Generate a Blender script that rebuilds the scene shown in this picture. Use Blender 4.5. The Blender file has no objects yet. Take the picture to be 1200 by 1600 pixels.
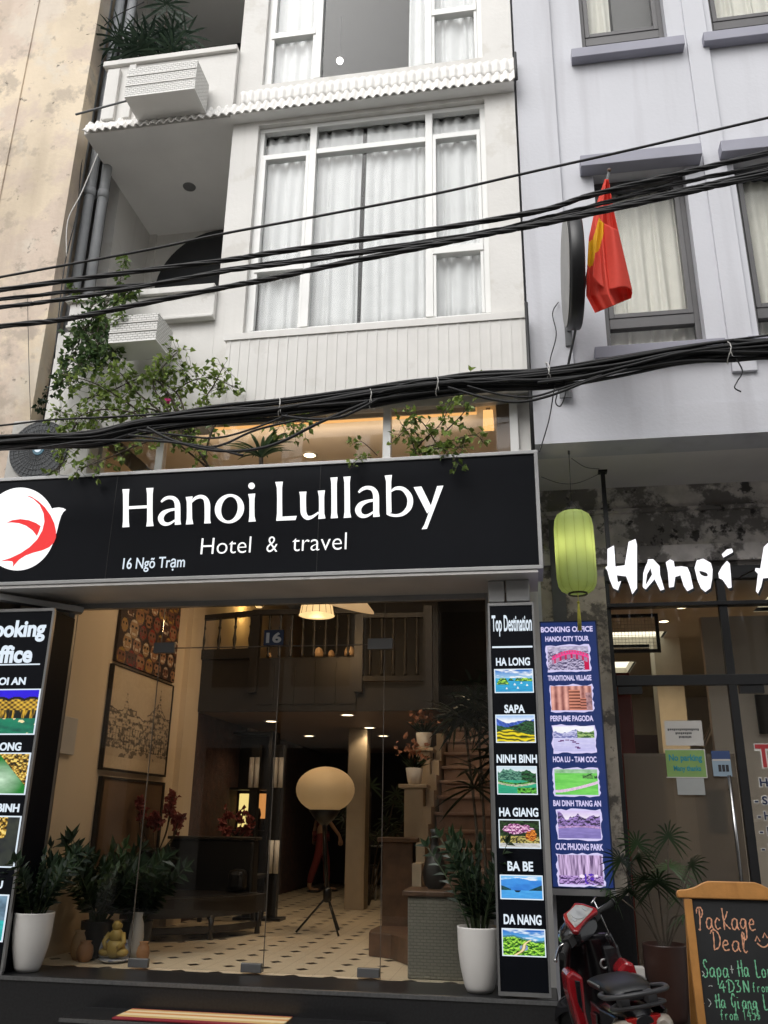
import bpy, math, random
import numpy as np
from mathutils import Vector, Matrix
random.seed(7)
C = bpy.context.scene.collection
SC = bpy.context.scene
R = math.radians
PI = math.pi

# ---------------------------------------------------------------- camera
FPX, YAW, PITCH, ROLL, EYE = 1345.28, .168958, .343786, .0145713, 1.6
_f = Vector((-math.sin(YAW)*math.cos(PITCH), math.cos(YAW)*math.cos(PITCH), math.sin(PITCH)))
_r = Vector((math.cos(YAW), math.sin(YAW), 0)); _u = _r.cross(_f)
_r2 = _r*math.cos(ROLL)+_u*math.sin(ROLL); _u2 = -_r*math.sin(ROLL)+_u*math.cos(ROLL)
cam = bpy.data.objects.new('camera', bpy.data.cameras.new('camera')); C.objects.link(cam)
cam.data.sensor_fit = 'VERTICAL'; cam.data.sensor_height = 36; cam.data.lens = FPX/1600*36
cam.data.clip_start = .05; cam.data.clip_end = 2000
_m = Matrix((_r2, _u2, -_f)).transposed().to_4x4(); _m.translation = (0, 0, EYE)
cam.matrix_world = _m
SC.camera = cam

def ray(px, py):
    return _r2*((px-600)/FPX) - _u2*((py-800)/FPX) + _f
def at(px, py, Y):
    d = ray(px, py); return Vector((0, 0, EYE)) + d*(Y/d.y)
def atz(px, py, Z):
    d = ray(px, py); return Vector((0, 0, EYE)) + d*((Z-EYE)/d.z)

# ---------------------------------------------------------------- world, sun, exposure
SUN_EL, SUN_ROT = R(48), R(200)
w = bpy.data.worlds.new('World'); SC.world = w; w.use_nodes = True
nt = w.node_tree; nt.nodes.clear()
sky = nt.nodes.new('ShaderNodeTexSky'); sky.sky_type = 'NISHITA'; sky.sun_disc = False
sky.sun_elevation = SUN_EL; sky.sun_rotation = SUN_ROT; sky.dust_density = 4; sky.air_density = 1.2
hs = nt.nodes.new('ShaderNodeHueSaturation'); hs.inputs['Saturation'].default_value = .13
bg = nt.nodes.new('ShaderNodeBackground'); bg.inputs['Strength'].default_value = .15
wo = nt.nodes.new('ShaderNodeOutputWorld')
nt.links.new(sky.outputs[0], hs.inputs['Color']); nt.links.new(hs.outputs[0], bg.inputs['Color']); nt.links.new(bg.outputs[0], wo.inputs[0])
sl = bpy.data.lights.new('sun', 'SUN'); sl.energy = .7; sl.angle = R(60); sl.color = (1, .97, .93)
so = bpy.data.objects.new('sun', sl); C.objects.link(so)
# direction towards the sun: behind the photographer, high, a little to the left
sd = Vector((-math.sin(R(20))*math.cos(SUN_EL), -math.cos(R(20))*math.cos(SUN_EL), math.sin(SUN_EL)))
so.rotation_euler = sd.to_track_quat('Z', 'Y').to_euler()
SC.view_settings.view_transform = 'Standard'; SC.view_settings.look = 'None'
SC.view_settings.gamma = 1; SC.view_settings.use_curve_mapping = False
EXPO = .43; KE = 2**-EXPO          # photograph exposed for the shaded street: lamps and signs are set against that
SC.view_settings.exposure = EXPO
SC.cycles.max_bounces = 10; SC.cycles.transparent_max_bounces = 24; SC.cycles.use_denoising = True
SC.cycles.sample_clamp_indirect = 6; SC.cycles.caustics_reflective = False; SC.cycles.caustics_refractive = False

# ---------------------------------------------------------------- helpers: materials
def s2l(c):
    return tuple(((x/255)/12.92 if x/255 <= .04045 else ((x/255+.055)/1.055)**2.4) for x in c)
_mats = {}
def _base(name):
    m = bpy.data.materials.new(name); m.use_nodes = True; n = m.node_tree
    return m, n, n.nodes['Principled BSDF']
def pm(name, col, rough=.6, metal=0, var=.08, scale=4, bump=0, bscale=60, stain=None, streak=None, trans=0, coat=0, spec=.5):
    """procedural paint: noise variation, optional stains (colour, scale, threshold, amount) and vertical streaks"""
    m, n, b = _base(name); N = n.nodes; L = n.links
    tc = N.new('ShaderNodeTexCoord')
    no = N.new('ShaderNodeTexNoise'); no.inputs['Scale'].default_value = scale; no.inputs['Detail'].default_value = 6
    L.new(tc.outputs['Object'], no.inputs['Vector'])
    mr = N.new('ShaderNodeMapRange'); mr.inputs['From Min'].default_value = .3; mr.inputs['From Max'].default_value = .7
    mr.inputs['To Min'].default_value = 1-var; mr.inputs['To Max'].default_value = 1+var
    L.new(no.outputs['Fac'], mr.inputs['Value'])
    mx = N.new('ShaderNodeMix'); mx.data_type = 'RGBA'; mx.blend_type = 'MULTIPLY'; mx.inputs[0].default_value = 1
    mx.inputs[6].default_value = (*col, 1); L.new(mr.outputs[0], mx.inputs[7]); out = mx.outputs[2]
    for st in ([stain] if stain and not isinstance(stain, list) else stain or []):
        sc_, ssc, th, amt = st
        n2 = N.new('ShaderNodeTexNoise'); n2.inputs['Scale'].default_value = ssc; n2.inputs['Detail'].default_value = 9; n2.inputs['Roughness'].default_value = .65
        L.new(tc.outputs['Object'], n2.inputs['Vector'])
        m2 = N.new('ShaderNodeMapRange'); m2.inputs['From Min'].default_value = th; m2.inputs['From Max'].default_value = th+.06
        m2.inputs['To Max'].default_value = amt; L.new(n2.outputs['Fac'], m2.inputs['Value'])
        x2 = N.new('ShaderNodeMix'); x2.data_type = 'RGBA'; L.new(m2.outputs[0], x2.inputs[0]); L.new(out, x2.inputs[6]); x2.inputs[7].default_value = (*sc_, 1); out = x2.outputs[2]
    if streak:
        sc_, amt, sx = streak
        mp = N.new('ShaderNodeMapping'); mp.inputs['Scale'].default_value = (sx, sx, .35); L.new(tc.outputs['Object'], mp.inputs[0])
        n2 = N.new('ShaderNodeTexNoise'); n2.inputs['Scale'].default_value = 1; n2.inputs['Detail'].default_value = 5; L.new(mp.outputs[0], n2.inputs['Vector'])
        m2 = N.new('ShaderNodeMapRange'); m2.inputs['From Min'].default_value = .52; m2.inputs['From Max'].default_value = .78; m2.inputs['To Max'].default_value = amt
        L.new(n2.outputs['Fac'], m2.inputs['Value'])
        x2 = N.new('ShaderNodeMix'); x2.data_type = 'RGBA'; L.new(m2.outputs[0], x2.inputs[0]); L.new(out, x2.inputs[6]); x2.inputs[7].default_value = (*sc_, 1); out = x2.outputs[2]
    L.new(out, b.inputs['Base Color']); b.inputs['Roughness'].default_value = rough; b.inputs['Metallic'].default_value = metal
    b.inputs['Specular IOR Level'].default_value = spec
    if coat: b.inputs['Coat Weight'].default_value = coat; b.inputs['Coat Roughness'].default_value = .08
    if bump:
        n3 = N.new('ShaderNodeTexNoise'); n3.inputs['Scale'].default_value = bscale; n3.inputs['Detail'].default_value = 4; L.new(tc.outputs['Object'], n3.inputs['Vector'])
        bp = N.new('ShaderNodeBump'); bp.inputs['Strength'].default_value = bump; bp.inputs['Distance'].default_value = .01
        L.new(n3.outputs['Fac'], bp.inputs['Height']); L.new(bp.outputs[0], b.inputs['Normal'])
    if trans:
        t = N.new('ShaderNodeBsdfTranslucent'); L.new(out, t.inputs['Color']); ms = N.new('ShaderNodeMixShader'); ms.inputs[0].default_value = trans
        L.new(b.outputs[0], ms.inputs[1]); L.new(t.outputs[0], ms.inputs[2]); L.new(ms.outputs[0], N['Material Output'].inputs[0])
    _mats[name] = m; return m
def em(name, col, strength=1.0, base=(.02, .02, .02)):
    m, n, b = _base(name); b.inputs['Base Color'].default_value = (*base, 1); b.inputs['Roughness'].default_value = .3
    b.inputs['Emission Color'].default_value = (*col, 1); b.inputs['Emission Strength'].default_value = strength*KE
    _mats[name] = m; return m
def glass(name, tint=(.96, .97, .97), ior=1.5, rough=0.0):
    m, n, b = _base(name); N = n.nodes; L = n.links; N.remove(b)
    t = N.new('ShaderNodeBsdfTransparent'); t.inputs[0].default_value = (*tint, 1)
    g = N.new('ShaderNodeBsdfGlossy'); g.inputs['Roughness'].default_value = rough
    lw = N.new('ShaderNodeLayerWeight'); lw.inputs['Blend'].default_value = .5
    pw = N.new('ShaderNodeMath'); pw.operation = 'POWER'; L.new(lw.outputs['Facing'], pw.inputs[0]); pw.inputs[1].default_value = 5
    f0 = ((ior-1)/(ior+1))**2; fr = N.new('ShaderNodeMath'); fr.operation = 'MULTIPLY_ADD'; L.new(pw.outputs[0], fr.inputs[0]); fr.inputs[1].default_value = 1-f0; fr.inputs[2].default_value = f0
    ms = N.new('ShaderNodeMixShader'); L.new(fr.outputs[0], ms.inputs[0]); L.new(t.outputs[0], ms.inputs[1]); L.new(g.outputs[0], ms.inputs[2])
    L.new(ms.outputs[0], N['Material Output'].inputs[0]); _mats[name] = m; return m
def attr(name, rough=.6, emis=0, trans=0, spec=.4, var=.12):
    """material coloured by the mesh's own colour attribute (leaf by leaf, or the ink of a printed picture)"""
    m, n, b = _base(name); N = n.nodes; L = n.links
    a = N.new('ShaderNodeAttribute'); a.attribute_name = 'Col'
    tc = N.new('ShaderNodeTexCoord'); no = N.new('ShaderNodeTexNoise'); no.inputs['Scale'].default_value = 30; L.new(tc.outputs['Object'], no.inputs['Vector'])
    mr = N.new('ShaderNodeMapRange'); mr.inputs['To Min'].default_value = 1-var; mr.inputs['To Max'].default_value = 1+var; L.new(no.outputs['Fac'], mr.inputs['Value'])
    mx = N.new('ShaderNodeMix'); mx.data_type = 'RGBA'; mx.blend_type = 'MULTIPLY'; mx.inputs[0].default_value = 1
    L.new(a.outputs['Color'], mx.inputs[6]); L.new(mr.outputs[0], mx.inputs[7]); out = mx.outputs[2]
    b.inputs['Roughness'].default_value = rough; b.inputs['Specular IOR Level'].default_value = spec
    if emis:
        b.inputs['Base Color'].default_value = (.02, .02, .02, 1); L.new(out, b.inputs['Emission Color']); b.inputs['Emission Strength'].default_value = emis*KE
    else:
        L.new(out, b.inputs['Base Color'])
    if trans:
        t = N.new('ShaderNodeBsdfTranslucent'); L.new(out, t.inputs['Color']); ms = N.new('ShaderNodeMixShader'); ms.inputs[0].default_value = trans
        L.new(b.outputs[0], ms.inputs[1]); L.new(t.outputs[0], ms.inputs[2]); L.new(ms.outputs[0], N['Material Output'].inputs[0])
    _mats[name] = m; return m

# ---------------------------------------------------------------- helpers: meshes and the object tree
_W = {}
def loc_of(o): return _W.get(o.name, Vector((0, 0, 0)))
class M:
    def __init__(s): s.v = []; s.f = []; s.sm = []; s.c = []; s.col = (1, 1, 1)
    def face(s, ids, sm=False): s.f.append(tuple(ids)); s.sm.append(sm); s.c.append(s.col)
    def add(s, pts): i = len(s.v); s.v.extend(Vector(p) for p in pts); return i
    def quad(s, a, b, c, d, sm=False): i = s.add((a, b, c, d)); s.face((i, i+1, i+2, i+3), sm); return s
    def box(s, x0, x1, y0, y1, z0, z1):
        i = s.add([(x, y, z) for z in (z0, z1) for y in (y0, y1) for x in (x0, x1)])
        for q in ((0, 2, 3, 1), (4, 5, 7, 6), (0, 1, 5, 4), (2, 6, 7, 3), (0, 4, 6, 2), (1, 3, 7, 5)): s.face([i+k for k in q])
        return s
    def obox(s, a, b, wd, th, up=(0, 0, 1)):
        """bar from a to b of width wd (sideways) and thickness th (along up)"""
        a, b = Vector(a), Vector(b); d = (b-a).normalized(); x = d.cross(Vector(up))
        if x.length < 1e-4: x = d.cross(Vector((1, 0, 0)))
        x.normalize(); u = x.cross(d)
        i = s.add([p + x*sx*wd/2 + u*su*th/2 for p in (a, b) for su in (-1, 1) for sx in (-1, 1)])
        for q in ((0, 2, 3, 1), (4, 5, 7, 6), (0, 1, 5, 4), (2, 6, 7, 3), (0, 4, 6, 2), (1, 3, 7, 5)): s.face([i+k for k in q])
        return s
    def tube(s, path, r, n=8, caps=True, sq=1.0):
        P = [Vector(p) for p in path]; k = len(P); rs = r if isinstance(r, (list, tuple)) else [r]*k
        t = [(P[min(i+1, k-1)]-P[max(i-1, 0)]).normalized() for i in range(k)]
        x = t[0].cross(Vector((0, 0, 1)));
        if x.length < .1: x = t[0].cross(Vector((1, 0, 0)))
        x.normalize(); rings = []
        for i in range(k):
            x = (x - t[i]*x.dot(t[i])).normalized(); y = t[i].cross(x)
            rings.append(s.add([P[i] + x*math.cos(2*PI*j/n)*rs[i] + y*math.sin(2*PI*j/n)*rs[i]*sq for j in range(n)]))
        for i in range(k-1):
            for j in range(n): s.face((rings[i]+j, rings[i]+(j+1) % n, rings[i+1]+(j+1) % n, rings[i+1]+j), True)
        if caps: s.face([rings[0]+j for j in range(n)][::-1]); s.face([rings[-1]+j for j in range(n)])
        return s
    def lathe(s, prof, c, n=24, axis=(0, 0, 1), sx=1.0, sy=1.0, sm=True, ph=0, caps=True):
        """revolve [(radius, height)] about axis through c"""
        c = Vector(c); a = Vector(axis).normalized(); x = a.cross(Vector((0, 1, 0)))
        if x.length < .1: x = a.cross(Vector((1, 0, 0)))
        x.normalize(); y = a.cross(x); rings = []
        for r, h in prof: rings.append(s.add([c + a*h + x*math.cos(ph+2*PI*j/n)*r*sx + y*math.sin(ph+2*PI*j/n)*r*sy for j in range(n)]))
        for i in range(len(prof)-1):
            for j in range(n): s.face((rings[i]+j, rings[i]+(j+1) % n, rings[i+1]+(j+1) % n, rings[i+1]+j), sm)
        if caps: s.face([rings[0]+j for j in range(n)][::-1]); s.face([rings[-1]+j for j in range(n)])
        return s
    def ball(s, c, rx, ry=None, rz=None, n=12, m=8):
        ry = ry or rx; rz = rz or rx
        return s.lathe([(max(1e-4, math.sin(PI*i/m)), -math.cos(PI*i/m)*rz) for i in range(m+1)], c, n, sx=rx, sy=ry)
    def prism(s, pts, fn, depth):
        """outline pts (2-D) placed by fn(u, v, d) -> point, given thickness depth"""
        n = len(pts); a = s.add([fn(u, v, 0) for u, v in pts]); b = s.add([fn(u, v, depth) for u, v in pts])
        s.face([a+i for i in range(n)]); s.face([b+i for i in range(n)][::-1])
        for i in range(n): s.face((a+i, b+i, b+(i+1) % n, a+(i+1) % n))
        return s
    def ribbon(s, pts, fn, depth, caps=True):
        """a written stroke: pts (u, v, width), flat strip with thickness"""
        P = [Vector((p[0], p[1])) for p in pts]; k = len(P); l = []
        for i in range(k):
            d = (P[min(i+1, k-1)]-P[max(i-1, 0)])
            d = d.normalized() if d.length > 1e-9 else Vector((1, 0)); q = Vector((-d.y, d.x))*pts[i][2]/2; l.append((P[i]+q, P[i]-q))
        o = [p for p, _ in l] + [q for _, q in l][::-1]
        fr = s.add([fn(p.x, p.y, 0) for p in o]); bk = s.add([fn(p.x, p.y, depth) for p in o]); n = 2*k
        for i in range(k-1): s.face((fr+i, fr+i+1, fr+n-2-i, fr+n-1-i)); s.face((bk+i, bk+n-1-i, bk+n-2-i, bk+i+1))
        for i in range(n): s.face((fr+i, bk+i, bk+(i+1) % n, fr+(i+1) % n))
        return s
    def grid(s, fn, nu, nv, sm=True, cf=None):
        i0 = s.add([fn(i/nu, j/nv) for j in range(nv+1) for i in range(nu+1)])
        for j in range(nv):
            for i in range(nu):
                if cf: s.col = cf((i+.5)/nu, (j+.5)/nv)
                a = i0+j*(nu+1)+i; s.face((a, a+1, a+nu+2, a+nu+1), sm)
        return s
    def leaf(s, p, d, nrm, ln, wd, fold=.25):
        p = Vector(p); d = Vector(d).normalized(); x = d.cross(Vector(nrm))
        if x.length < 1e-3: x = d.orthogonal()
        x.normalize(); u = x.cross(d)
        i = s.add((p, p+d*ln*.4+x*wd/2+u*wd*fold, p+d*ln-u*ln*.12, p+d*ln*.4-x*wd/2+u*wd*fold))
        s.face((i, i+1, i+2)); s.face((i, i+2, i+3)); return s
    def build(s, name, mat, parent=None, local=False, bevel=0, solid=0, sub=0):
        off = Vector((0, 0, 0)) if (local or parent is None) else loc_of(parent)
        me = bpy.data.meshes.new(name); me.from_pydata([tuple(p-off) for p in s.v], [], s.f); me.update()
        me.polygons.foreach_set('use_smooth', s.sm)
        if any(c != (1, 1, 1) for c in s.c):
            ca = me.color_attributes.new('Col', 'FLOAT_COLOR', 'CORNER'); buf = np.ones((len(me.loops), 4), dtype=np.float32); k = 0
            for p, c in zip(me.polygons, s.c):
                buf[p.loop_start:p.loop_start+p.loop_total, :3] = c
            ca.data.foreach_set('color', buf.ravel())
        me.materials.append(_mats[mat] if isinstance(mat, str) else mat)
        o = bpy.data.objects.new(name, me); C.objects.link(o)
        if parent is not None: o.parent = parent
        _W[o.name] = off
        if solid: md = o.modifiers.new('solid', 'SOLIDIFY'); md.thickness = solid; md.offset = 0
        if bevel:
            md = o.modifiers.new('bevel', 'BEVEL'); md.width = bevel; md.segments = 2; md.limit_method = 'ANGLE'; md.angle_limit = R(40)
        if sub: md = o.modifiers.new('sub', 'SUBSURF'); md.levels = sub; md.render_levels = sub
        return o
def tag(o, label=None, cat=None, group=None, kind=None):
    if label: o['label'] = label
    if cat: o['category'] = cat
    if group: o['group'] = group
    if kind: o['kind'] = kind
    return o
def thing(name, label, cat, loc=(0, 0, 0), group=None):
    o = bpy.data.objects.new(name, None); C.objects.link(o); o.location = loc; o.empty_display_size = .1; _W[o.name] = Vector(loc)
    return tag(o, label, cat, group)
def copy_tree(o, parent=None):
    c = o.copy(); C.objects.link(c); c.parent = parent; _W[c.name] = loc_of(o)
    for ch in list(o.children): copy_tree(ch, c)
    return c
def lamp_light(parent, kind, p, energy, col, radius=.04, spot=None, aim=None, size=None):
    l = bpy.data.lights.new('lamp_light', kind); l.energy = energy*KE; l.color = col
    if kind == 'AREA':
        l.shape = 'RECTANGLE'; l.size, l.size_y = size
    else: l.shadow_soft_size = radius
    if kind == 'SPOT': l.spot_size = R(spot or 120); l.spot_blend = .6
    o = bpy.data.objects.new('lamp_light', l); C.objects.link(o); o.parent = parent; o.location = Vector(p)-loc_of(parent)
    if aim: o.rotation_euler = (-Vector(aim)).to_track_quat('Z', 'Y').to_euler()
    return o
_tc = {}
def text_mesh(s, bold=0):
    if (s, bold) not in _tc:
        cu = bpy.data.curves.new('t', 'FONT'); cu.body = s; cu.offset = bold; cu.resolution_u = 4
        o = bpy.data.objects.new('t', cu); C.objects.link(o); dg = bpy.context.evaluated_depsgraph_get(); dg.update()
        me = bpy.data.meshes.new_from_object(o.evaluated_get(dg))
        V = [(v.co.x, v.co.y) for v in me.vertices]; F = [tuple(p.vertices) for p in me.polygons]; E = {}
        for f in F:
            for a, b in zip(f, f[1:]+f[:1]): k = (min(a, b), max(a, b)); E.setdefault(k, []).append((a, b))
        bd = [e[0] for e in E.values() if len(e) == 1]
        bpy.data.objects.remove(o); bpy.data.curves.remove(cu); bpy.data.meshes.remove(me); _tc[(s, bold)] = (V, F, bd)
    return _tc[(s, bold)]
def text(m, s, box, fn, bold=0, depth=.004, shear=0):
    """write s so that its ink fills box (u0, u1, v0, v1) on the surface fn(u, v, d)"""
    V, F, bd = text_mesh(s, bold); xs = [p[0] for p in V]; ys = [p[1] for p in V]
    x0, x1, y0, y1 = min(xs), max(xs), min(ys), max(ys); u0, u1, v0, v1 = box
    P = []
    for x, y in V:
        a, b = (x-x0)/(x1-x0), (y-y0)/max(1e-6, y1-y0); P.append((u0+(u1-u0)*a+shear*b, v0+(v1-v0)*b))
    i = m.add([fn(u, v, 0) for u, v in P]); j = m.add([fn(u, v, depth) for u, v in P])
    for f in F: m.face([i+k for k in f])
    for a, b in bd: m.face((i+a, j+a, j+b, i+b))
    return m
def plane_y(Y): return lambda u, v, d: (u, Y+d, v)          # upright surface facing the street
def px_plane(Y): return lambda u, v, d: at(u, v, Y+d)       # outline measured on the photograph, laid on the real upright surface at Y
def vn(x, y, seed=0):
    def h(i, j): return (math.sin(i*127.1+j*311.7+seed*74.7)*43758.5453) % 1.0
    i, j = math.floor(x), math.floor(y); a, b = x-i, y-j; a = a*a*(3-2*a); b = b*b*(3-2*b)
    return (h(i, j)*(1-a)+h(i+1, j)*a)*(1-b)+(h(i, j+1)*(1-a)+h(i+1, j+1)*a)*b
def fb(x, y, seed=0): return .55*vn(x, y, seed)+.3*vn(2.1*x, 2.1*y, seed+1)+.15*vn(4.3*x, 4.3*y, seed+2)
def lerp(a, b, t): t = max(0, min(1, t)); return tuple(p+(q-p)*t for p, q in zip(a, b))
def spline(P, n=8):
    P = [Vector(p) for p in P]; out = []
    for i in range(len(P)-1):
        a, b, c, d = P[max(i-1, 0)], P[i], P[i+1], P[min(i+2, len(P)-1)]
        for k in range(n):
            t = k/n; out.append(.5*((2*b)+(c-a)*t+(2*a-5*b+4*c-d)*t*t+(3*b-a-3*c+d)*t**3))
    out.append(P[-1]); return out
# ---------------------------------------------------------------- materials
WHITE = (.69, .675, .645)
pm('white_wall', WHITE, .75, var=.05, scale=1.6, bump=.25, bscale=25, stain=[((.52, .49, .43), 1.7, .58, .35), ((.46, .43, .38), 5, .66, .4), ((.30, .28, .25), 18, .73, .5)], streak=((.47, .45, .41), .42, 6))
pm('white_soffit', (.82, .81, .79), .8, var=.04, scale=2, stain=((.5, .48, .44), 2.5, .68, .3))
pm('white_trim', (.68, .665, .635), .55, var=.04, scale=6, stain=((.55, .53, .49), 2.4, .60, .4), streak=((.52, .50, .46), .35, 8))
pm('white_metal', (.76, .745, .715), .5, var=.06, scale=5, stain=((.42, .38, .32), 11, .68, .55), streak=((.55, .5, .44), .35, 20))
pm('window_frame', (.74, .74, .72), .4, var=.03, scale=6)
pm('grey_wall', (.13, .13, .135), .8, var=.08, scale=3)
pm('round_dark', (.012, .013, .016), .5, var=.2)
pm('purple_wall', (.555, .56, .595), .75, var=.035, scale=1.2, bump=.2, bscale=30, stain=[((.45, .44, .5), 3, .66, .3), ((.36, .35, .38), 14, .72, .5)], streak=((.40, .395, .42), .6, 5))
pm('purple_sill', (.30, .30, .355), .7, var=.06, scale=3)
pm('purple_soffit', (.74, .71, .71), .8, var=.06, scale=2, stain=((.36, .33, .33), 3, .66, .35))
pm('grey_alu', (.085, .082, .084), .45, var=.08, scale=8)
pm('beige_wall', (.72, .605, .455), .85, var=.12, scale=.9, bump=.45, bscale=18,
   stain=[((.58, .47, .40), .8, .48, .7), ((.41, .345, .28), 1.7, .54, .65), ((.68, .61, .51), 1.2, .55, .65), ((.36, .30, .24), 5, .59, .65), ((.075, .065, .055), 6.5, .645, .9)], streak=((.36, .29, .21), .7, 1.8))
pm('flaky_wall', (.58, .54, .52), .9, var=.25, scale=6, bump=.6, bscale=14, stain=[((.12, .11, .105), 2.6, .50, .85), ((.50, .46, .42), 7, .60, .7), ((.03, .028, .028), 8, .57, .9)])
pm('flaky_column', (.42, .37, .30), .9, var=.3, scale=5, bump=.8, bscale=14, stain=[((.09, .08, .07), 3.2, .50, .9), ((.40, .35, .28), 8, .6, .7), ((.03, .028, .026), 10, .64, .9)])
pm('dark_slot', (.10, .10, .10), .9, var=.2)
pm('pipe_grey', (.36, .375, .39), .45, var=.1, scale=6, streak=((.12, .12, .12), .5, 12))
pm('pipe_dark', (.13, .135, .14), .5, var=.15)
pm('black_cable', (.011, .011, .012), .55, var=.2, scale=20)
pm('black_metal', (.012, .012, .013), .4, var=.1)
pm('black_granite', (.018, .018, .019), .28, var=.25, scale=60, bump=.02)
pm('granite_edge', (.10, .10, .10), .35, var=.2, scale=60)
pm('silver_frame', (.42, .42, .42), .4, metal=.6, var=.06)
pm('sign_black', (.004, .005, .008), .5, var=.1, spec=.12)
pm('alu_soffit', (.56, .545, .53), .5, metal=.2, var=.08, scale=3, stain=((.2, .19, .18), 4, .66, .4))
pm('sign_navy', (.008, .02, .062), .5, var=.15, scale=12)
pm('pale_paving', (.24, .235, .225), .9, var=.2, scale=12, bump=.4, bscale=120)  # concrete lane out of view, lightened to bounce more light upward
em('letter_white', (1, 1, 1), 1.25); em('letter_soft', (.80, .90, 1.0), .95); em('letter_violet', (.72, .66, .98), .95)
em('logo_red', s2l((246, 50, 52)), 1.0)
em('letter_shop', (.97, .955, 1.0), 1.35)
attr('lightbox_picture', .3, emis=.95); attr('printed_picture', .55)
attr('leaf_colour', .45, trans=.3, var=.25); attr('leaf_dark', .4, trans=.15, var=.25)
pm('bark', (.07, .055, .04), .9, var=.3, scale=20, bump=.5)
pm('pink_petal', (.62, .05, .25), .6, trans=.3)
glass('door_glass', (.92, .92, .905), 1.34); glass('window_glass', (.985, .99, .99), 1.27); glass('shop_glass', (.91, .905, .89), 1.33)
pm('curtain_white', (.77, .775, .77), .9, var=.04, scale=10, trans=.12)
pm('curtain_cream', (.70, .68, .60), .9, var=.04, scale=10, trans=.12)
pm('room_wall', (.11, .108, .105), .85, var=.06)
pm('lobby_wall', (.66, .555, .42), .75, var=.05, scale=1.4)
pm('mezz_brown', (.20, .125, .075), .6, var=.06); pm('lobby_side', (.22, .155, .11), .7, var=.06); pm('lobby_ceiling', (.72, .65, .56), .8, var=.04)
pm('dark_wood', (.009, .007, .006), .45, var=.3, scale=14)
pm('brown_wood', (.10, .055, .032), .45, var=.3, scale=9)
pm('brick_red', (.06, .026, .018), .9, var=.4, scale=14, bump=.6, stain=((.05, .03, .025), 8, .52, .8))
pm('stair_stone', (.25, .165, .125), .35, var=.18, scale=8, stain=((.40, .26, .20), 6, .58, .5))
pm('cream_stone', (.40, .33, .24), .5, var=.08, scale=6)
pm('mosaic', (.16, .16, .12), .6, var=.3, scale=40, stain=((.24, .24, .19), 26, .5, .7))
pm('white_ceramic', (.72, .70, .67), .35, var=.03, scale=5)
pm('chrome', (.5, .5, .5), .25, metal=1)
pm('steel_brushed', (.30, .30, .30), .4, metal=.7)
pm('black_plastic', (.014, .014, .015), .35, var=.1)
pm('soil', (.03, .022, .016), .95, var=.3)

# white and dark weave, tile floor
def weave(name, c1, c2, sx, sz):
    m, n, b = _base(name); N = n.nodes; L = n.links; tc = N.new('ShaderNodeTexCoord'); sp = N.new('ShaderNodeSeparateXYZ'); L.new(tc.outputs['Object'], sp.inputs[0])
    ad = N.new('ShaderNodeMath'); L.new(sp.outputs[0], ad.inputs[0]); L.new(sp.outputs[1], ad.inputs[1]); cb = N.new('ShaderNodeCombineXYZ'); L.new(ad.outputs[0], cb.inputs[0]); L.new(sp.outputs[2], cb.inputs[1])
    br = N.new('ShaderNodeTexBrick'); br.inputs['Color1'].default_value = (*c1, 1); br.inputs['Color2'].default_value = (*[x*.93 for x in c1], 1); br.inputs['Mortar'].default_value = (*c2, 1)
    br.inputs['Scale'].default_value = 1; br.inputs['Brick Width'].default_value = sx; br.inputs['Row Height'].default_value = sz; br.inputs['Mortar Size'].default_value = sz*.13; br.inputs['Mortar Smooth'].default_value = .6
    L.new(cb.outputs[0], br.inputs['Vector']); L.new(br.outputs[0], b.inputs['Base Color']); b.inputs['Roughness'].default_value = .7
    bp = N.new('ShaderNodeBump'); bp.invert = True; bp.inputs['Distance'].default_value = .012; L.new(br.outputs['Fac'], bp.inputs['Height']); L.new(bp.outputs[0], b.inputs['Normal']); _mats[name] = m
weave('white_wicker', (.80, .79, .76), (.42, .41, .38), .045, .024)
weave('mosaic_tile', (.235, .225, .185), (.165, .158, .13), .05, .022)
def tiles(name):
    m, n, b = _base(name); N = n.nodes; L = n.links; tc = N.new('ShaderNodeTexCoord'); sp = N.new('ShaderNodeSeparateXYZ'); L.new(tc.outputs['Object'], sp.inputs[0])
    def mth(op, a, v=None):
        q = N.new('ShaderNodeMath'); q.operation = op
        L.new(a, q.inputs[0])
        if v is not None:
            if isinstance(v, (int, float)): q.inputs[1].default_value = v
            else: L.new(v, q.inputs[1])
        return q.outputs[0]
    def cell(o, off, per): return mth('ABSOLUTE', mth('SUBTRACT', mth('FRACT', mth('ADD', mth('DIVIDE', mth('SUBTRACT', o, off), per), 100.5)), .5))
    dx = cell(sp.outputs[0], 0, .296); dy = cell(sp.outputs[1], 0, .305)
    dd = mth('ADD', dx, dy)
    k = mth('LESS_THAN', dd, .19)
    gx = mth('GREATER_THAN', dx, .494); gy = mth('GREATER_THAN', dy, .494); g = mth('MAXIMUM', gx, gy)
    no = N.new('ShaderNodeTexNoise'); no.inputs['Scale'].default_value = 3; L.new(tc.outputs['Object'], no.inputs['Vector'])
    cr = N.new('ShaderNodeMix'); cr.data_type = 'RGBA'; cr.inputs[6].default_value = (.76, .66, .50, 1); cr.inputs[7].default_value = (.68, .585, .44, 1); L.new(no.outputs['Fac'], cr.inputs[0])
    a = N.new('ShaderNodeMix'); a.data_type = 'RGBA'; a.inputs[7].default_value = (.42, .34, .24, 1); L.new(g, a.inputs[0]); L.new(cr.outputs[2], a.inputs[6])
    c = N.new('ShaderNodeMix'); c.data_type = 'RGBA'; c.inputs[7].default_value = (.018, .010, .007, 1); L.new(k, c.inputs[0]); L.new(a.outputs[2], c.inputs[6])
    L.new(c.outputs[2], b.inputs['Base Color']); b.inputs['Roughness'].default_value = .35; _mats[name] = m
tiles('lobby_tiles')
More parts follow.
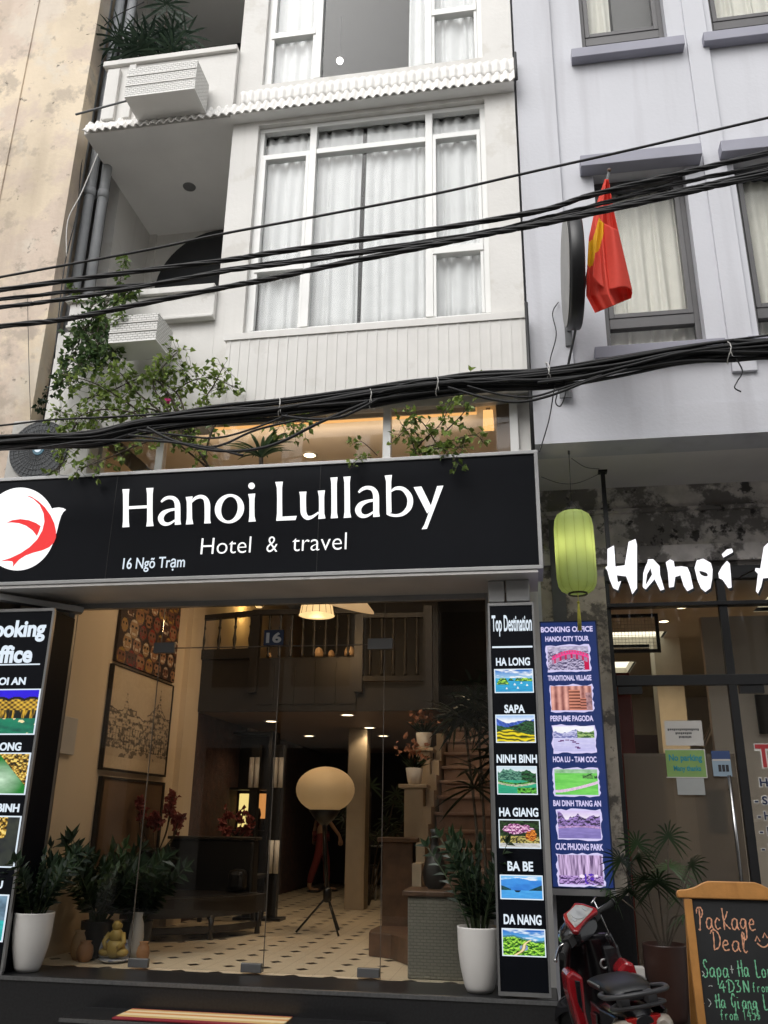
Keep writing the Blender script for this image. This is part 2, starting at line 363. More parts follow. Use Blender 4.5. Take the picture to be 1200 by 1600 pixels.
# ---------------------------------------------------------------- the setting
tag(M().box(-300, 300, -300, 300, -.4, 0).build('street', 'pale_paving'), kind='structure')

# ================================================================ white hotel (origin on a floor-tile joint so the tiles line up)
hotel = thing('hotel_building', 'narrow white hotel building with curtained bay windows, corrugated eave and balconies above a glass-fronted lobby', 'building', (-1.84, 7.3, 0))
X0, X1 = -2.83, .1
b = M()
b.box(X0, -2.55, 6.8, 7.0, 5.2, 13.5); b.box(-.2, X1, 6.8, 7.0, 5.2, 13.5)
b.box(-2.55, -.2, 6.8, 7.0, 8.43, 8.98); b.box(-2.55, -.2, 6.8, 7.0, 11.4, 13.5); b.box(-2.55, -.2, 6.8, 7.0, 5.2, 5.93)
b.box(X0, X0+.12, 7.0, 8.3, 5.2, 13.5)
b.box(X1-.14, X1, 7.0, 17.6, 0, 13.5)                       # party wall towards the purple house
b.build('bay_wall', 'white_wall', hotel)
b = M()
b.box(-4.6, -4.47, 7.56, 8.6, 5.0, 13.5)                      # pier and inner side wall of the balconies
b.box(-4.6, X0, 8.43, 8.63, 5.0, 8.49)
b.box(-4.46, X0-.002, 6.8, 6.98, 4.98, 6.1)                     # plain wall below the lower balcony
b.box(-4.5, -4.38, 6.98, 7.56, 4.98, 6.1)
b.build('balcony_wall', 'white_wall', hotel)
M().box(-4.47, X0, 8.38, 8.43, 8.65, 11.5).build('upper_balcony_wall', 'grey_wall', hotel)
for z0, z1, nm in ((6.1, 6.46, 'balcony_parapet'), (8.63, 9.5, 'balcony_parapet')):
    b = M().box(-4.34, X0-.002, 6.74, 6.86, z0, z1-.07); b.box(-4.38, X0-.002, 6.70, 6.90, z1-.07, z1)
    b.box(-4.34, -4.22, 6.86, 7.56, z0, z1-.07)
    if z1 > 9: b.box(-4.30, -4.16, 6.69, 6.74, 8.66, 9.36); b.box(-4.06, -3.98, 6.70, 6.74, 8.66, 9.40)
    else: b.box(-4.34, X0-.004, 6.715, 6.74, z0, z0+.035)
    b.build(nm, 'white_wall', hotel, bevel=.008)
M().box(-4.47, X0, 6.70, 8.43, 8.49, 8.62).build('balcony_soffit', 'white_soffit', hotel)
M().box(-4.47, X0, 6.9, 8.43, 11.45, 11.6).build('balcony_soffit', 'white_soffit', hotel)
M().box(-4.47, X0, 6.86, 8.43, 5.62, 5.75).build('balcony_floor', 'white_soffit', hotel)
for k in (0, 1): # round dark openings on the balconies
    b = M().lathe([(.82, 0), (.82, .03)], (-3.50, 8.425-.05*k, 7.64 if k == 0 else at(360, 47, 8.37).z-.82), 48, axis=(0, -1, 0), sm=False); b.build('round_opening', 'round_dark', hotel)
# corrugated eave: upright sheet above the bay window, flared skirt along the whole front
def corr(x): return .0165*math.sin(2*PI*x/.086)
b = M()
nx = 380
zt_e = at(797, 90, 6.74).z
b.grid(lambda u, v: (-2.76+(X1+.01+2.76)*u, 6.755-corr(-2.76+(X1+.01+2.76)*u)*.6, 8.68+(zt_e-8.68)*v), nx, 3)
def flare(u, v):
    x = -4.46+(X1+.01+4.46)*u; y = 6.645+(6.755-6.645)*v**.8; z = 8.478+.215*v; return (x, y-corr(x)*.85, z+corr(x)*.30)
b.grid(flare, 640, 6)
b.build('corrugated_eave', 'white_metal', hotel, solid=.010)
M().box(-2.83, X1, 6.67, 6.80, 8.482, 8.50).build('eave_soffit', 'white_soffit', hotel)
# ribbed spandrel
b = M().box(-2.66, X1, 6.70, 6.80, 5.16, 5.80); b.box(-2.68, X1, 6.685, 6.80, 5.80, 5.865)
for k in range(30):
    x = -2.63+k*.0925
    if x < X1-.02: b.box(x, x+.013, 6.695, 6.70, 5.17, 5.80)
b.box(-2.66, X1, 6.69, 6.80, 5.12, 5.16)
b.build('ribbed_panel', 'white_trim', hotel)
# bay windows
def bay_window(z0, z1, dz):
    f = M(); yf, yb = 6.855, 6.925; xl, xr = -2.55, -.2; e = .055
    xa, xb = at(487, 300, 6.88).x, at(671, 300, 6.88).x
    tl, tc_, tr = at(440, 247, 6.88).z+dz, at(580, 230, 6.88).z+dz, at(715, 213, 6.88).z+dz
    ll, lr = at(440, 421, 6.88).z+dz, at(715, 392, 6.88).z+dz
    f.box(xl, xr, yf, yb, z0, z0+e); f.box(xl, xr, yf, yb, z1-e, z1); f.box(xl, xl+e, yf+.002, yb, z0+e, z1-e); f.box(xr-e, xr, yf+.002, yb, z0+e, z1-e)
    for x in (xa, xb): f.box(x-.036, x+.036, yf-.012, yb-.004, z0+e, z1-e)
    for (p, q, t) in ((xl+e, xa-.036, tl), (xa+.036, xb-.036, tc_), (xb+.036, xr-e, tr)): f.box(p, q, yf-.006, yb-.002, t-.032, t+.032)
    for (p, q, t, tt) in ((xl+e, xa-.036, ll, tl), (xb+.036, xr-e, lr, tr)):
        f.box(p, q, yf-.016, yb-.003, t-.04, t+.04)
        f.box(p, p+.035, yf-.010, yb-.006, t+.04, tt-.032); f.box(q-.035, q, yf-.010, yb-.006, t+.04, tt-.032)
        f.box(p, p+.03, yf-.004, yb-.008, z0+e, t-.04); f.box(q-.03, q, yf-.004, yb-.008, z0+e, t-.04)
    wn = f.build('window', 'window_frame', hotel, bevel=.004)
    for (p, q) in ((xl+.02, xa), (xa, xb), (xb, xr-.02)):
        M().box(p+.03, q-.03, 6.888, 6.896, z0+.03, z1-.03).build('pane', 'window_glass', wn)
bay_window(5.93, 8.43, 0); bay_window(8.98, 11.4, 3.03)
# rooms behind the bay windows, floors, roof, back
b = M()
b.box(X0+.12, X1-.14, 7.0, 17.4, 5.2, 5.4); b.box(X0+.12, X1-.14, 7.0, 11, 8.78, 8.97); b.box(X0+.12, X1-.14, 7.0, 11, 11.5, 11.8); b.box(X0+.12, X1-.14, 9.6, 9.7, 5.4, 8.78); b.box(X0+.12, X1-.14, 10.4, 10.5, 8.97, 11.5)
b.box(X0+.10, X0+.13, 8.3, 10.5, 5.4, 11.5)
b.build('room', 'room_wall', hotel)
b = M().box(-1.62, -.6, 10.35, 10.4, 8.9, 11.1); b.box(-.62, -.5, 10.3, 10.4, 8.9, 11.2); b.build('room_door', 'brown_wood', hotel)
b = M().box(-4.5, X1, 8.4, 17.6, 13.5, 13.7); b.box(-4.5, X1-.14, 17.5, 17.6, 0, 13.5); b.box(-4.5, -4.38, 8.4, 17.5, 5.2, 13.5); b.build('back_wall', 'white_wall', hotel)

# curtains: things of their own
def curtain(x0, x1, y, z0, z1, label, mat='curtain_white', amp=.016, per=.115, seed=0, group=None, valance=0):
    rnd = random.Random(seed); ph = [rnd.uniform(0, 6.28) for _ in range(4)]
    def fn(u, v):
        x = x0+(x1-x0)*u; k = 2*PI/per
        d = amp*(math.sin(k*x+ph[0]+.8*math.sin(k*.37*x+ph[1]))+.5*math.sin(k*.53*x+ph[2]))*(1-.25*v)
        zz = z0+(z1-z0)*v+(valance*math.sin(k*x*.6+ph[3]) if v == 1 else 0)
        return (x+.01*math.sin(k*.5*x+3*v), y+d, zz)
    return tag(M().grid(fn, max(20, int((x1-x0)/per*9)), 10).build('curtain', mat, solid=.003), label, 'curtain', group)
curtain(-2.49, -1.47, 6.965, 5.9, 8.40, 'white pleated curtain drawn across the western half of the lower bay window', seed=1, valance=.03)
curtain(-1.43, -.24, 6.965, 5.9, 8.405, 'white pleated curtain drawn across the eastern half of the lower bay window', seed=2, valance=.03)
curtain(-2.5, -1.98, 6.97, 8.95, 11.3, 'white curtain drawn aside in the narrow upper sash next to the balcony', seed=3)
curtain(-.98, -.24, 6.97, 8.95, 11.3, 'white curtain gathered at the purple house side of the upper bay window', seed=4)
bl = thing('ceiling_lamp', 'small bright round bulb glowing in the room behind the upper bay window', 'lamp', (-2.05, 8.2, 10.45))
p = at(531, 95, 8.2)
bl.location = p; _W[bl.name] = p
em('bulb_white', (1, .97, .9), 9.0)
M().ball(p, .042).build('bulb', 'bulb_white', bl); M().tube([p+Vector((0, 0, .03)), (p.x, p.y, 11.5)], .006, 6).build('cord', 'black_plastic', bl)
tag(M().lathe([(.07, -.008), (.075, 0)], (-3.65, 7.64, 8.488), 20).build('ceiling_light', 'steel_brushed'), 'small round unlit recessed light in the balcony soffit', 'light')

# ---------------------------------------------------------------- lobby
b = M().box(-4.5, -4.0, 6.96, 17.5, 0, 5.0); b.box(-4.0, -3.93, 9.6, 10.02, .5, 5.2); pass
b.box(-4.0, -.05, 16.9, 17.4, .5, 5.2)
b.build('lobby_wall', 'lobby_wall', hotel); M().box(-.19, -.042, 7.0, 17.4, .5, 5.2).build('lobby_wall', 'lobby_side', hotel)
M().box(-4.0, -.05, 6.99, 17.4, .3, .5).build('lobby_floor', 'lobby_tiles', hotel)
M().box(-4.0, -.2, 7.06, 17.4, 5.19, 5.2).build('lobby_ceiling', 'lobby_ceiling', hotel)
b = M().box(-4.5, -.0, 6.90, 7.12, 5.2, 5.62); b.build('lintel', 'white_soffit', hotel)
# brick stretch beyond the pilaster; far run and back panel coloured dark for gloom
M().box(-4.0, -3.94, 10.02, 16.9, .5, 2.79).build('brick_wall', 'brick_red', hotel)
b = M().box(-3.9, -.2, 16.7, 16.88, .5, 2.8); b.build('back_panel', 'dark_wood', hotel)
# columns under the mezzanine
M().box(-2.50, -2.24, 12.0, 12.3, .5, 2.8).build('column', 'cream_stone', hotel, bevel=.01)
M().box(-4.2, -3.9, 11.95, 12.3, .5, 2.8).build('column', 'cream_stone', hotel, bevel=.01)
# mezzanine: slab, dark panelled front, balustrade with turned balusters
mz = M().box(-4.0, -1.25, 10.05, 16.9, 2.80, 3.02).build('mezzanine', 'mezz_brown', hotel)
b = M().box(-3.27, -2.0, 9.98, 10.05, 2.79, 3.42); b.box(-4.0, -3.27, 9.99, 10.05, 2.79, 3.42); b.box(-2.0, -1.2, 9.99, 10.05, 2.79, 3.05)
for k in range(5): b.box(-3.2+k*.25, -3.2+k*.25+.2, 9.965, 9.98, 2.87, 3.36)
b.build('front_panel', 'dark_wood', mz)
rl = M().obox((-3.98, 10.0, 3.93), (-3.25, 9.92, 3.96), .07, .06); rl.obox((-3.26, 9.92, 3.965), (-1.95, 9.92, 3.955), .07, .06); rl.obox((-1.98, 9.95, 3.9), (-1.15, 9.95, 3.89), .07, .055)
rl.box(-3.30, -3.2, 9.9, 10.0, 3.0, 4.0); rl.box(-2.02, -1.92, 9.9, 10.0, 3.0, 4.0); rl.box(-1.2, -1.1, 9.9, 10.0, 2.8, 4.0)
rl.obox((-3.98, 10.0, 3.47), (-3.25, 9.95, 3.47), .09, .12); rl.obox((-2.0, 9.95, 3.15), (-1.15, 9.95, 3.15), .07, .06)
rl.build('handrail', 'dark_wood', mz)
def baluster(x, y, z0, z1):
    h = z1-z0
    return M().lathe([(.02, 0), (.02, .05*h), (.012, .09*h), (.022, .22*h), (.026, .32*h), (.014, .48*h), (.012, .62*h), (.022, .68*h), (.012, .74*h), (.014, .9*h), (.02, .94*h), (.02, h)], (x, y, z0), 8)
for k in range(4): baluster(-3.93+k*.205, 9.99-.02*k, 3.52, 3.93).build('baluster', 'dark_wood', mz)
for k in range(8): baluster(-3.08+k*.14, 9.93, 3.42, 3.94).build('baluster', 'dark_wood', mz)
for k in range(5): baluster(-1.84+k*.14, 9.95, 3.18, 3.88).build('baluster', 'dark_wood', mz)
# mezzanine wall behind the rail, dark-coloured in place of the gloom there
b = M().box(-3.1, -2.3, 11.6, 11.8, 3.02, 4.6); b.box(-2.3, -.2, 14, 14.1, 3.02, 5.18); b.box(-3.1, -1.2, 11.55, 11.6, 3.02, 5.18); b.build('mezzanine_wall', 'dark_wood', hotel)
# staircase rising away from the door
st = M()
for k in range(1, 14): st.box(-1.02, -.19, 7.62+.27*k, 7.62+.27*(k+1) if k < 13 else 11.5, .5, .5+.17*k-.035); st.box(-1.04, -.19, 7.60+.27*k, 7.62+.27*(k+1) if k < 13 else 11.5, .5+.17*k-.035, .5+.17*k)
stc = st.build('staircase', 'stair_stone', hotel, bevel=.006)
b = M()
for k in range(3, 12): b.box(-1.13, -1.045, 7.62+.27*k, 7.62+.27*(k+1), .5, .5+.17*k+.22)
b.build('stepped_side_wall', 'cream_stone', stc)
b = M().box(-1.50, -1.2, 9.0, 9.3, .5, 1.40); b.box(-1.55, -1.14, 8.95, 9.35, 1.40, 1.44); b.build('pedestal', 'brown_wood', stc, bevel=.008)
b = M().box(-1.34, -1.14, 9.36, 9.66, .5, 1.92); b.box(-1.40, -1.1, 9.34, 9.70, 1.92, 1.96); b.build('pedestal', 'cream_stone', stc, bevel=.008)
b = M().box(-1.30, -1.14, 10.0, 10.3, .5, 2.34); b.box(-1.33, -1.1, 9.97, 10.33, 2.34, 2.38); b.build('pedestal', 'cream_stone', stc, bevel=.008)
b = M().prism([(-1.48, 8.28), (-1.46, 8.1), (-1.25, 8.0), (-1.02, 7.6), (-.97, 7.12), (-.19, 7.12), (-.19, 7.88), (-1.0, 7.9), (-1.02, 8.6), (-1.46, 8.6)], lambda u, v, d: (u, v, .5+d), .19); b.build('bottom_step', 'brown_wood', stc, bevel=.01)
b = M().box(-.98, -.2, 7.07, 7.11+.35, .5, 1.06); b.build('planter_wall', 'mosaic_tile', stc, bevel=.01)
b = M().box(-1.02, -.2, 7.05, 7.5, 1.06, 1.10); b.build('planter_top', 'brown_wood', stc, bevel=.008)

# ---------------------------------------------------------------- black granite steps
b = M().box(-4.45, .1, 6.5, 6.99, 0, .5); b.build('doorstep', 'black_granite', hotel, bevel=.008)
M().box(-4.45, .1, 6.492, 6.5, .472, .497).build('step_edge', 'granite_edge', hotel)
M().box(-3.2, -1.04, 6.14, 6.5, 0, .325).build('lower_step', 'black_granite', hotel, bevel=.008)
M().box(-3.205, -1.035, 6.132, 6.14, .30, .322).build('step_edge', 'granite_edge', hotel)

# ---------------------------------------------------------------- glass front
pm('joint_grey', (.10, .085, .07), .5); pm('fitting_steel', (.16, .16, .16), .45, metal=.5)
f = M(); f.box(-4.0, -3.945, 6.93, 7.0, .5, 3.38); f.box(-.33, -.29, 6.95, 7.0, .5, 3.38); f.box(-3.945, -.33, 6.95, 7.01, 3.33, 3.38)
f.build('glass_front_frame', 'steel_brushed', hotel, bevel=.003)
gz = 6.985
def pane(nm, x0, x1, z0, z1): return M().box(x0, x1, gz-.005, gz+.005, z0, z1).build(nm, 'door_glass', hotel)
ja, jb, jc = -3.13, -2.06, -1.17
pane('glass_panel', -3.945, ja-.003, .505, 3.33); pane('glass_panel', jc+.003, -.33, .505, 3.33); pane('transom_glass', ja+.003, jc-.003, 2.975, 3.33)
d1 = pane('glass_door', ja+.003, jb-.002, .515, 2.968); d2 = pane('glass_door', jb+.002, jc-.003, .515, 2.968)
def patch(x0, x1, z0, z1, par): M().box(x0, x1, gz-.02, gz+.02, z0, z1).build('patch_fitting', 'fitting_steel', par, bevel=.004)
patch(ja, ja+.16, .512, .575, d1); patch(jb-.17, jb-.01, .512, .575, d1); patch(jc-.17, jc-.005, .512, .575, d2)
patch(ja-.06, ja+.13, 2.93, 3.02, d1); patch(jc-.14, jc+.07, 2.93, 3.02, d2)
e = M().box(ja, jb, gz-.006, gz+.006, 2.968, 2.975); e.box(jb, jc, gz-.006, gz+.006, 2.968, 2.975)
for x in (ja, jb, jc): e.box(x-.002, x+.002, gz-.0065, gz+.0065, .52 if x != jc else .505, 2.968 if x == jb else 3.33)
e.build('glass_joint', 'joint_grey', hotel)
# upper lobby window above the sign
f = M(); f.box(-3.9, .0, 6.94, 7.02, 5.06+.06, 5.2)
for x in (-3.93, -3.32, -1.17, -.04): f.box(x-.035, x+.035, 6.94, 7.02, 4.3, 5.12)
f.box(-3.9, 0, 6.95, 7.01, 4.3, 4.36)
uw = f.build('window', 'window_frame', hotel)
for p, q in ((-3.9, -3.35), (-3.28, -1.2), (-1.13, -.07)): M().box(p-.005, q+.005, 6.975, 6.983, 4.36, 5.12).build('pane', 'window_glass', uw)
b = M().box(-4.5, -3.95, 6.95, 7.1, 4.2, 4.97); b.box(-3.95, -.05, 6.96, 7.1, 3.42, 4.3); b.build('sign_wall', 'white_soffit', hotel)
# ceiling cove light strip just inside the upper window
em('cove_amber', (1.0, .50, .16), 1.0)
cv = thing('cove_light', 'amber light strip along the lobby ceiling just inside the upper window', 'light', (-1.7, 7.3, 5.19))
M().box(-3.2, -.38, 7.16, 7.30, 5.178, 5.188).build('light_strip', 'cove_amber', cv); M().box(-3.2, -.38, 7.12, 7.14, 5.13, 5.19).build('lip', 'lobby_ceiling', cv)
lamp_light(cv, 'AREA', (-1.8, 7.35, 5.0), 4.5, (1, .74, .48), aim=(0, .75, .66), size=(2.8, .1))  # uplight added under the strip to brighten the lobby ceiling
wl = thing('wall_lamp', 'square amber lamp glowing in the upper window corner beside the purple house', 'lamp', (-.27, 7.15, 4.95))
em('amber_shade', (1.0, .55, .20), 1.15)
M().lathe([(.07, 0), (.062, .17)], (-.27, 7.2, 4.98), 4, sm=False, ph=PI/4).build('shade', 'amber_shade', wl); M().box(-.29, -.25, 7.19, 7.21, 5.15, 5.19).build('stem', 'steel_brushed', wl)
# ================================================================ purple house with the shop in its ground-floor recess
pur = thing('purple_building', 'pale lilac plastered house with grey aluminium windows and a recessed shop front below', 'building', (3.0, 6.9, 0))
PX1 = 6.5; ZS = 4.63
wb2, tr2 = at(925, 101, 6.98).z, at(925, 66, 6.98).z
wb, tr1 = at(1020, 555, 6.98).z, at(1020, 502, 6.98).z
DZ = wb2-wb; wt = at(905, 262, 6.72).z
wins = [(.80, 1.63, wb, wt), (2.06, 2.90, wb, wt), (.80, 1.63, wb+DZ, wt+DZ), (2.06, 2.90, wb+DZ, wt+DZ), (3.3, 4.15, wb, wt), (3.3, 4.15, wb+DZ, wt+DZ)]
b = M(); xs = [.12, .80, 1.63, 2.06, 2.90, 3.3, 4.15, PX1]
for i in range(0, 8, 2): b.box(xs[i], xs[i+1], 6.85, 7.15, ZS, 13.5)
for i in (1, 3, 5):
    for z0, z1 in ((ZS, wb), (wt, wb+DZ), (wt+DZ, 13.5)): b.box(xs[i], xs[i+1], 6.85, 7.15, z0, z1)
b.build('wall', 'purple_wall', pur)
b = M()
for x0, x1 in ((.122, .50), (1.80, 2.0), (3.03, 3.2)): b.box(x0, x1, 6.815, 6.85, 5.20, 13.5)
b.build('pilaster', 'purple_wall', pur, bevel=.004)
b = M().box(.122, PX1, 6.83, 6.85, ZS, 4.93); b.box(.122, PX1, 6.82, 6.83, ZS, 4.67); b.build('fascia', 'purple_wall', pur)
for (x0, x1, z0, z1) in wins:
    M().box(x0-.12, x1+.13, 6.74, 6.85, z0-.125, z0-.01).build('window_sill', 'purple_sill', pur, bevel=.006)
    M().box(x0-.12, x1+.14, 6.70, 6.85, z1, z1+.125).build('window_hood', 'purple_sill', pur, bevel=.006)
    f = M(); yf, yb = 6.97, 7.04; zt = tr1 if z0 < 7 else tr2; e = .05
    f.box(x0, x1, yf, yb, z0-.02, z0+.03); f.box(x0, x1, yf, yb, z1-e, z1); f.box(x0, x0+e, yf+.002, yb, z0+e, z1-e); f.box(x1-e, x1, yf+.002, yb, z0+e, z1-e)
    f.box(x0+e, x1-e, yf-.004, yb, zt-.06, zt+.045); f.box(x0+e, x0+e+.045, yf-.012, yb-.004, zt+.045, z1-e); f.box(x1-e-.045, x1-e, yf-.012, yb-.004, zt+.045, z1-e); f.box(x0+e+.045, x1-e-.045, yf-.012, yb-.004, zt+.045, zt+.09)
    wn = f.build('window', 'grey_alu', pur, bevel=.004)
    M().box(x0+.03, x1-.03, 7.0, 7.008, z0, z1-.03).build('pane', 'window_glass', wn)
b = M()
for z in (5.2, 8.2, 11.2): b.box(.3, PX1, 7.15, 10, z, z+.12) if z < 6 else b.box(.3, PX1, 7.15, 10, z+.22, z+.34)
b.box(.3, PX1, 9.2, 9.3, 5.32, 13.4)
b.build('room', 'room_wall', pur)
M().box(.102, .13, 7.28, 17.5, 0, 13.5).build('side_wall', 'purple_wall', pur)
M().box(.13, PX1, 6.85+.30, 7.98, ZS, ZS+.2).build('recess_soffit', 'purple_soffit', pur)
for (x0, x1, z0, z1), lab in zip(wins[:4], ('cream pleated curtain behind the lilac house window beside the red flag', 'cream curtain behind the lilac house window at the lower storey by the frame edge', 'cream curtain with bright folds behind the upper lilac house window nearest the white hotel', 'cream curtain behind the upper lilac house window cut by the frame edge')):
    if z0 > 8 and x0 < 1:
        curtain(x0+.03, x0+.34, 7.09, z0, z1-.05, lab, 'curtain_cream', seed=int(z0*10+x0), per=.10)
    else: curtain(x0+.03, x1-.03, 7.10, z0, z1-.05, lab, 'curtain_cream', seed=int(z0*10+x0), per=.095)
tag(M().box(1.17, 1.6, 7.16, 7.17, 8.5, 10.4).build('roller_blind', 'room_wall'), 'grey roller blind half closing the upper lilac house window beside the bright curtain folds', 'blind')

# recess: flaking wall, column, plinth and shop front
SY = 7.9
M().box(.13, PX1, SY+.04, SY+.3, 3.74, ZS).build('flaking_wall', 'flaky_wall', pur)
b = M().box(.13, PX1, SY-.02, SY+.04, 3.86, 4.02); b.box(.13, PX1, SY+.0, SY+.04, 4.36, 4.40); b.build('flaking_ledge', 'flaky_wall', pur)
M().box(.13, .72, SY-.03, SY+.25, 1.05, 3.74).build('flaking_column', 'flaky_column', pur)
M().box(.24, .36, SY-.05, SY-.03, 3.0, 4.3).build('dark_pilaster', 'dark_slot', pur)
M().box(.13, .72, SY-.04, SY+.2, .3, 1.05).build('plinth', 'black_granite', pur)
M().box(.13, PX1, 6.62, 17.5, 0, .30).build('shop_step', 'black_granite', pur, bevel=.006)
f = M(); yf, yb = SY-.03, SY+.03
f.box(.72, PX1, yf-.02, yb, 3.68, 3.80); f.box(.72, PX1, yf-.03, yb+.02, 3.44, 3.475)
f.box(.72, .755, yf, yb, .3, 3.68); f.box(1.69, 1.76, yf-.004, yb, .3, 3.68); f.box(3.4, 3.47, yf-.004, yb, .3, 3.68)
f.box(.755, 3.4, yf-.006, yb+.002, 2.74, 2.83); f.box(.755, 1.69, yf-.002, yb, .3, .38); f.box(1.76, 3.4, yf-.002, yb, .3, .38)
sf = f.build('shop_frame', 'black_metal', pur, bevel=.004)
for x0, x1, z0, z1 in ((.755, 1.69, 2.83, 3.44), (1.76, 3.4, 2.83, 3.44), (.755, 1.69, 3.475, 3.68), (1.76, 3.4, 3.475, 3.68), (1.76, 3.4, .38, 2.74)):
    M().box(x0-.005, x1+.005, SY-.004, SY+.004, z0-.005, z1+.005).build('pane', 'shop_glass', sf)
dr = M().box(.76, 1.685, SY-.005, SY+.005, .39, 2.735).build('shop_door', 'shop_glass', pur)
for x in (.77, ): M().box(x, x+.2, SY-.022, SY+.022, 2.67, 2.735).build('patch_fitting', 'black_metal', dr)
M().box(1.78, 1.98, SY-.022, SY+.022, 2.67, 2.735).build('patch_fitting', 'black_metal', sf)
h = M().tube([(1.60, SY-.075, .82), (1.60, SY-.075, 1.99)], .014, 10)
for z in (.95, 1.88): h.tube([(1.60, SY-.075, z), (1.60, SY-.004, z)], .009, 8)
h.build('handle', 'chrome', dr)
# frosted film on the lower door glass
m_, n_, b_ = _base('frosted_film'); t_ = n_.nodes.new('ShaderNodeBsdfTranslucent'); t_.inputs[0].default_value = (.36, .32, .28, 1); tr_ = n_.nodes.new('ShaderNodeBsdfTransparent'); tr_.inputs[0].default_value = (.8, .78, .76, 1)
b_.inputs['Base Color'].default_value = (.27, .245, .22, 1); b_.inputs['Roughness'].default_value = .5
a_ = n_.nodes.new('ShaderNodeMixShader'); a_.inputs[0].default_value = .45; n_.links.new(b_.outputs[0], a_.inputs[1]); n_.links.new(t_.outputs[0], a_.inputs[2])
c_ = n_.nodes.new('ShaderNodeMixShader'); c_.inputs[0].default_value = .35; n_.links.new(a_.outputs[0], c_.inputs[1]); n_.links.new(tr_.outputs[0], c_.inputs[2]); n_.links.new(c_.outputs[0], n_.nodes['Material Output'].inputs[0]); _mats['frosted_film'] = m_
M().box(.77, 1.68, SY+.006, SY+.008, .40, 2.17).build('frosted_film', 'frosted_film', dr)

# shop interior shell
pm('shop_wall', (.56, .50, .42), .8, var=.06); pm('shop_ceiling', (.62, .57, .50), .8, var=.05); pm('shop_floor', (.25, .22, .19), .4, var=.2)
b = M().box(.13, .16, SY+.31, 17.5, .3, 3.95); b.box(3.6, 3.7, SY+.05, 17.5, .3, 3.95); b.box(.16, 3.6, 17.4, 17.5, .3, 3.95); b.build('shop_wall', 'shop_wall', pur)
M().box(.16, 3.6, SY+.05, 17.4, .3, .31).build('shop_floor', 'shop_floor', pur)
em('panel_cream', (1.0, .93, .74), 1.7)
# suspended ceiling with recessed light panels
pan = [(.85, 1.75, 11.2, 12.3), (.75, 1.6, 13.4, 14.9), (.75, 1.4, 15.6, 16.6), (2.55, 3.3, 9.4, 10.2)]
ys = sorted({SY+.05, 17.4}|{p[2] for p in pan}|{p[3] for p in pan}); b = M()
for y0, y1 in zip(ys, ys[1:]):
    cur = .16
    for q in sorted(p for p in pan if p[2] <= y0 and p[3] >= y1): b.box(cur, q[0], y0, y1, 3.9, 3.95); cur = q[1]
    b.box(cur, 3.6, y0, y1, 3.9, 3.95)
b.box(.16, 3.6, SY+.05, 17.4, 4.1, 4.15)
b.build('shop_ceiling', 'shop_ceiling', pur)
for i, (q, lab) in enumerate(zip(pan, ('glowing cream ceiling tray in the shop, nearest the door', 'glowing cream ceiling tray midway down the shop', 'glowing cream ceiling tray at the far end of the shop', 'glowing cream ceiling tray behind the shop window beside the second letter word'))):
    t = thing('ceiling_panel_light', lab, 'ceiling light', ((q[0]+q[1])/2, (q[2]+q[3])/2, 4.1))
    M().box(q[0]-.02, q[1]+.02, q[2]-.02, q[3]+.02, 4.06, 4.09).build('panel', 'panel_cream', t)
    s = M()
    s.box(q[0]-.012, q[0], q[2], q[3], 3.905, 4.06); s.box(q[1], q[1]+.012, q[2], q[3], 3.905, 4.06); s.box(q[0], q[1], q[3], q[3]+.012, 3.905, 4.06); s.box(q[0], q[1], q[2]-.012, q[2], 3.905, 4.06); s.build('tray', 'curtain_cream', t)
em('downlight_warm', (1, .82, .55), 7.0)
def downlight(p, lab, r=.055, group=None, energy=0, col=(1, .72, .42), nrm=-1, spot=130):
    t = thing('downlight', lab, 'downlight', p, group)
    P = Vector(p); M().lathe([(r, -.006), (r, -.001)], P, 20).build('lens', 'downlight_warm', t)
    M().lathe([(r*1.02, -.012), (r*1.35, -.010), (r*1.4, 0), (r*1.02, 0), (r*1.02, -.012)], P, 24, caps=False).build('rim', 'white_ceramic', t)
    if energy: lamp_light(t, 'SPOT', P-Vector((0, 0, .03)), energy, col, .05, spot=spot, aim=(0, 0, -1))
    return t
p = atz(1065, 948, 3.9); downlight(p, 'round lit ceiling spot in the shop, just below the letter n of the white word', energy=60)
p = atz(1037, 970, 3.9); downlight(p, 'round lit ceiling spot in the shop beside the framed hatch', energy=60)

# ================================================================ beige house
bei = thing('beige_building', 'old beige plastered house wall with grey stains and flaking paint beside the hotel', 'building', (-6.5, 6.8, 0))
b = M().box(-9.5, -4.575, 6.75, 6.95, 0, 14); b.box(-9.5, -4.95, 6.95, 17, 0, 14); b.box(-4.95, -4.62, 7.75, 17, 0, 14); b.build('wall', 'beige_wall', bei)
M().box(-9.5, -5.36, 6.735, 6.75, 0, 14).build('pilaster', 'beige_wall', bei, bevel=.01)
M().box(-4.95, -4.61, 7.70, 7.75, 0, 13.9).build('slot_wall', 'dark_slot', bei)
def pipe(pts, r, mat, lab, name='drain_pipe', cat='pipe', coll=True):
    t = thing(name, lab, cat, pts[0]); M().tube(pts, r, 12).build('pipe', mat, t)
    if coll:
        c = M()
        for z in (6.2, 8.1, 9.9, 11.5):
            if pts[0][2] < z < pts[-1][2]: c.tube([(pts[0][0], pts[0][1], z-.05), (pts[0][0], pts[0][1], z+.05)], r*1.15, 12)
        if c.f: c.build('collar', mat, t)
    return t
pipe([(-4.79, 7.02, 4.2), (-4.79, 7.02, 13.6)], .026, 'pipe_dark', 'thin dark pipe beside the beige wall edge')
pipe([(-4.70, 7.08, 4.2), (-4.70, 7.08, 13.6)], .055, 'pipe_grey', 'thick grey drain pipe in the gap, nearest the beige wall')
pipe([(-4.575, 7.14, 4.2), (-4.575, 7.14, 13.6)], .055, 'pipe_grey', 'thick grey drain pipe in the middle of the gap beside the balconies')
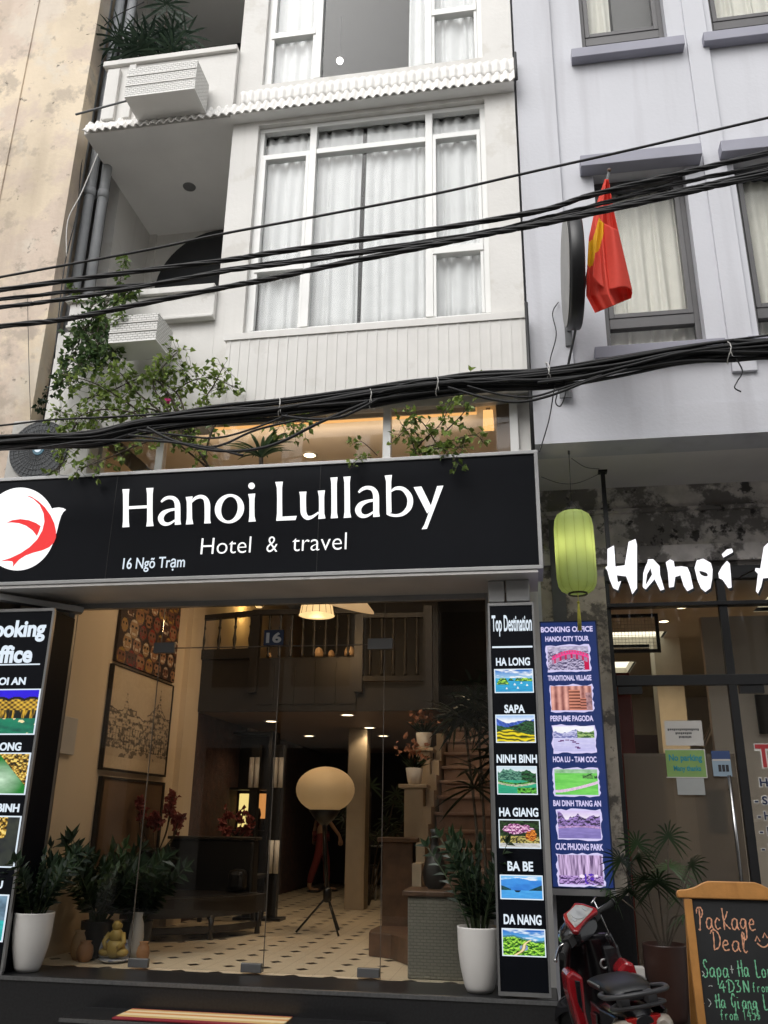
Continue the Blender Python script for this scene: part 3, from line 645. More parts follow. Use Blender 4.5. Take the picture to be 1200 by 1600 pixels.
pipe([(-4.45, 7.20, 4.2), (-4.45, 7.20, 13.6)], .055, 'pipe_grey', 'thick grey drain pipe in the gap, touching the white balcony pier')
pipe([(-4.64, 7.28, 4.2), (-4.64, 7.28, 13.6)], .03, 'pipe_dark', 'narrow pipe half hidden between the two thick grey drain pipes')
pipe([(.112, 6.66, 4.42), (.112, 6.66, 5.93)], .016, 'black_cable', 'black downpipe in the joint between the ribbed panel and the lilac wall', coll=False)
pipe([(.125, 6.64, 8.47), (.125, 6.72, 8.90)], .014, 'black_cable', 'short black pipe at the end of the corrugated eave', coll=False)
def wire(pts, r, mat, name, lab, cat, group=None, n=6):
    return tag(M().tube(pts, r, n).build(name, mat), lab, cat, group)
wire(spline([at(225, 3, 6.9), at(150, 60, 6.9), at(128, 250, 6.9), at(120, 330, 6.85), at(100, 420, 6.8), at(85, 560, 6.73)], 5), .006, 'black_cable', 'loose_wire', 'thin loose black wire running down beside the beige wall edge', 'wire')
wire(spline([at(153, 240, 6.8), at(128, 300, 6.74), at(106, 345, 6.74), at(104, 400, 6.8)], 5), .006, 'white_trim', 'loose_wire', 'thin pale wire hanging in front of the grey drain pipes', 'wire')
wire(spline([at(43, 460, 6.7), at(45, 560, 6.7), at(48, 655, 6.7)], 4), .003, 'black_cable', 'loose_wire', 'fine straight wire hanging down the face of the beige wall', 'wire')
t = wire([at(118, 179, 6.3), at(200, 157, 6.5), at(212, 154, 6.72)], .011, 'pipe_dark', 'metal_rod', 'rusty metal rod sticking out from the upper balcony towards the beige wall', 'rod')

# ================================================================ houses across the street, seen only in reflections
pm('far_wall', (.62, .59, .53), .85, var=.1, scale=1); pm('far_wall_grey', (.58, .57, .55), .85, var=.1, scale=1); pm('far_window', (.02, .022, .025), .2)
for i, (x0, x1, h, mt) in enumerate(((-16, -9.1, 7.5, 'far_wall'), (-9, -4.6, 8.4, 'far_wall_grey'), (-4.5, -.3, 6.6, 'far_wall'), (-.2, 4.2, 7.6, 'far_wall_grey'), (4.3, 9, 6.8, 'far_wall'), (9.1, 16, 8.2, 'far_wall_grey'))):
    t = thing('shop_house', 'plain shop house across the street number %s from the beige house' % ('one', 'two', 'three', 'four', 'five', 'six')[i], 'building', ((x0+x1)/2, -3, 0))
    M().box(x0, x1, -9, -1.6, 0, h).build('wall', mt, t)
    for z in (.1, 3.9, 7.1):
        for k in range(3):
            wx = x0+(x1-x0)*(k+.5)/3; M().box(wx-.55, wx+.55, -1.6, -1.57, z, z+(2.7 if z < 1 else 1.8)).build('window', 'far_window', t)
# ================================================================ signboard over the lobby
sg = thing('signboard', 'long black illuminated hotel signboard with white lettering and a white and red round emblem', 'sign', (-2.3, 6.5, 3.4))
SX0, SX1, SZ0, SZ1, SF = -5.0, .14, 3.40, 4.375, 6.35
M().box(SX0+.02, SX1-.02, SF+.012, 6.72, SZ0+.02, SZ1-.02).build('panel', 'sign_black', sg)
b = M()
for x in (-3.4, -1.62): b.box(x, x+.004, SF+.0105, SF+.013, SZ0+.03, SZ1-.03)
b.build('panel_seam', 'black_plastic', sg)
b = M()
for z in (SZ0, SZ1-.03): b.box(SX0, SX1, SF, 6.73, z, z+.03)
for x in (SX0, SX1-.03): b.box(x, x+.03, SF, 6.73, SZ0+.03, SZ1-.03)
b.build('frame', 'silver_frame', sg, bevel=.003)
LY = SF+.006
def za(dx, dy, s): return lambda u, v, d: at(dx+u/s, dy+v/s, LY+d)
def dep(fn, k=[0]):
    k[0] = (k[0]+1) % 9; o = .0006*k[0]; return lambda u, v, d: fn(u, v, d-o)
m = M(); fa = za(180, 740, 4.2857)
def el(cx, cy, rx, ry, n=40, tilt=0): return [(cx+rx*math.cos(2*PI*i/n)+tilt*math.sin(2*PI*i/n), cy+ry*math.sin(2*PI*i/n)) for i in range(n)]
def ring(m, o, i, fn, depth):
    n = len(o); a = m.add([fn(u, v, 0) for u, v in o]); c = m.add([fn(u, v, 0) for u, v in i]); e = m.add([fn(u, v, depth) for u, v in o]); g = m.add([fn(u, v, depth) for u, v in i])
    for k in range(n):
        q = (k+1) % n; m.face((a+k, a+q, c+q, c+k)); m.face((a+k, e+k, e+q, a+q)); m.face((c+k, c+q, g+q, g+k))
def stroke(m, pts, fn, depth=.006, n=6):
    P = spline([(a, b2, w) for a, b2, w in pts], n); m.ribbon([(p.x, p.y, p.z) for p in P], dep(fn), depth)
def poly(m, pts, fn, depth=.006): m.prism(pts, dep(fn), depth)
# H a n o i
poly(m, [(48, 105), (95, 103), (91, 140), (90, 230), (91, 320), (95, 357), (48, 360), (52, 320), (53, 230), (52, 140)], fa)
poly(m, [(208, 97), (256, 95), (251, 135), (250, 230), (251, 315), (257, 351), (208, 354), (213, 318), (214, 230), (213, 135)], fa)
poly(m, [(86, 219), (218, 212), (218, 231), (86, 238)], fa)
def let_a(dx, dy, s=1.0):
    stroke(m, [(308+dx, 190+dy, 12), (330+dx, 170+dy, 20), (360+dx, 160+dy, 22), (395+dx, 168+dy, 28), (415+dx, 200+dy, 36), (418+dx, 260+dy, 37), (418+dx, 310+dy, 37), (420+dx, 342+dy, 42)], fa)
    stroke(m, [(404+dx, 238+dy, 16), (360+dx, 246+dy, 20), (322+dx, 266+dy, 32), (305+dx, 300+dy, 38), (322+dx, 332+dy, 30), (360+dx, 336+dy, 18), (404+dx, 310+dy, 11)], fa)
let_a(0, 0)
poly(m, [(472, 157), (519, 152), (513, 190), (514, 245), (515, 300), (523, 338), (473, 341), (479, 300), (480, 245), (479, 190)], fa)
stroke(m, [(508, 195, 10), (535, 166, 20), (572, 154, 24), (603, 168, 30), (616, 205, 38), (617, 270, 37), (617, 310, 38), (618, 333, 45)], fa)
ring(m, el(765, 235, 98, 98, 44, -6), el(765, 235, 55, 80, 44, -8), dep(fa), .006)
poly(m, [(890, 137), (938, 133), (933, 170), (932, 228), (933, 285), (941, 320), (893, 323), (898, 290), (899, 228), (898, 170)], fa)
poly(m, el(913, 82, 22, 22, 20), fa)
# L u l l a b y
fa = za(420, 720, 4.0)
poly(m, [(40, 132), (88, 130), (83, 170), (83, 260), (84, 349), (175, 344), (167, 370), (46, 375), (51, 330), (52, 240), (50, 170)], fa)
stroke(m, [(213, 193, 46), (214, 225, 37), (215, 290, 36), (219, 330, 36), (240, 355, 28), (272, 350, 18), (312, 322, 11)], fa)
poly(m, [(306, 187), (351, 184), (346, 225), (346, 280), (347, 330), (354, 360), (309, 364), (313, 325), (314, 280), (313, 225)], fa)
poly(m, [(385, 105), (430, 102), (425, 140), (425, 230), (426, 325), (432, 357), (387, 360), (391, 325), (391, 230), (390, 140)], fa)
poly(m, [(466, 100), (511, 97), (506, 135), (507, 230), (508, 320), (515, 354), (468, 357), (473, 320), (473, 230), (472, 135)], fa)
let_a(253, 8)
poly(m, [(724, 92), (770, 88), (765, 130), (765, 230), (767, 322), (736, 334), (734, 230), (733, 130)], fa)
stroke(m, [(762, 192, 10), (795, 172, 20), (838, 176, 26), (872, 210, 34), (884, 250, 36), (874, 295, 33), (840, 330, 24), (800, 342, 17), (762, 338, 17), (738, 328, 14)], fa)
poly(m, [(905, 165), (954, 160), (1019, 292), (990, 330)], fa)
poly(m, [(1052, 158), (1091, 155), (988, 425), (955, 428), (972, 400), (992, 345)], fa)
# the two small lines: straight capitals mapped from measured corners on the board
def line(m, s, xl, yl, xr, yr, h, bold=0, desc=0):
    p, q = at(xl, yl, LY), at(xr, yr, LY); z0 = (p.z+q.z)/2
    text(m, s, (p.x, q.x, z0-desc, z0+h), lambda u, v, d: (u, LY+d, v), bold)
line(m, 'Hotel', 313, 866, 391, 863.5, .136, -.012)
line(m, '&', 416, 862.5, 433, 862, .130, -.012)
line(m, 'travel', 456, 861, 541, 858.5, .140, -.012)
m.build('lettering', 'letter_white', sg)
m = M(); line(m, '16 Ngõ Trạm', 191, 890, 288, 886.5, .098, .004, .026); m.build('address_lettering', 'letter_soft', sg)
# emblem: white disc with a tail and red swooshes
m = M(); fl = za(0, 740, 5.0)
m.prism(el(148, 433, 288, 324, 60, -14), lambda u, v, d: fl(u, v, d-.001), .006)
m.prism([(400, 275), (425, 268), (460, 264), (495, 270), (516, 282), (495, 300), (478, 330), (462, 380), (450, 430), (440, 470), (400, 470)], lambda u, v, d: fl(u, v, d-.0005), .006)
m.build('emblem_disc', 'letter_white', sg)
m = M()
def taper(pts, w): return [(x, y, w_) for (x, y), w_ in zip(pts, w)]
m.prism([(198, 168), (245, 180), (300, 215), (350, 262), (395, 325), (425, 390), (438, 450), (437, 500), (420, 540), (385, 575), (330, 600), (260, 618), (200, 640), (150, 672), (120, 705), (98, 732), (103, 702), (97, 686), (60, 682), (-2, 686), (80, 660), (160, 622), (230, 575), (290, 515), (330, 445), (347, 375), (340, 310), (310, 245), (260, 198)], lambda u, v, d: fl(u, v, d-.003), .004)
m.prism([(50, 384), (95, 364), (160, 355), (225, 364), (280, 385), (318, 410), (305, 450), (288, 488), (255, 445), (205, 408), (150, 388), (95, 382)], lambda u, v, d: fl(u, v, d-.003), .004)
m.build('emblem_swoosh', 'logo_red', sg)
# underside of the canopy behind the sign and its bracket
M().box(-4.46, .1, 6.36, 6.95, 3.375, 3.398).build('canopy_panel', 'alu_soffit', hotel)
b = M().box(-.29, -.16, 6.56, 6.7, 3.2, 3.375); b.box(-.15, .03, 6.55, 6.75, 3.2, 3.375); b.build('canopy_bracket', 'silver_frame', hotel, bevel=.01)
b = M().obox((-4.44, 6.42, 3.33), (-3.86, 6.9, 3.30), .10, .05); b.build('canopy_bracket', 'silver_frame', hotel)

# ================================================================ picture painters (ink of the small backlit photographs)
def C8(*c): return s2l(c)
def sm(a, b, x): t = max(0, min(1, (x-a)/(b-a))); return t*t*(3-2*t)
def trees(u, v, sd, k, dk, lt, hi=None):
    """clumps of foliage: light tops, dark gaps"""
    a = fb(u*k+sd, v*k*.8, sd); b = fb(u*k+sd, (v+.035)*k*.8, sd); t = .5+(a-b)*5+(vn(u*k*3, v*k*3, sd+4)-.5)*.7
    c = lerp(dk, lt, t); return lerp(c, hi, (t-.75)*2) if hi and t > .75 else c
def skyc(u, v, lo, hi, top, cl=(.95, .97, 1)):
    c = lerp(lo, hi, (v-.5)/max(.05, top-.5)); return lerp(c, cl, sm(.5, .75, fb(u*4+3, v*9, 17)))
def ridge(u, sd, k, base, amp): return base+amp*(fb(u*k+sd, sd, sd)-.35)
def water(u, v, dk, lt, sd=0): return lerp(dk, lt, .35+.5*fb(u*6, v*30, 5+sd)+.35*(v-.2))
def halong(u, v):
    if v > .62: return skyc(u, v, C8(190, 232, 250), C8(15, 110, 205), 1.0)
    for cx, by, rx, h, sd in ((.2, .33, .17, .33, 1), (.62, .48, .10, .17, 2), (.8, .46, .15, .20, 3), (.42, .50, .08, .10, 4), (.95, .47, .08, .14, 6)):
        t = abs(u-cx)/rx; top = by+h*(1-t**2.4)*(.85+.3*fb(u*18, sd, sd))
        if t < 1 and by <= v < top: return trees(u, v, sd, 20, C8(8, 70, 50), C8(120, 200, 50), C8(190, 235, 90)) if v > by+.02 else C8(10, 60, 60)
    for a, b2 in ((.52, .30), (.6, .14), (.85, .26), (.30, .12), (.70, .36)):
        if abs(u-a) < .035*(1-(v-b2)/.10) and 0 < v-b2 < .10: return C8(240, 250, 250)
    return water(u, v, C8(0, 90, 170), C8(60, 195, 235))
def sapa(u, v):
    m1, m2 = ridge(u, 2, 3.0, .80, .30)-.12*math.sin(u*3.1), ridge(u, 5, 4.0, .60, .3)+.2*(u-.5)
    if v > m1: return lerp(C8(250, 252, 255), C8(170, 205, 250), sm(.75, 1, v))
    if v > m2: s_ = fb((u+v*.5)*9, v*5, 4)-fb((u+v*.5)*9+.25, v*5, 4); return lerp(C8(10, 40, 130), C8(90, 130, 230), .45+s_*2.2)
    if v > .36+.10*math.sin(u*5): return trees(u, v, 8, 18, C8(5, 30, 20), C8(50, 100, 55))
    k = math.sin(46*v+14*fb(u*2.5, v*2, 6)); return lerp(C8(90, 95, 10), C8(250, 225, 30), .5+.5*k) if k > -.7 else C8(40, 50, 10)
def ninhbinh(u, v):
    m1 = ridge(u, 3, 5, .72, .45)
    if v > max(m1, .55): return lerp(C8(250, 252, 252), C8(150, 200, 225), (v-.7)*2)
    if u > .62 and v > .42+.3*(.9-u): return trees(u, v, 9, 16, C8(4, 28, 18), C8(45, 105, 60))
    if v > .5: return trees(u, v, 2, 12, C8(25, 80, 70), C8(110, 165, 140))
    yb = .40-.10*math.sin(u*3.3)
    if abs(v-yb) < .035: return lerp(C8(240, 240, 215), C8(110, 120, 80), fb(u*40, v*20, 3))
    if yb < v < yb+.10: return trees(u, v, 7, 26, C8(15, 60, 25), C8(95, 175, 70))
    if v < .22 and u > .5: return trees(u, v, 5, 18, C8(10, 70, 20), C8(110, 205, 70))
    return water(u, v, C8(0, 105, 80), C8(60, 195, 150))
def hagiang(u, v):
    if v < .15: return lerp(C8(150, 148, 140), C8(235, 235, 235), fb(u*8, v*40, 2))
    if (abs(u-.42) < .018 and v < .34) or (abs(u-.42) < .03 and v < .2 and vn(u*60, v*40) > .4): return C8(15, 15, 20)
    g = fb(u*7, v*6, 4); d = math.hypot((u-.45)/.42, (v-.68)/.22)
    if d < .75+.7*(g-.4) and vn(u*40, v*40, 8) > .22: return trees(u, v, 3, 22, C8(120, 45, 105), C8(240, 160, 215), C8(255, 215, 240))
    if math.hypot((u-.78)/.16, (v-.45)/.25) < .8+.5*(g-.4): return trees(u, v, 6, 22, C8(120, 45, 10), C8(245, 150, 50))
    if v < .42: return trees(u, v, 11, 24, C8(60, 55, 15), C8(205, 190, 110))
    return trees(u, v, 13, 16, C8(4, 14, 6), C8(45, 75, 35))
def babe(u, v):
    m = ridge(u, 7, 2.2, .74, .35)
    if v > max(m, .62): return lerp(C8(120, 195, 250), C8(235, 245, 255), sm(.45, .7, fb(u*4, v*8, 3)))
    if v > .36:
        if (u < .24 and v < .58-.75*u*.9) or (u > .66 and v < .36+.75*(u-.66)): return trees(u, v, 3, 24, C8(2, 30, 40), C8(20, 80, 85))
        return lerp(C8(5, 75, 185), C8(70, 160, 240), .3+.6*fb(u*5, v*7, 3)+.6*(v-.5))
    if math.hypot((u-.40)/.075, (v-.36)/.09) < 1: return C8(5, 35, 55)
    return water(u, v, C8(10, 105, 205), C8(90, 190, 250), 2)
def danang(u, v):
    m = .66+.10*math.sin(u*5+.6)+.05*fb(u*8, 0, 2)
    if v > m: return skyc(u, v, C8(120, 205, 245), C8(10, 100, 200), 1.0, C8(225, 240, 255))
    x = .28+.55*sm(0, .8, v)+.10*math.sin(v*9)
    if abs(u-x) < .055-.03*v: return lerp(C8(250, 240, 190), C8(215, 170, 60), (abs(u-x)/.05)) if abs(u-x) < .04-.02*v else C8(120, 95, 40)
    if math.hypot((u-.5)/.10, (v-.30)/.13) < .8+.3*fb(u*20, v*20, 3): return lerp(C8(60, 90, 160), C8(170, 195, 225), fb(u*24, v*24, 5))
    if abs(v-m+.03) < .03: return C8(70, 130, 150)
    return trees(u, v, 4, 15, C8(8, 60, 10), C8(120, 205, 45), C8(190, 240, 90))
def hoian(u, v):
    r = .80+.05*abs(math.sin(u*9))
    if v > r: return lerp(C8(60, 30, 190), C8(40, 15, 230), v)
    if v > r-.06: return C8(20, 12, 20)
    if v > .54:
        w = math.sin(u*46)*math.sin(v*60); return lerp(C8(60, 34, 8), C8(255, 205, 70), .35+.5*w+.5*(fb(u*9, v*9, 2)-.4))
    if v > .34: return lerp(C8(8, 20, 18), C8(230, 180, 50), sm(.45, .8, fb(u*26, v*5, 3)))
    if vn(u*15, v*15, 5) > .86: return C8(255, 235, 180)
    return lerp(C8(4, 30, 50), C8(30, 150, 110), .2+.8*fb(u*5, v*14, 4))
def cuchong(u, v):
    if u+v*.8 > 1.15: return trees(u, v, 5, 14, C8(40, 32, 8), C8(200, 150, 45), C8(255, 225, 120))
    g = math.hypot(u-.45, v-.35); return lerp(lerp(C8(225, 255, 225), C8(20, 140, 45), g*1.9), C8(10, 90, 30), .5*fb(u*6, v*12, 3))
def nightpark(u, v):
    if u < .75 and v > .45+.2*fb(u*5, 2, 2): return trees(u, v, 6, 15, C8(40, 26, 4), C8(225, 175, 55), C8(255, 225, 130))
    return lerp(C8(14, 16, 34), C8(70, 76, 60), .8*fb(u*7, v*9, 2))
def coast(u, v): return water(u, v, C8(10, 40, 70), C8(60, 220, 215)) if v < .45 else lerp(C8(20, 28, 50), C8(130, 165, 190), fb(u*5, v*6, 3)+(v-.6))
def redbridge(u, v):
    a = .46+.24*math.sin(PI*max(0, min(1, (u-.12)/.95)))
    if u > .1 and abs(v-a) < .035: return C8(250, 70, 150)
    if u > .1 and a < v < a+.13: return C8(235, 40, 120) if math.sin(u*95) > -.1 or v > a+.10 else C8(165, 120, 165)
    if u > .1 and a-.22 < v < a: return C8(205, 20, 90) if math.sin(u*46) > .55 else lerp(C8(110, 60, 110), C8(200, 160, 190), fb(u*12, v*12, 4))
    if u > .88 and v < .45: return C8(200, 15, 75)
    return trees(u, v, 3, 14, C8(70, 60, 100), C8(205, 195, 225)) if v < .8 else lerp(C8(235, 230, 250), C8(120, 105, 150), fb(u*14, v*14, 8))
def pots(u, v):
    if .44 < u < .72 and v < .84: return lerp(C8(80, 35, 25), C8(230, 150, 125), .5+.45*math.sin(v*48)+.3*(.58-u)*2)
    if .70 < u < .86 and v < .5: return lerp(C8(75, 35, 30), C8(220, 140, 120), .5+.45*math.sin(v*55))
    if u > .84 and v < .72: return lerp(C8(60, 35, 60), C8(215, 165, 165), fb(u*16, v*12, 4))
    return lerp(C8(120, 60, 60), C8(245, 180, 165), .5+.35*math.sin(u*38)+.5*(fb(u*8, v*5, 5)-.4))
def boats(u, v):
    m = ridge(u, 4, 4, .72, .4)
    if v > max(m, .6): return C8(250, 250, 255)
    if v > .53: return trees(u, v, 3, 12, C8(110, 115, 175), C8(205, 205, 240)) if u < .58 else trees(u, v, 6, 16, C8(45, 85, 45), C8(165, 195, 120))
    for a, b2 in ((.2, .42), (.33, .45), (.5, .37), (.58, .31), (.56, .17), (.60, .13), (.15, .40), (.45, .43)):
        if abs(u-a) < .045 and abs(v-b2) < .022: return C8(95, 30, 110)
    return water(u, v, C8(165, 160, 225), C8(225, 222, 252))
def field(u, v):
    if v > .84: return lerp(C8(190, 225, 190), C8(110, 165, 110), fb(u*10, v*10, 1))
    if u > .66 and .64 < v < .84 and fb(u*10, v*10, 3) > .4: return trees(u, v, 5, 22, C8(20, 70, 35), C8(110, 165, 90))
    y = .14+.40*max(0, u-.1)**1.35
    if abs(v-y) < .055: return C8(205, 55, 85) if vn(u*16, 3, 6) > .78 else lerp(C8(205, 170, 215), C8(255, 225, 240), fb(u*26, v*20, 2))
    return lerp(C8(55, 160, 55), C8(140, 235, 110), .25+.75*fb(u*5, v*16, 3))
def violet_river(u, v):
    m = ridge(u, 9, 5, .78, .5)
    if v > max(m, .62): return lerp(C8(250, 240, 255), C8(190, 160, 235), (v-.7)*2)
    if v > .44: return trees(u, v, 4, 15, C8(48, 44, 66), C8(165, 135, 205))
    if abs(v-(.38+.05*math.sin(u*3))) < .035: return lerp(C8(230, 190, 245), C8(110, 70, 120), fb(u*34, v*20, 3))
    return water(u, v, C8(80, 72, 135), C8(165, 150, 220))
def violet_forest(u, v):
    t = fb(u*11, v*1.2, 2)-fb(u*11+.3, v*1.2, 2); c = lerp(C8(80, 55, 100), C8(235, 205, 250), .5+t*2.4)
    if v < .30: c = trees(u, v, 7, 20, C8(60, 35, 90), C8(200, 165, 230))
    if v < .36 and math.hypot(u-.52, v-.28) < .06 or math.hypot(u-.84, v-.3) < .045: return C8(250, 235, 255)
    if .58 < u < .78 and v < .38 and vn(u*22, v*18, 3) > .5: return C8(85, 40, 185)
    return c
def picture(par, rect, Y, fn, nu=84, nv=58, mat='lightbox_picture', name='picture', border=.012, bmat='letter_soft', rough=0, seed=0):
    x0, x1, z0, z1 = rect; rnd = random.Random(seed)
    if border:
        if rough:
            n = 9; pts = []
            for k in range(n): pts.append((x0-border+(x1-x0+2*border)*k/n, z0-border-rnd.uniform(0, rough)))
            for k in range(n): pts.append((x1+border+rnd.uniform(-rough*.5, rough), z0-border+(z1-z0+2*border)*k/n))
            for k in range(n): pts.append((x1+border-(x1-x0+2*border)*k/n, z1+border+rnd.uniform(-rough*.5, rough)))
            for k in range(n): pts.append((x0-border-rnd.uniform(-rough*.5, rough), z1+border-(z1-z0+2*border)*k/n))
        else: pts = [(x0-border, z0-border), (x1+border, z0-border), (x1+border, z1+border), (x0-border, z1+border)]
        bd = M().prism(pts, lambda u, v, d: (u, Y-.002+d, v), .004).build('picture_border', bmat, par)
    return M().grid(lambda u, v: (x0+(x1-x0)*u, Y-.004, z0+(z1-z0)*v), nu, nv, False, fn).build(name, mat, par)
def px_rect(xl, yt, xr, yb, Y):
    a, b2, c, d = at(xl, yt, Y), at(xr, yt, Y), at(xl, yb, Y), at(xr, yb, Y)
    return ((a.x+c.x)/2, (b2.x+d.x)/2, (c.z+d.z)/2, (a.z+b2.z)/2)

# ---------------------------------------------------------------- booking box at the left of the door
bo = thing('lightbox_sign', 'deep black upright light box headed Booking Office, beside the beige house', 'sign', (-4.17, 6.68, .5))
BY = 6.5
M().box(-4.49, -3.905, BY+.006, 6.88, .5, 3.225).box(-4.66, -4.49, BY+.006, 6.73, .5, 3.225).build('cabinet', 'sign_black', bo, bevel=.004)
b = M().box(-4.67, -3.89, BY, BY+.03, .5, .52); b.box(-4.67, -3.89, BY, BY+.03, 3.21, 3.235); b.box(-4.67, -4.655, BY, BY+.03, .52, 3.21); b.box(-3.905, -3.885, BY, BY+.03, .52, 3.21)
b.build('frame', 'steel_brushed', bo)
m = M(); f2 = lambda u, v, d: (u, BY-.001+d, v)
def rr(*a): return px_rect(*a, BY)
text(m, 'Booking', (-4.505, at(71, 985, BY).x, at(40, 1003, BY).z, at(40, 969, BY).z), f2, .035); m.build('lettering', 'letter_soft', bo); m = M()
text(m, 'Office', (-4.47, at(51, 1020, BY).x, at(25, 1036, BY).z, at(25, 1008, BY).z), f2, .035); m.build('lettering', 'letter_soft', bo); m = M()
q = at(30, 1038, BY); m.box(-4.50, at(62, 1038, BY).x, BY-.001, BY+.004, q.z-.006, q.z+.004); m.build('underline', 'letter_soft', bo)
for s, yt, yb, xr, xl in (('HOI AN', 1058, 1070, 39, None), ('CUC PHUONG', 1160, 1173, 32, None), ('NINH BINH', 1256, 1269, 29, None), ('MAI CHAU', 1376, 1389, 3, None)):
    x1 = at(xr, yb, BY).x; wd = {'HOI AN': .30, 'CUC PHUONG': .42, 'NINH BINH': .42, 'MAI CHAU': .36}[s] if s != 'CUC PHUONG' else .42
    m = M(); text(m, s if s != 'CUC PHUONG' else 'HA LONG', (x1-(wd if s != 'CUC PHUONG' else .36), x1, at(xr, yb, BY).z, at(xr, yt, BY).z), f2, .03); m.build('lettering', 'letter_soft', bo)
for (yt, yb, xr), fn in zip(((1078, 1146, 57), (1178, 1240, 42), (1277, 1354, 26), (1400, 1470, 7)), (hoian, cuchong, nightpark, coast)):
    x1 = at(xr, (yt+yb)/2, BY).x; picture(bo, (x1-.40, x1, at(xr, yb, BY).z, at(xr, yt, BY).z), BY+.002, fn, border=.010)

# ---------------------------------------------------------------- black destination panel right of the door
td = thing('lightbox_sign', 'narrow black upright light box headed Top Destination, between the glass door and the blue board', 'sign', (-.115, 6.56, .53))
TY = 6.5
M().box(-.283, .048, TY+.006, 6.62, .53, 3.17).build('cabinet', 'sign_black', td, bevel=.003)
b = M().box(-.292, .056, TY, TY+.03, .515, .54); b.box(-.292, .056, TY, TY+.03, 3.158, 3.18); b.box(-.292, -.277, TY, TY+.03, .54, 3.158); b.box(.042, .056, TY, TY+.03, .54, 3.158)
b.build('frame', 'steel_brushed', td)
m = M(); f3 = lambda u, v, d: (u, TY-.001+d, v)
def row(par, mat, s, xl, xr, yt, yb, Y, f, bold=.03): m = M(); text(m, s, px_rect(xl, yt, xr, yb, Y), f, bold); m.build('lettering', mat, par)
row(td, 'letter_soft', 'Top Destination', 768.5, 831, 961, 994, TY, f3, .02)
q = px_rect(769, 1009.5, 832, 1012, TY); m.box(q[0], q[1], TY-.001, TY+.003, q[2], q[3]); m.build('underline', 'letter_soft', td)
for s, xl, xr, yt, yb in (('HA LONG', 775, 828, 1027.5, 1040), ('SAPA', 788, 820, 1101, 1114), ('NINH BINH', 776, 839, 1179, 1192), ('HA GIANG', 780, 841, 1262, 1276), ('BA BE', 793, 833, 1346, 1361), ('DA NANG', 787, 846, 1429, 1445)):
    row(td, 'letter_soft', s, xl, xr, yt, yb, TY, f3, .03)
for (xl, xr, yt, yb), fn in zip(((773, 833, 1045.5, 1082), (775, 836, 1117, 1160), (777, 839, 1197.5, 1241), (780, 844, 1281, 1325), (782, 848, 1368, 1405), (785, 852, 1452, 1494)), (halong, sapa, ninhbinh, hagiang, babe, danang)):
    picture(td, px_rect(xl+1, yt+1, xr-1, yb-1, TY), TY+.002, fn, border=.007)

# ---------------------------------------------------------------- blue booking board in front of the recess
bb = thing('lightbox_sign', 'blue upright light box headed Booking Office with six torn-edged photographs, under the green lantern', 'sign', (.33, 7.2, 1.05))
UY = 7.15; r0 = (at(842, 968, UY).x, at(932, 972, UY).x, at(860, 1388, UY).z, at(885, 970, UY).z)
M().box(r0[0], r0[1], UY+.004, UY+.10, r0[2], r0[3]).build('cabinet', 'sign_navy', bb, bevel=.003)
em('board_blue', s2l((24, 46, 104)), .9)
M().box(r0[0]+.012, r0[1]-.012, UY+.001, UY+.004, r0[2]+.012, r0[3]-.012).build('lit_face', 'board_blue', bb)
M().box(r0[0]-.005, r0[1]+.005, UY-.005, UY+.11, r0[2]-.045, r0[2]).build('bottom_rail', 'silver_frame', bb)
f4 = lambda u, v, d: (u, UY-.003+d, v)
for s, xl, xr, yt, yb in (('BOOKING OFFICE', 845, 926, 979, 987.5), ('HANOI CITY TOUR', 852, 920, 994, 1002), ('TRADITIONAL VILLAGE', 856, 924, 1055, 1063.5), ('PERFUME PAGODA', 860, 927, 1118, 1127), ('HOA LU - TAM COC', 864, 932, 1182, 1191), ('BAI DINH TRANG AN', 864.5, 939, 1250.5, 1260), ('CUC PHUONG PARK', 868, 942.5, 1318, 1328.5)):
    row(bb, 'letter_violet', s, xl, xr, yt, yb, UY, f4, .03)
for k, ((xl, xr, yt, yb), fn) in enumerate(zip(((856, 920, 1010, 1047), (861, 925, 1072, 1110), (865, 929, 1135, 1174), (867, 934, 1202, 1242), (872, 938, 1267, 1310), (873, 942, 1336, 1382)), (redbridge, pots, boats, field, violet_river, violet_forest))):
    picture(bb, px_rect(xl, yt, xr, yb, UY), UY-.002, fn, border=.007, bmat='letter_violet', rough=.012, seed=k)

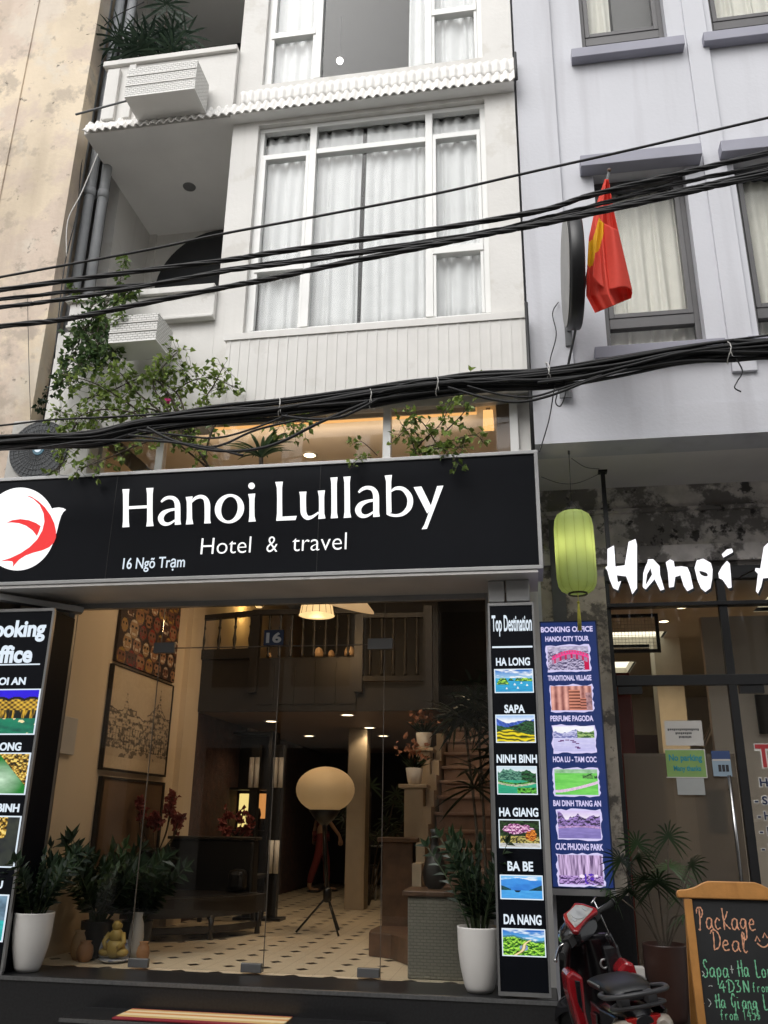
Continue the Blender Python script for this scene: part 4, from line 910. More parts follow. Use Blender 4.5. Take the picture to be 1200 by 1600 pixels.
# ---------------------------------------------------------------- white brush letters over the shop
hs_ = thing('shop_sign_letters', 'white glowing brush letters reading Hanoi over the recessed shop front', 'sign', (1.3, 7.35, 3.4))
HY = 7.30
def zb(u, v, d): return at(930+u/4.444, 820+v/4.444, HY+d)
G = {'H': [[(85, 168), (130, 143), (136, 215), (140, 290), (205, 281), (218, 200), (232, 118), (280, 98), (290, 140), (290, 300), (290, 440), (258, 482), (238, 420), (215, 358), (150, 350), (157, 398), (180, 390), (158, 455), (125, 440), (100, 380), (85, 320), (70, 296), (85, 285)]],
     'a': [[(366, 240), (402, 238), (447, 285), (450, 345), (480, 448), (452, 456), (412, 378), (352, 448), (338, 440), (395, 345), (384, 300), (362, 262)], [(362, 262), (384, 300), (360, 345), (352, 400), (352, 448), (338, 440), (330, 430), (334, 335), (348, 290)]],
     'n': [[(490, 260), (520, 240), (545, 252), (552, 292), (600, 288), (640, 294), (658, 335), (681, 440), (640, 461), (615, 425), (592, 350), (556, 362), (546, 430), (513, 436), (505, 330)]],
     'o': None,
     'i': [[(915, 250), (935, 270), (942, 350), (947, 435), (925, 440), (885, 382), (860, 370), (855, 335), (880, 290)], [(878, 205), (915, 170), (950, 165), (957, 190), (890, 228)]],
     'A': [[(1170, 155), (1200, 125), (1240, 110), (1262, 200), (1300, 430), (1270, 470), (1245, 440), (1225, 365), (1165, 372), (1152, 430), (1130, 478), (1116, 460), (1130, 340), (1110, 320), (1113, 300), (1146, 303)]]}
for ch, ps in G.items():
    for mt, off, nm in (('letter_shop', 0, 'letter'), ('black_metal', .012, 'letter_rim')):
        m = M(); dp = .01 if nm == 'letter' else .06
        fn = (lambda o, g: (lambda u, v, d: zb((u-0)*1.0, v+0, d+o)))(off, 0)
        if nm == 'letter_rim':
            fn0 = fn; fn = (lambda f0: (lambda u, v, d: f0(u, v, d)+Vector((.008, 0, -.024))))(fn0)
        if ps is None: ring(m, [(690, 300), (705, 247), (750, 235), (803, 265), (815, 310), (812, 375), (800, 440), (765, 466), (735, 442), (710, 385)], [(722, 322), (728, 320), (748, 324), (770, 332), (780, 340), (782, 350), (778, 358), (760, 358), (740, 350), (728, 338)], fn, dp)
        else:
            for k, p_ in enumerate(ps): m.prism(p_, (lambda f0, e: (lambda u, v, d: f0(u, v, d+e)))(fn, .0007*k), dp)
        o_ = m.build(nm, mt, hs_)
lp = M()
for x in (.9, 1.4, 1.9): lp.tube([(x, HY+.06, 3.62), (x, SY, 3.70)], .008, 6)
lp.build('bracket', 'black_metal', hs_)

# ---------------------------------------------------------------- house number plate on the transom line
pl = thing('house_number_plate', 'small blue enamel plate with white number 16 above the glass door', 'plate', at(427, 1007, 6.97))
r_ = px_rect(412, 984, 443, 1008, 6.955); M().box(r_[0], r_[1], 6.955, 6.975, r_[2], r_[3]).build('plate', 'sign_navy', pl, bevel=.004)
pm('plate_white', (.55, .55, .55), .5); m = M(); text(m, '16', px_rect(416, 988, 439.5, 1004.5, 6.953), lambda u, v, d: (u, 6.953+d, v), .035); m.build('number', 'plate_white', pl)

# ---------------------------------------------------------------- papers and lettering on the shop glass
def paper(xl, yt, xr, yb, mat, lab, cat='notice', Y=SY-.012):
    t = thing('paper_notice', lab, cat, at((xl+xr)/2, yb, Y)); r_ = px_rect(xl, yt, xr, yb, Y)
    M().box(r_[0], r_[1], Y, Y+.003, r_[2], r_[3]).build('sheet', mat, t); return t, r_
pm('paper_white', (.50, .48, .45), .8, var=.04); pm('paper_green', (.20, .33, .10), .7, var=.1); pm('paper_grey', (.33, .34, .33), .8); pm('ink', (.03, .03, .035), .8); pm('ink_teal', (.02, .22, .28), .7); pm('sticker_blue', (.03, .06, .16), .6); pm('sticker_pale', (.25, .33, .40), .6)
t, r_ = paper(1039, 1126, 1098, 1165, 'paper_white', 'white printed notice with three dark lines on the shop door glass'); m = M()
for k, (a, b2) in enumerate(((.08, .92), (.28, .72), (.36, .70))):
    z = r_[3]-(r_[3]-r_[2])*(.36+.15*k); n = 16 if k == 0 else 9
    for q in range(n):
        x = r_[0]+(r_[1]-r_[0])*(a+(b2-a)*q/n); m.box(x, x+(r_[1]-r_[0])*(b2-a)/n*.7, SY-.0135, SY-.011, z-.007-.003*(q*7 % 3 == 0), z+.009)
m.build('print', 'ink', t)
t, r_ = paper(1041, 1172, 1102, 1214, 'paper_green', 'green No parking notice below the white notice on the shop door'); m = M(); ff = lambda u, v, d: (u, SY-.0142+d, v); w_ = r_[1]-r_[0]; h_ = r_[3]-r_[2]
text(m, 'No parking', (r_[0]+w_*.08, r_[0]+w_*.93, r_[2]+h_*.52, r_[2]+h_*.84), ff, .03); text(m, 'Many thanks', (r_[0]+w_*.18, r_[0]+w_*.88, r_[2]+h_*.16, r_[2]+h_*.42), ff, .03); m.build('print', 'ink_teal', t)
e = M()
e.box(r_[0]-.008, r_[1]+.008, SY-.0125, SY-.010, r_[2]-.008, r_[2]); e.box(r_[0]-.008, r_[1]+.008, SY-.0125, SY-.010, r_[3], r_[3]+.008); e.box(r_[1], r_[1]+.008, SY-.0125, SY-.010, r_[2], r_[3]); e.build('edge', 'paper_white', t)
paper(1058, 1216, 1101, 1242, 'paper_grey', 'small blank pale paper taped below the green notice')
paper(1105, 1234, 1134, 1302, 'paper_grey', 'tall faint grey leaflet on the lower shop door glass', Y=SY+.010)
t, r_ = paper(1113, 1173, 1142, 1213, 'sticker_pale', 'pale blue card payment sticker with dark blue header beside the door handle', 'sticker'); w_ = r_[1]-r_[0]; h_ = r_[3]-r_[2]
M().box(r_[0], r_[1], SY-.0136, SY-.011, r_[2]+h_*.66, r_[3]).build('header', 'sticker_blue', t)
m = M()
for k in range(3): m.box(r_[0]+w_*(.30+.2*k), r_[0]+w_*(.46+.2*k), SY-.0136, SY-.011, r_[2]+h_*.18, r_[2]+h_*.45)
m.build('emblem', 'ink', t)
m = M(); m.box(r_[0]+w_*.03, r_[0]+w_*.97, SY-.0144, SY-.0134, r_[2]+h_*.60, r_[2]+h_*.67); m.build('band', 'paper_white', t)
vl = thing('window_lettering', 'red and navy vinyl lettering with white outline on the shop window', 'lettering', at(1195, 1350, SY))
pm('vinyl_red', (.36, .03, .035), .5); pm('vinyl_navy', (.012, .02, .06), .5); pm('vinyl_white', (.62, .60, .57), .6)
LS = SY-.012
for s, xl, xr, yt, yb, mt in (('TI', 1181, 1214, 1163, 1199, 'vinyl_red'), ('Ha', 1187, 1209, 1216, 1229, 'vinyl_navy'), ('- S', 1179, 1199, 1244, 1257, 'vinyl_navy'), ('- H', 1184, 1204, 1268, 1281, 'vinyl_navy'), ('- E', 1187, 1207, 1292, 1305, 'vinyl_navy'), ('- I', 1190, 1203, 1319, 1332, 'vinyl_navy')):
    r_ = px_rect(xl, yt, xr, yb, LS); e_ = .007
    for o_, mat_, bo_ in ((0, 'vinyl_white', .085), (-.003, mt, .025)):
        g_ = e_ if bo_ > .05 else 0; m = M(); text(m, s, (r_[0]-g_, r_[1]+g_, r_[2]-g_, r_[3]+g_), (lambda o: (lambda u, v, d: (u, LS+o+d, v)))(o_), bo_, .002); m.build('outline' if bo_ > .05 else 'letters', mat_, vl)
# ================================================================ things hung on or standing before the fronts
# ---- wicker boxes
for (x0, x1, z0, z1, lab) in ((-3.86, -3.10, 8.57, 8.95, 'white wicker box hung on the upper balcony parapet above the corrugated eave'), (-3.66, -3.20, 5.66, 5.94, 'white wicker planter box hung below the lower balcony among the creeper leaves')):
    t = thing('wicker_box', lab, 'wicker box', ((x0+x1)/2, 6.52, z0))
    b = M(); d = .016
    b.box(x0, x1, 6.36, 6.36+d, z0+.012, z1); b.box(x0, x0+d, 6.36+d, 6.69, z0+.012, z1); b.box(x1-d, x1, 6.36+d, 6.69, z0+.012, z1); b.box(x0+d, x1-d, 6.675, 6.69, z0+.012, z1)
    b.build('woven_side', 'white_wicker', t); M().box(x0, x1, 6.36, 6.69, z0, z0+.012).build('base', 'white_soffit', t)
    s = M()
    for z in (z0+(z1-z0)*.38, z0+(z1-z0)*.72): s.box(x0-.004, x1+.004, 6.352, 6.362, z-.006, z+.006)
    s.build('woven_band', 'white_trim', t)
    M().box(x0+d, x1-d, 6.36+d, 6.675, z0+.02, z1-.10).build('filling', 'soil', t)

# ---- air conditioner
ac = thing('air_conditioner', 'weathered outdoor air conditioner unit behind the cable bundle above the sign', 'air conditioner', (-4.25, 6.72, 4.48))
pm('ac_case', (.46, .45, .42), .6, var=.1, stain=((.35, .31, .25), 6, .6, .5)); pm('ac_dark', (.05, .055, .06), .6, var=.15); em('ac_badge', (.12, .45, .65), .25)
M().box(-4.66, -3.85, 6.62, 6.80, 4.42, 5.07).build('case', 'ac_case', ac, bevel=.02)
g = M(); gc = Vector((-4.34, 6.612, 4.75)); g.lathe([(.285, 0), (.285, .008)], gc, 40, axis=(0, -1, 0), sm=False); g.build('fan_opening', 'ac_dark', ac)
g = M()
for k in range(40):
    a = 2*PI*k/40; g.tube([gc+Vector((math.cos(a)*.06, -.014, math.sin(a)*.06)), gc+Vector((math.cos(a)*.285, -.010, math.sin(a)*.285))], .0022, 4, caps=False)
for rr_ in (.1, .15, .2, .25, .285): g.tube([gc+Vector((math.cos(2*PI*k/32)*rr_, -.013, math.sin(2*PI*k/32)*rr_)) for k in range(33)], .0025, 4, caps=False)
g.build('grille', 'pipe_dark', ac)
b = M(); b.lathe([(.055, 0), (.055, .008)], gc+Vector((0, -.012, 0)), 24, axis=(0, -1, 0)); b.build('hub', 'ac_badge', ac)
b = M(); b.lathe([(.032, 0), (.032, .004)], gc+Vector((0, -.022, 0)), 24, axis=(0, -1, 0)); b.build('badge', 'letter_soft', ac)
b = M().box(-4.6, -4.56, 6.62, 6.98, 4.40, 4.44); b.box(-3.95, -3.91, 6.62, 6.98, 4.40, 4.44); b.build('bracket', 'pipe_dark', ac)

# ---- round blade sign seen edge-on
rs = thing('blade_sign', 'round dark blade sign seen almost edge-on, behind the red flag on the lilac wall', 'sign', (.52, 6.85, 5.88))
pm('disc_grey', (.30, .295, .285), .5, var=.1); dc = Vector((.497, 6.2, 5.885))
M().lathe([(.40, -.062), (.458, -.055), (.47, -.04), (.47, .045), (.458, .055), (.40, .055)], dc, 56, axis=(1, .03, 0), sm=True).build('rim', 'black_metal', rs)
M().lathe([(.44, .061), (.44, .066)], dc, 56, axis=(-1, -.03, 0), sm=False).build('face', 'disc_grey', rs)
b = M()
for z in (5.70, 6.05): b.tube([(.50, 6.60, z), (.47, 6.82, z)], .014, 8)
b.box(.44, .50, 6.795, 6.815, 5.55, 6.15); b.build('bracket', 'pipe_dark', rs)
wire(spline([(.40, 6.80, 6.0), (.34, 6.74, 5.85), (.36, 6.72, 5.62), (.30, 6.78, 5.42), (.27, 6.79, 5.22)], 6), .005, 'black_cable', 'loose_wire', 'thin loose wire dangling behind the round blade sign', 'wire')

# ---- flag
fl_ = thing('flag', 'red flag with yellow star draped from a slanted pole in front of the lilac house', 'flag', at(884, 583, 6.35))
tip = at(952, 266, 5.85); foot = at(884, 588, 6.6)
M().tube([foot, tip], .011, 8).build('pole', 'pipe_dark', fl_); M().ball(tip, .017).build('finial', 'brown_wood', fl_)
b = M().box(foot.x-.05, foot.x+.05, 6.79, 6.812, foot.z-.1, foot.z+.1); b.tube([foot, (foot.x, 6.80, foot.z)], .018, 8); b.build('wall_bracket', 'pipe_dark', fl_)
def flag_fn(u, v):
    # v: 1 at the tip of the pole, 0 at the hem; u across the gathered cloth
    L = [(945, 280), (930, 325), (920, 372), (917, 425), (916, 462), (930, 489)]; Rr = [(951, 280), (958, 325), (970, 378), (980, 425), (988, 458), (986, 466)]
    s = (1-v)*5; i = min(4, int(s)); t = s-i
    l = lerp(L[i], L[i+1], t); r = lerp(Rr[i], Rr[i+1], t)
    x = l[0]+(r[0]-l[0])*u; y = l[1]+(r[1]-l[1])*u
    d = 5.86+.10*(1-v)+(.075*math.sin(u*9.5+1.2*v)+.03*math.sin(u*21+3*v))*(.25+.75*(1-v)**.7)
    return at(x, y, d)
attr('flag_cloth', .7, trans=.4, var=.06)
STAR = [(936, 340), (944, 350), (943, 366), (939, 380), (936, 388), (930, 396), (927, 414), (921, 418), (914, 408), (914, 382), (926, 374), (931, 358)]
def inside(p, q):
    r = False
    for (a, b2), (c, d) in zip(q, q[1:]+q[:1]):
        if (b2 > p[1]) != (d > p[1]) and p[0] < (c-a)*(p[1]-b2)/(d-b2)+a: r = not r
    return r
def cloth_col(L, Rr):
    def f(u, v):
        s = (1-v)*(len(L)-1); i = min(len(L)-2, int(s)); t = s-i; l = lerp(L[i], L[i+1], t); r = lerp(Rr[i], Rr[i+1], t)
        return (.90, .55, .02) if inside((l[0]+(r[0]-l[0])*u, l[1]+(r[1]-l[1])*u), STAR) else (.86, .11, .075)
    return f
M().grid(flag_fn, 90, 110, cf=cloth_col([(945, 280), (930, 325), (920, 372), (917, 425), (916, 462), (930, 489)], [(951, 280), (958, 325), (970, 378), (980, 425), (988, 458), (986, 466)])).build('cloth', 'flag_cloth', fl_, solid=.002)
# one fold of cloth hanging in front with its own hem
def fold_fn(u, v):
    L = [(936, 345), (931, 385), (926, 432)]; Rr = [(966, 360), (978, 415), (988, 462)]
    s = (1-v)*2; i = min(1, int(s)); t = s-i; l = lerp(L[i], L[i+1], t); r = lerp(Rr[i], Rr[i+1], t)
    x = l[0]+(r[0]-l[0])*u; y = l[1]+(r[1]-l[1])*u+(-14*math.sin(PI*min(1, u*1.25))+10*u if False else 0)*(1-v)
    return at(x, y+(9*math.sin(u*5.2))*(1-v), 5.80+.05*(1-v)+.05*math.sin(u*6+.5))
M().grid(fold_fn, 40, 40, cf=cloth_col([(936, 345), (931, 385), (926, 432)], [(966, 360), (978, 415), (988, 462)])).build('front_fold', 'flag_cloth', fl_, solid=.002)
# ---- green lantern
gl_ = thing('silk_lantern', 'glowing green ribbed silk lantern with a yellow tassel in front of the blue board', 'lantern', at(900, 932, 6.95))
ly = 6.95; top, bot = at(894, 800, ly), at(903, 927, ly); ax = (top-bot).normalized(); Hh = (top-bot).length; rad = .165
m_, n_, b_ = _base('silk_green'); N, L = n_.nodes, n_.links
b_.inputs['Base Color'].default_value = (.36, .46, .20, 1); b_.inputs['Roughness'].default_value = .6
t_ = N.new('ShaderNodeBsdfTranslucent'); t_.inputs[0].default_value = (.48, .58, .25, 1); ms = N.new('ShaderNodeMixShader'); ms.inputs[0].default_value = .55
L.new(b_.outputs[0], ms.inputs[1]); L.new(t_.outputs[0], ms.inputs[2]); L.new(ms.outputs[0], N['Material Output'].inputs[0]); _mats['silk_green'] = m_
prof = [(.075, 0), (.10, .006), (.135, .025), (.158, .06), (.168, .12), (.170, .3), (.168, .50), (.160, .56), (.14, .60), (.10, .625), (.075, .632)]
m = M(); NG = 12; nA = 96; c0 = bot; up = ax; xa = up.cross(Vector((0, 1, 0))).normalized(); ya = up.cross(xa)
def lant(u, v):
    t = v*(len(prof)-1); i = min(len(prof)-2, int(t)); f = t-i; r = prof[i][0]*(1-f)+prof[i+1][0]*f; h = (prof[i][1]*(1-f)+prof[i+1][1]*f)/.632*Hh
    a = 2*PI*u; r *= .95+.05*abs(math.sin(a*NG/2))**.5*1.0; r *= rad/.170
    return c0+up*h+xa*math.cos(a)*r+ya*math.sin(a)*r
m.grid(lant, nA, 40); m.build('silk_shade', 'silk_green', gl_)
pm('bamboo_green', (.25, .30, .05), .6); m = M()
for k in range(NG): m.tube([lant(k/NG, j/24)+0*xa for j in range(25)], .0022, 4, caps=False)
m.build('ribs', 'bamboo_green', gl_)
m = M(); m.lathe([(.068, 0), (.078, 0), (.078, .014), (.068, .014), (.068, 0)], bot-up*.012, 24, axis=up, caps=False); m.lathe([(.068, 0), (.078, 0), (.078, .014), (.068, .014), (.068, 0)], top, 24, axis=up, caps=False); m.build('end_ring', 'dark_wood', gl_)
em('lantern_bulb', (1, .78, .25), 7.0); bc = bot+up*Hh*.56
M().lathe([(.012, -.07), (.016, -.06), (.016, .06), (.012, .07)], bc, 12, axis=(1, 0, 0)).build('bulb', 'lantern_bulb', gl_)
lamp_light(gl_, 'POINT', bc, 4.2, (1, .90, .58), .03)
pm('tassel_yellow', (.50, .46, .08), .8, var=.2, scale=40); m = M(); tb = at(906, 985, ly)
m.tube([bot, bot+(tb-bot)*.25], .003, 6); m.ball(bot+(tb-bot)*.25, .012); 
for k in range(14):
    a = 2*PI*k/14; o = Vector((math.cos(a), math.sin(a), 0)); m.tube([bot+(tb-bot)*.25+o*.004, bot+(tb-bot)*.6+o*.011, tb+o*.014], .003, 4)
m.build('tassel', 'tassel_yellow', gl_)
hk = Vector((.42, 7.0, 4.63)); m = M(); kk = top+up*.10
m.tube([hk, kk], .003, 6)
for s in (-1, 0, 1): m.tube([kk, top+xa*.06*s+ya*.03], .002, 5)
m.build('cord', 'black_cable', gl_); M().tube([hk, hk-Vector((0, 0, .03))], .01, 8).build('hook', 'pipe_dark', gl_)
wire(spline([at(846, 745, 6.95), at(875, 755, 7.05), at(905, 754, 7.2), at(941, 738, 7.5)], 6), .003, 'black_cable', 'loose_wire', 'thin slack wire strung behind the green lantern cord to the black pole', 'wire')
wire(spline([at(893, 716, 6.98), at(915, 730, 7.2), at(941, 733, 7.5)], 6), .003, 'black_cable', 'loose_wire', 'thin wire from the lantern hook to the black pole top', 'wire')
p0, p1 = at(941, 733, 7.5), at(947, 862, 7.5)
t = thing('pole', 'thin black pole hanging from the recess ceiling beside the first white letter', 'pole', (p0.x, 7.5, 3.9)); M().box(p0.x-.018, p0.x+.018, 7.48, 7.52, 3.66, 4.62).build('shaft', 'black_metal', t); M().box(p0.x-.04, p0.x+.04, 7.46, 7.54, 4.612, 4.63).build('flange', 'black_metal', t)

# ================================================================ cables
def strand_paths(P, n, rad, twist, jitter, seed):
    rnd = random.Random(seed); S = spline(P, 10); out = []
    for k in range(n):
        ph = 2*PI*k/n; path = []
        for i, p in enumerate(S):
            a = ph+twist*i; path.append(p+Vector((0, math.cos(a)*rad, math.sin(a)*rad))+Vector((0, rnd.uniform(-jitter, jitter), rnd.uniform(-jitter, jitter))))
        out.append(path)
    return out
def ext(P):   # carry a wire on past both picture edges
    P = [Vector(p) for p in P]; return [P[0]+(P[0]-P[1]).normalized()*2.2]+P+[P[-1]+(P[-1]-P[-2]).normalized()*2.2]
CY = 5.0
def cpts(L, Y=CY): return ext([at(x, y, Y) for x, y in L])
wire(spline(cpts([(0, 433), (227, 391), (345, 366), (501, 337), (684, 302), (820, 271), (990, 233), (1200, 184)]), 8), .0095, 'black_cable', 'overhead_cable', 'single thin black cable, highest of the overhead cables', 'cable')
def twisted(L, n, rad, r, lab, seed, Y=CY, tw=.42):
    t = thing('overhead_cable', lab, 'cable', at(*L[len(L)//2], Y))
    for path in strand_paths(cpts(L, Y), n, rad, tw, .0012, seed): M().tube(path, r, 6).build('strand', 'black_cable', t)
    return t
twisted([(0, 453), (168, 430), (350, 407), (420, 396), (567, 374), (700, 355), (846, 329), (920, 306), (1060, 272), (1200, 239)], 4, .011, .0095, 'thick twisted black cable, second from the top of the overhead cables', 1)
twisted([(0, 468), (140, 452), (260, 441), (350, 422), (480, 404), (600, 387), (760, 362), (846, 342), (940, 318), (1060, 287), (1200, 257)], 3, .008, .0085, 'twisted black cable, third from the top of the overhead cables', 2, 5.04)
twisted([(0, 480), (60, 473), (180, 455), (350, 424), (430, 414), (600, 390), (760, 366), (846, 347), (955, 323), (1080, 294), (1200, 266)], 4, .009, .0085, 'twisted black cable pressed against the third overhead cable', 3, 4.96)
twisted([(0, 510), (100, 499), (210, 477), (350, 449), (420, 436), (517, 415), (662, 386), (760, 366), (846, 350), (960, 326), (1080, 299), (1200, 272)], 4, .011, .0095, 'thick twisted black cable, lowest of the upper overhead cables', 4, 4.93)
# the heavy bundle above the sign: each cable on its own
base = [(0, 694), (60, 690), (150, 684), (230, 664), (330, 651), (440, 641), (560, 624), (640, 610), (740, 599), (850, 592), (960, 575), (1060, 556), (1140, 548), (1200, 545)]
rnd = random.Random(11); BYc = 5.75
for k in range(24):
    a = 2*PI*k/13 if k < 13 else (2*PI*k/8 if k < 21 else 2*PI*k/3); q = .066 if k < 13 else (.040 if k < 21 else .012)
    ph = rnd.uniform(0, 6.28)
    P = []
    for i, (x, y) in enumerate(base):
        aa = a+.16*i+.4*math.sin(ph+i*.6); thin = .75 if x < 120 else 1.0
        P.append(at(x, y, BYc)+Vector((0, math.cos(aa)*q, math.sin(aa)*q*thin+rnd.uniform(-.016, .016))))
    wire(spline(ext(P), 6), rnd.choice((.010, .012, .014, .009)), 'black_cable', 'bundled_cable', 'black cable bound into the heavy bundle that crosses above the hotel signboard', 'cable', 'cables bound in the heavy bundle')
wire(spline(cpts([(0, 665), (80, 656), (200, 650), (330, 640), (440, 628), (600, 607), (760, 589), (880, 572), (1000, 553), (1120, 534), (1200, 524)], 5.7), 7), .008, 'black_cable', 'messenger_cable', 'straight black support cable just above the heavy cable bundle', 'cable')
slack = [([(230, 668), (270, 688), (330, 703), (390, 703), (440, 690), (500, 660), (575, 628)], .012, 'slack black cable sagging lowest below the bundle towards the spiky plant'),
 ([(200, 680), (240, 684), (290, 694), (340, 697), (400, 672), (470, 655)], .009, 'slack black cable loop below the bundle beside the air conditioner'),
 ([(215, 672), (280, 680), (340, 684), (400, 668), (450, 648)], .008, 'slack black cable loop close under the bundle left of the spiky plant'),
 ([(440, 650), (490, 655), (530, 652), (560, 640), (590, 624)], .011, 'thick short slack loop under the bundle above the lobby downlight'),
 ([(700, 605), (760, 622), (810, 628), (860, 618), (920, 595), (980, 577)], .010, 'slack loop below the bundle at the joint of the two houses'),
 ([(730, 603), (780, 616), (830, 620), (880, 606), (940, 586)], .008, 'thinner slack loop below the bundle at the joint of the two houses'),
 ([(590, 615), (640, 598), (690, 592), (740, 598), (800, 594)], .008, 'cable looping up over the bundle near the white ties'),
 ([(840, 598), (900, 590), (980, 572), (1060, 552), (1140, 540), (1210, 532)], .011, 'cable splitting upward from the bundle across the lilac sill'),
 ([(60, 700), (130, 690), (190, 688), (260, 690), (330, 700), (380, 712)], .010, 'cable drooping from the bundle to the top of the signboard')]
for L, r_, lab in slack: wire(spline([at(x, y, 5.68+.002*(i % 3)) for i, (x, y) in enumerate(L)], 8), r_, 'black_cable', 'slack_cable', lab, 'cable')
for L, lab in (([(868, 592), (864, 620), (858, 655), (848, 690), (843, 706)], 'drop wire running from the bundle down to the corner of the signboard'), ([(880, 590), (884, 612), (876, 634), (868, 628), (874, 606)], 'small curled wire end hanging from the bundle below the round sign'), ([(1150, 560), (1160, 580), (1152, 596), (1148, 606), (1158, 612)], 'small frayed wire end hanging from the bundle before the lilac fascia')):
    wire(spline([at(x, y, 5.72) for x, y in L], 8), .005, 'black_cable', 'wire_end', lab, 'wire')
for x, y, lab in ((440, 632, 'pale cable tie round the bundle above the spiky plant'), (581, 618, 'pale cable tie round the bundle above the white window post'), (684, 598, 'pale cable tie round the bundle above the leafy sprig'), (856, 578, 'pale cable tie round the bundle below the round sign'), (1136, 545, 'pale cable tie round the bundle nearest the frame edge')):
    c = at(x, y+6, BYc); t = M()
    t.tube([c+Vector((.012*math.sin(k), math.cos(2*PI*k/16)*.082, math.sin(2*PI*k/16)*.082)) for k in range(17)], .004, 5); t.tube([c+Vector((0, -.06, .02)), c+Vector((.015, -.075, -.07))], .003, 5)
    tag(t.build('cable_tie', 'white_trim'), lab, 'cable tie')
# ================================================================ vegetation
LC = [(.13, .20, .04), (.19, .27, .055), (.25, .34, .075), (.31, .39, .10), (.09, .145, .035)]
LD = [(.008, .018, .008), (.012, .027, .012), (.017, .036, .015), (.024, .045, .017)]
def rv(rnd): return Vector((rnd.gauss(0, 1), rnd.gauss(0, 1), rnd.gauss(0, 1))).normalized()
def leafy_branches(name, label, cat, base, branches, n, size, seed, cols=LC, spread=.09, stem=.006, petal=0, mat='leaf_colour', group=None):
    """a shrub: curved tapering branches with small leaves set along and around them"""
    rnd = random.Random(seed); t = thing(name, label, cat, base, group); s = M(); lf = M()
    for br in branches:
        S = spline(br, 8); k = len(S); s.tube(S, [stem*(1.15-.85*i/k) for i in range(k)], 5)
        L = sum((S[i+1]-S[i]).length for i in range(k-1)); cnt = max(4, int(n*L))
        for _ in range(cnt):
            i = min(k-2, int((rnd.random()**.75)*(k-1))); p = S[i].lerp(S[i+1], rnd.random()); o = rv(rnd); q = p+o*rnd.random()**.6*spread*(.4+.6*i/k)
            if (q-p).length > .03: s.tube([p, q], .0018, 3, caps=False)
            for _2 in range(rnd.choice((1, 2, 3))):
                d = (o+rv(rnd)*.9+Vector((0, 0, -.25))).normalized(); lf.col = lerp(rnd.choice(cols), rnd.choice(cols), rnd.random()); ln = size*rnd.uniform(.6, 1.25)
                lf.leaf(q, d, rv(rnd)+Vector((0, -.4, .7)), ln, ln*.74)
    s.build('branches', 'bark', t); lf.build('leaves', mat, t)
    for _ in range(petal): pass
    return t
PY_ = 6.42
def P_(L, Y=PY_): return [at(x, y, Y+dy) for x, y, dy in L]
bg1 = leafy_branches('bougainvillea', 'sprawling light green bougainvillea with one pink flower rising above the signboard', 'plant', at(250, 745, 6.5),
  [P_([(330, 735, .1), (300, 690, 0), (262, 640, -.05), (240, 600, -.05), (262, 565, -.05), (283, 545, -.05)]), P_([(330, 735, .1), (250, 670, 0), (200, 630, -.05), (150, 600, -.1), (100, 585, -.1)]), P_([(300, 700, 0), (220, 650, -.1), (160, 640, -.1), (110, 660, -.1), (90, 700, -.1)]),
   P_([(300, 690, 0), (270, 630, .1), (290, 600, .1), (330, 590, .1), (365, 605, .1)]), P_([(300, 690, 0), (310, 640, 0), (335, 600, 0), (350, 570, 0)]), P_([(260, 650, 0), (210, 610, 0), (190, 585, 0), (170, 570, 0)]), P_([(280, 680, -.1), (230, 690, -.1), (170, 715, -.15), (120, 735, -.15)]),
   P_([(320, 720, 0), (260, 610, 0), (225, 590, 0), (175, 610, 0), (130, 625, 0)]), P_([(300, 690, .05), (280, 620, .05), (250, 590, .05), (300, 575, .05)]), P_([(120, 660, -.1), (105, 690, -.1), (95, 720, -.1), (92, 742, -.1)]),
   P_([(320, 715, 0), (340, 660, 0), (400, 650, 0), (455, 665, 0), (475, 658, 0)]), P_([(300, 690, 0), (240, 640, .05), (190, 650, .05), (140, 655, .05), (85, 640, .05)])], 68, .056, 21, spread=.17, stem=.009)
m = M(); c = at(262, 626, 6.25)
for k in range(9): m.leaf(c, rv(random.Random(k)), (0, -1, .3), .035, .035)
m.build('flower', 'pink_petal', bg1)
# dark creeper on the balcony corner
leafy_branches('creeper', 'dark green creeper hanging over the lower balcony corner', 'plant', at(140, 545, 6.6),
  [P_([(170, 470, .15), (150, 500, .1), (140, 540, .1), (135, 575, .1)], 6.5), P_([(200, 460, .1), (165, 480, .1), (130, 520, .1), (115, 560, .1)], 6.5), P_([(160, 500, .1), (180, 540, 0), (175, 560, 0)], 6.5), P_([(150, 490, .1), (120, 530, .1), (105, 575, .1), (95, 600, .1)], 6.5), P_([(165, 480, .1), (150, 530, .05), (160, 565, .05), (140, 570, .05)], 6.5),
   P_([(140, 480, .1), (175, 460, .1), (205, 465, .1)], 6.5), P_([(150, 470, .1), (130, 500, .1), (110, 520, .1)], 6.5), P_([(170, 500, .05), (150, 545, 0), (125, 570, 0), (100, 610, 0)], 6.5)], 95, .064, 5, cols=[(.05, .095, .035), (.07, .125, .045), (.095, .16, .055), (.14, .22, .065)], spread=.12, stem=.006)
leafy_branches('creeper', 'pale fresh creeper shoots standing up against the balcony shadow', 'plant', at(190, 470, 6.55), [P_([(185, 480, 0), (188, 440, 0), (195, 405, 0)], 6.5), P_([(170, 480, 0), (200, 460, 0), (212, 452, 0)], 6.5), P_([(120, 480, 0), (118, 455, 0), (115, 445, 0)], 6.5), P_([(150, 490, 0), (180, 500, -.1), (195, 490, -.1)], 6.45)], 90, .055, 9, cols=[(.13, .20, .04), (.17, .25, .05), (.10, .17, .035)], spread=.06, stem=.004)
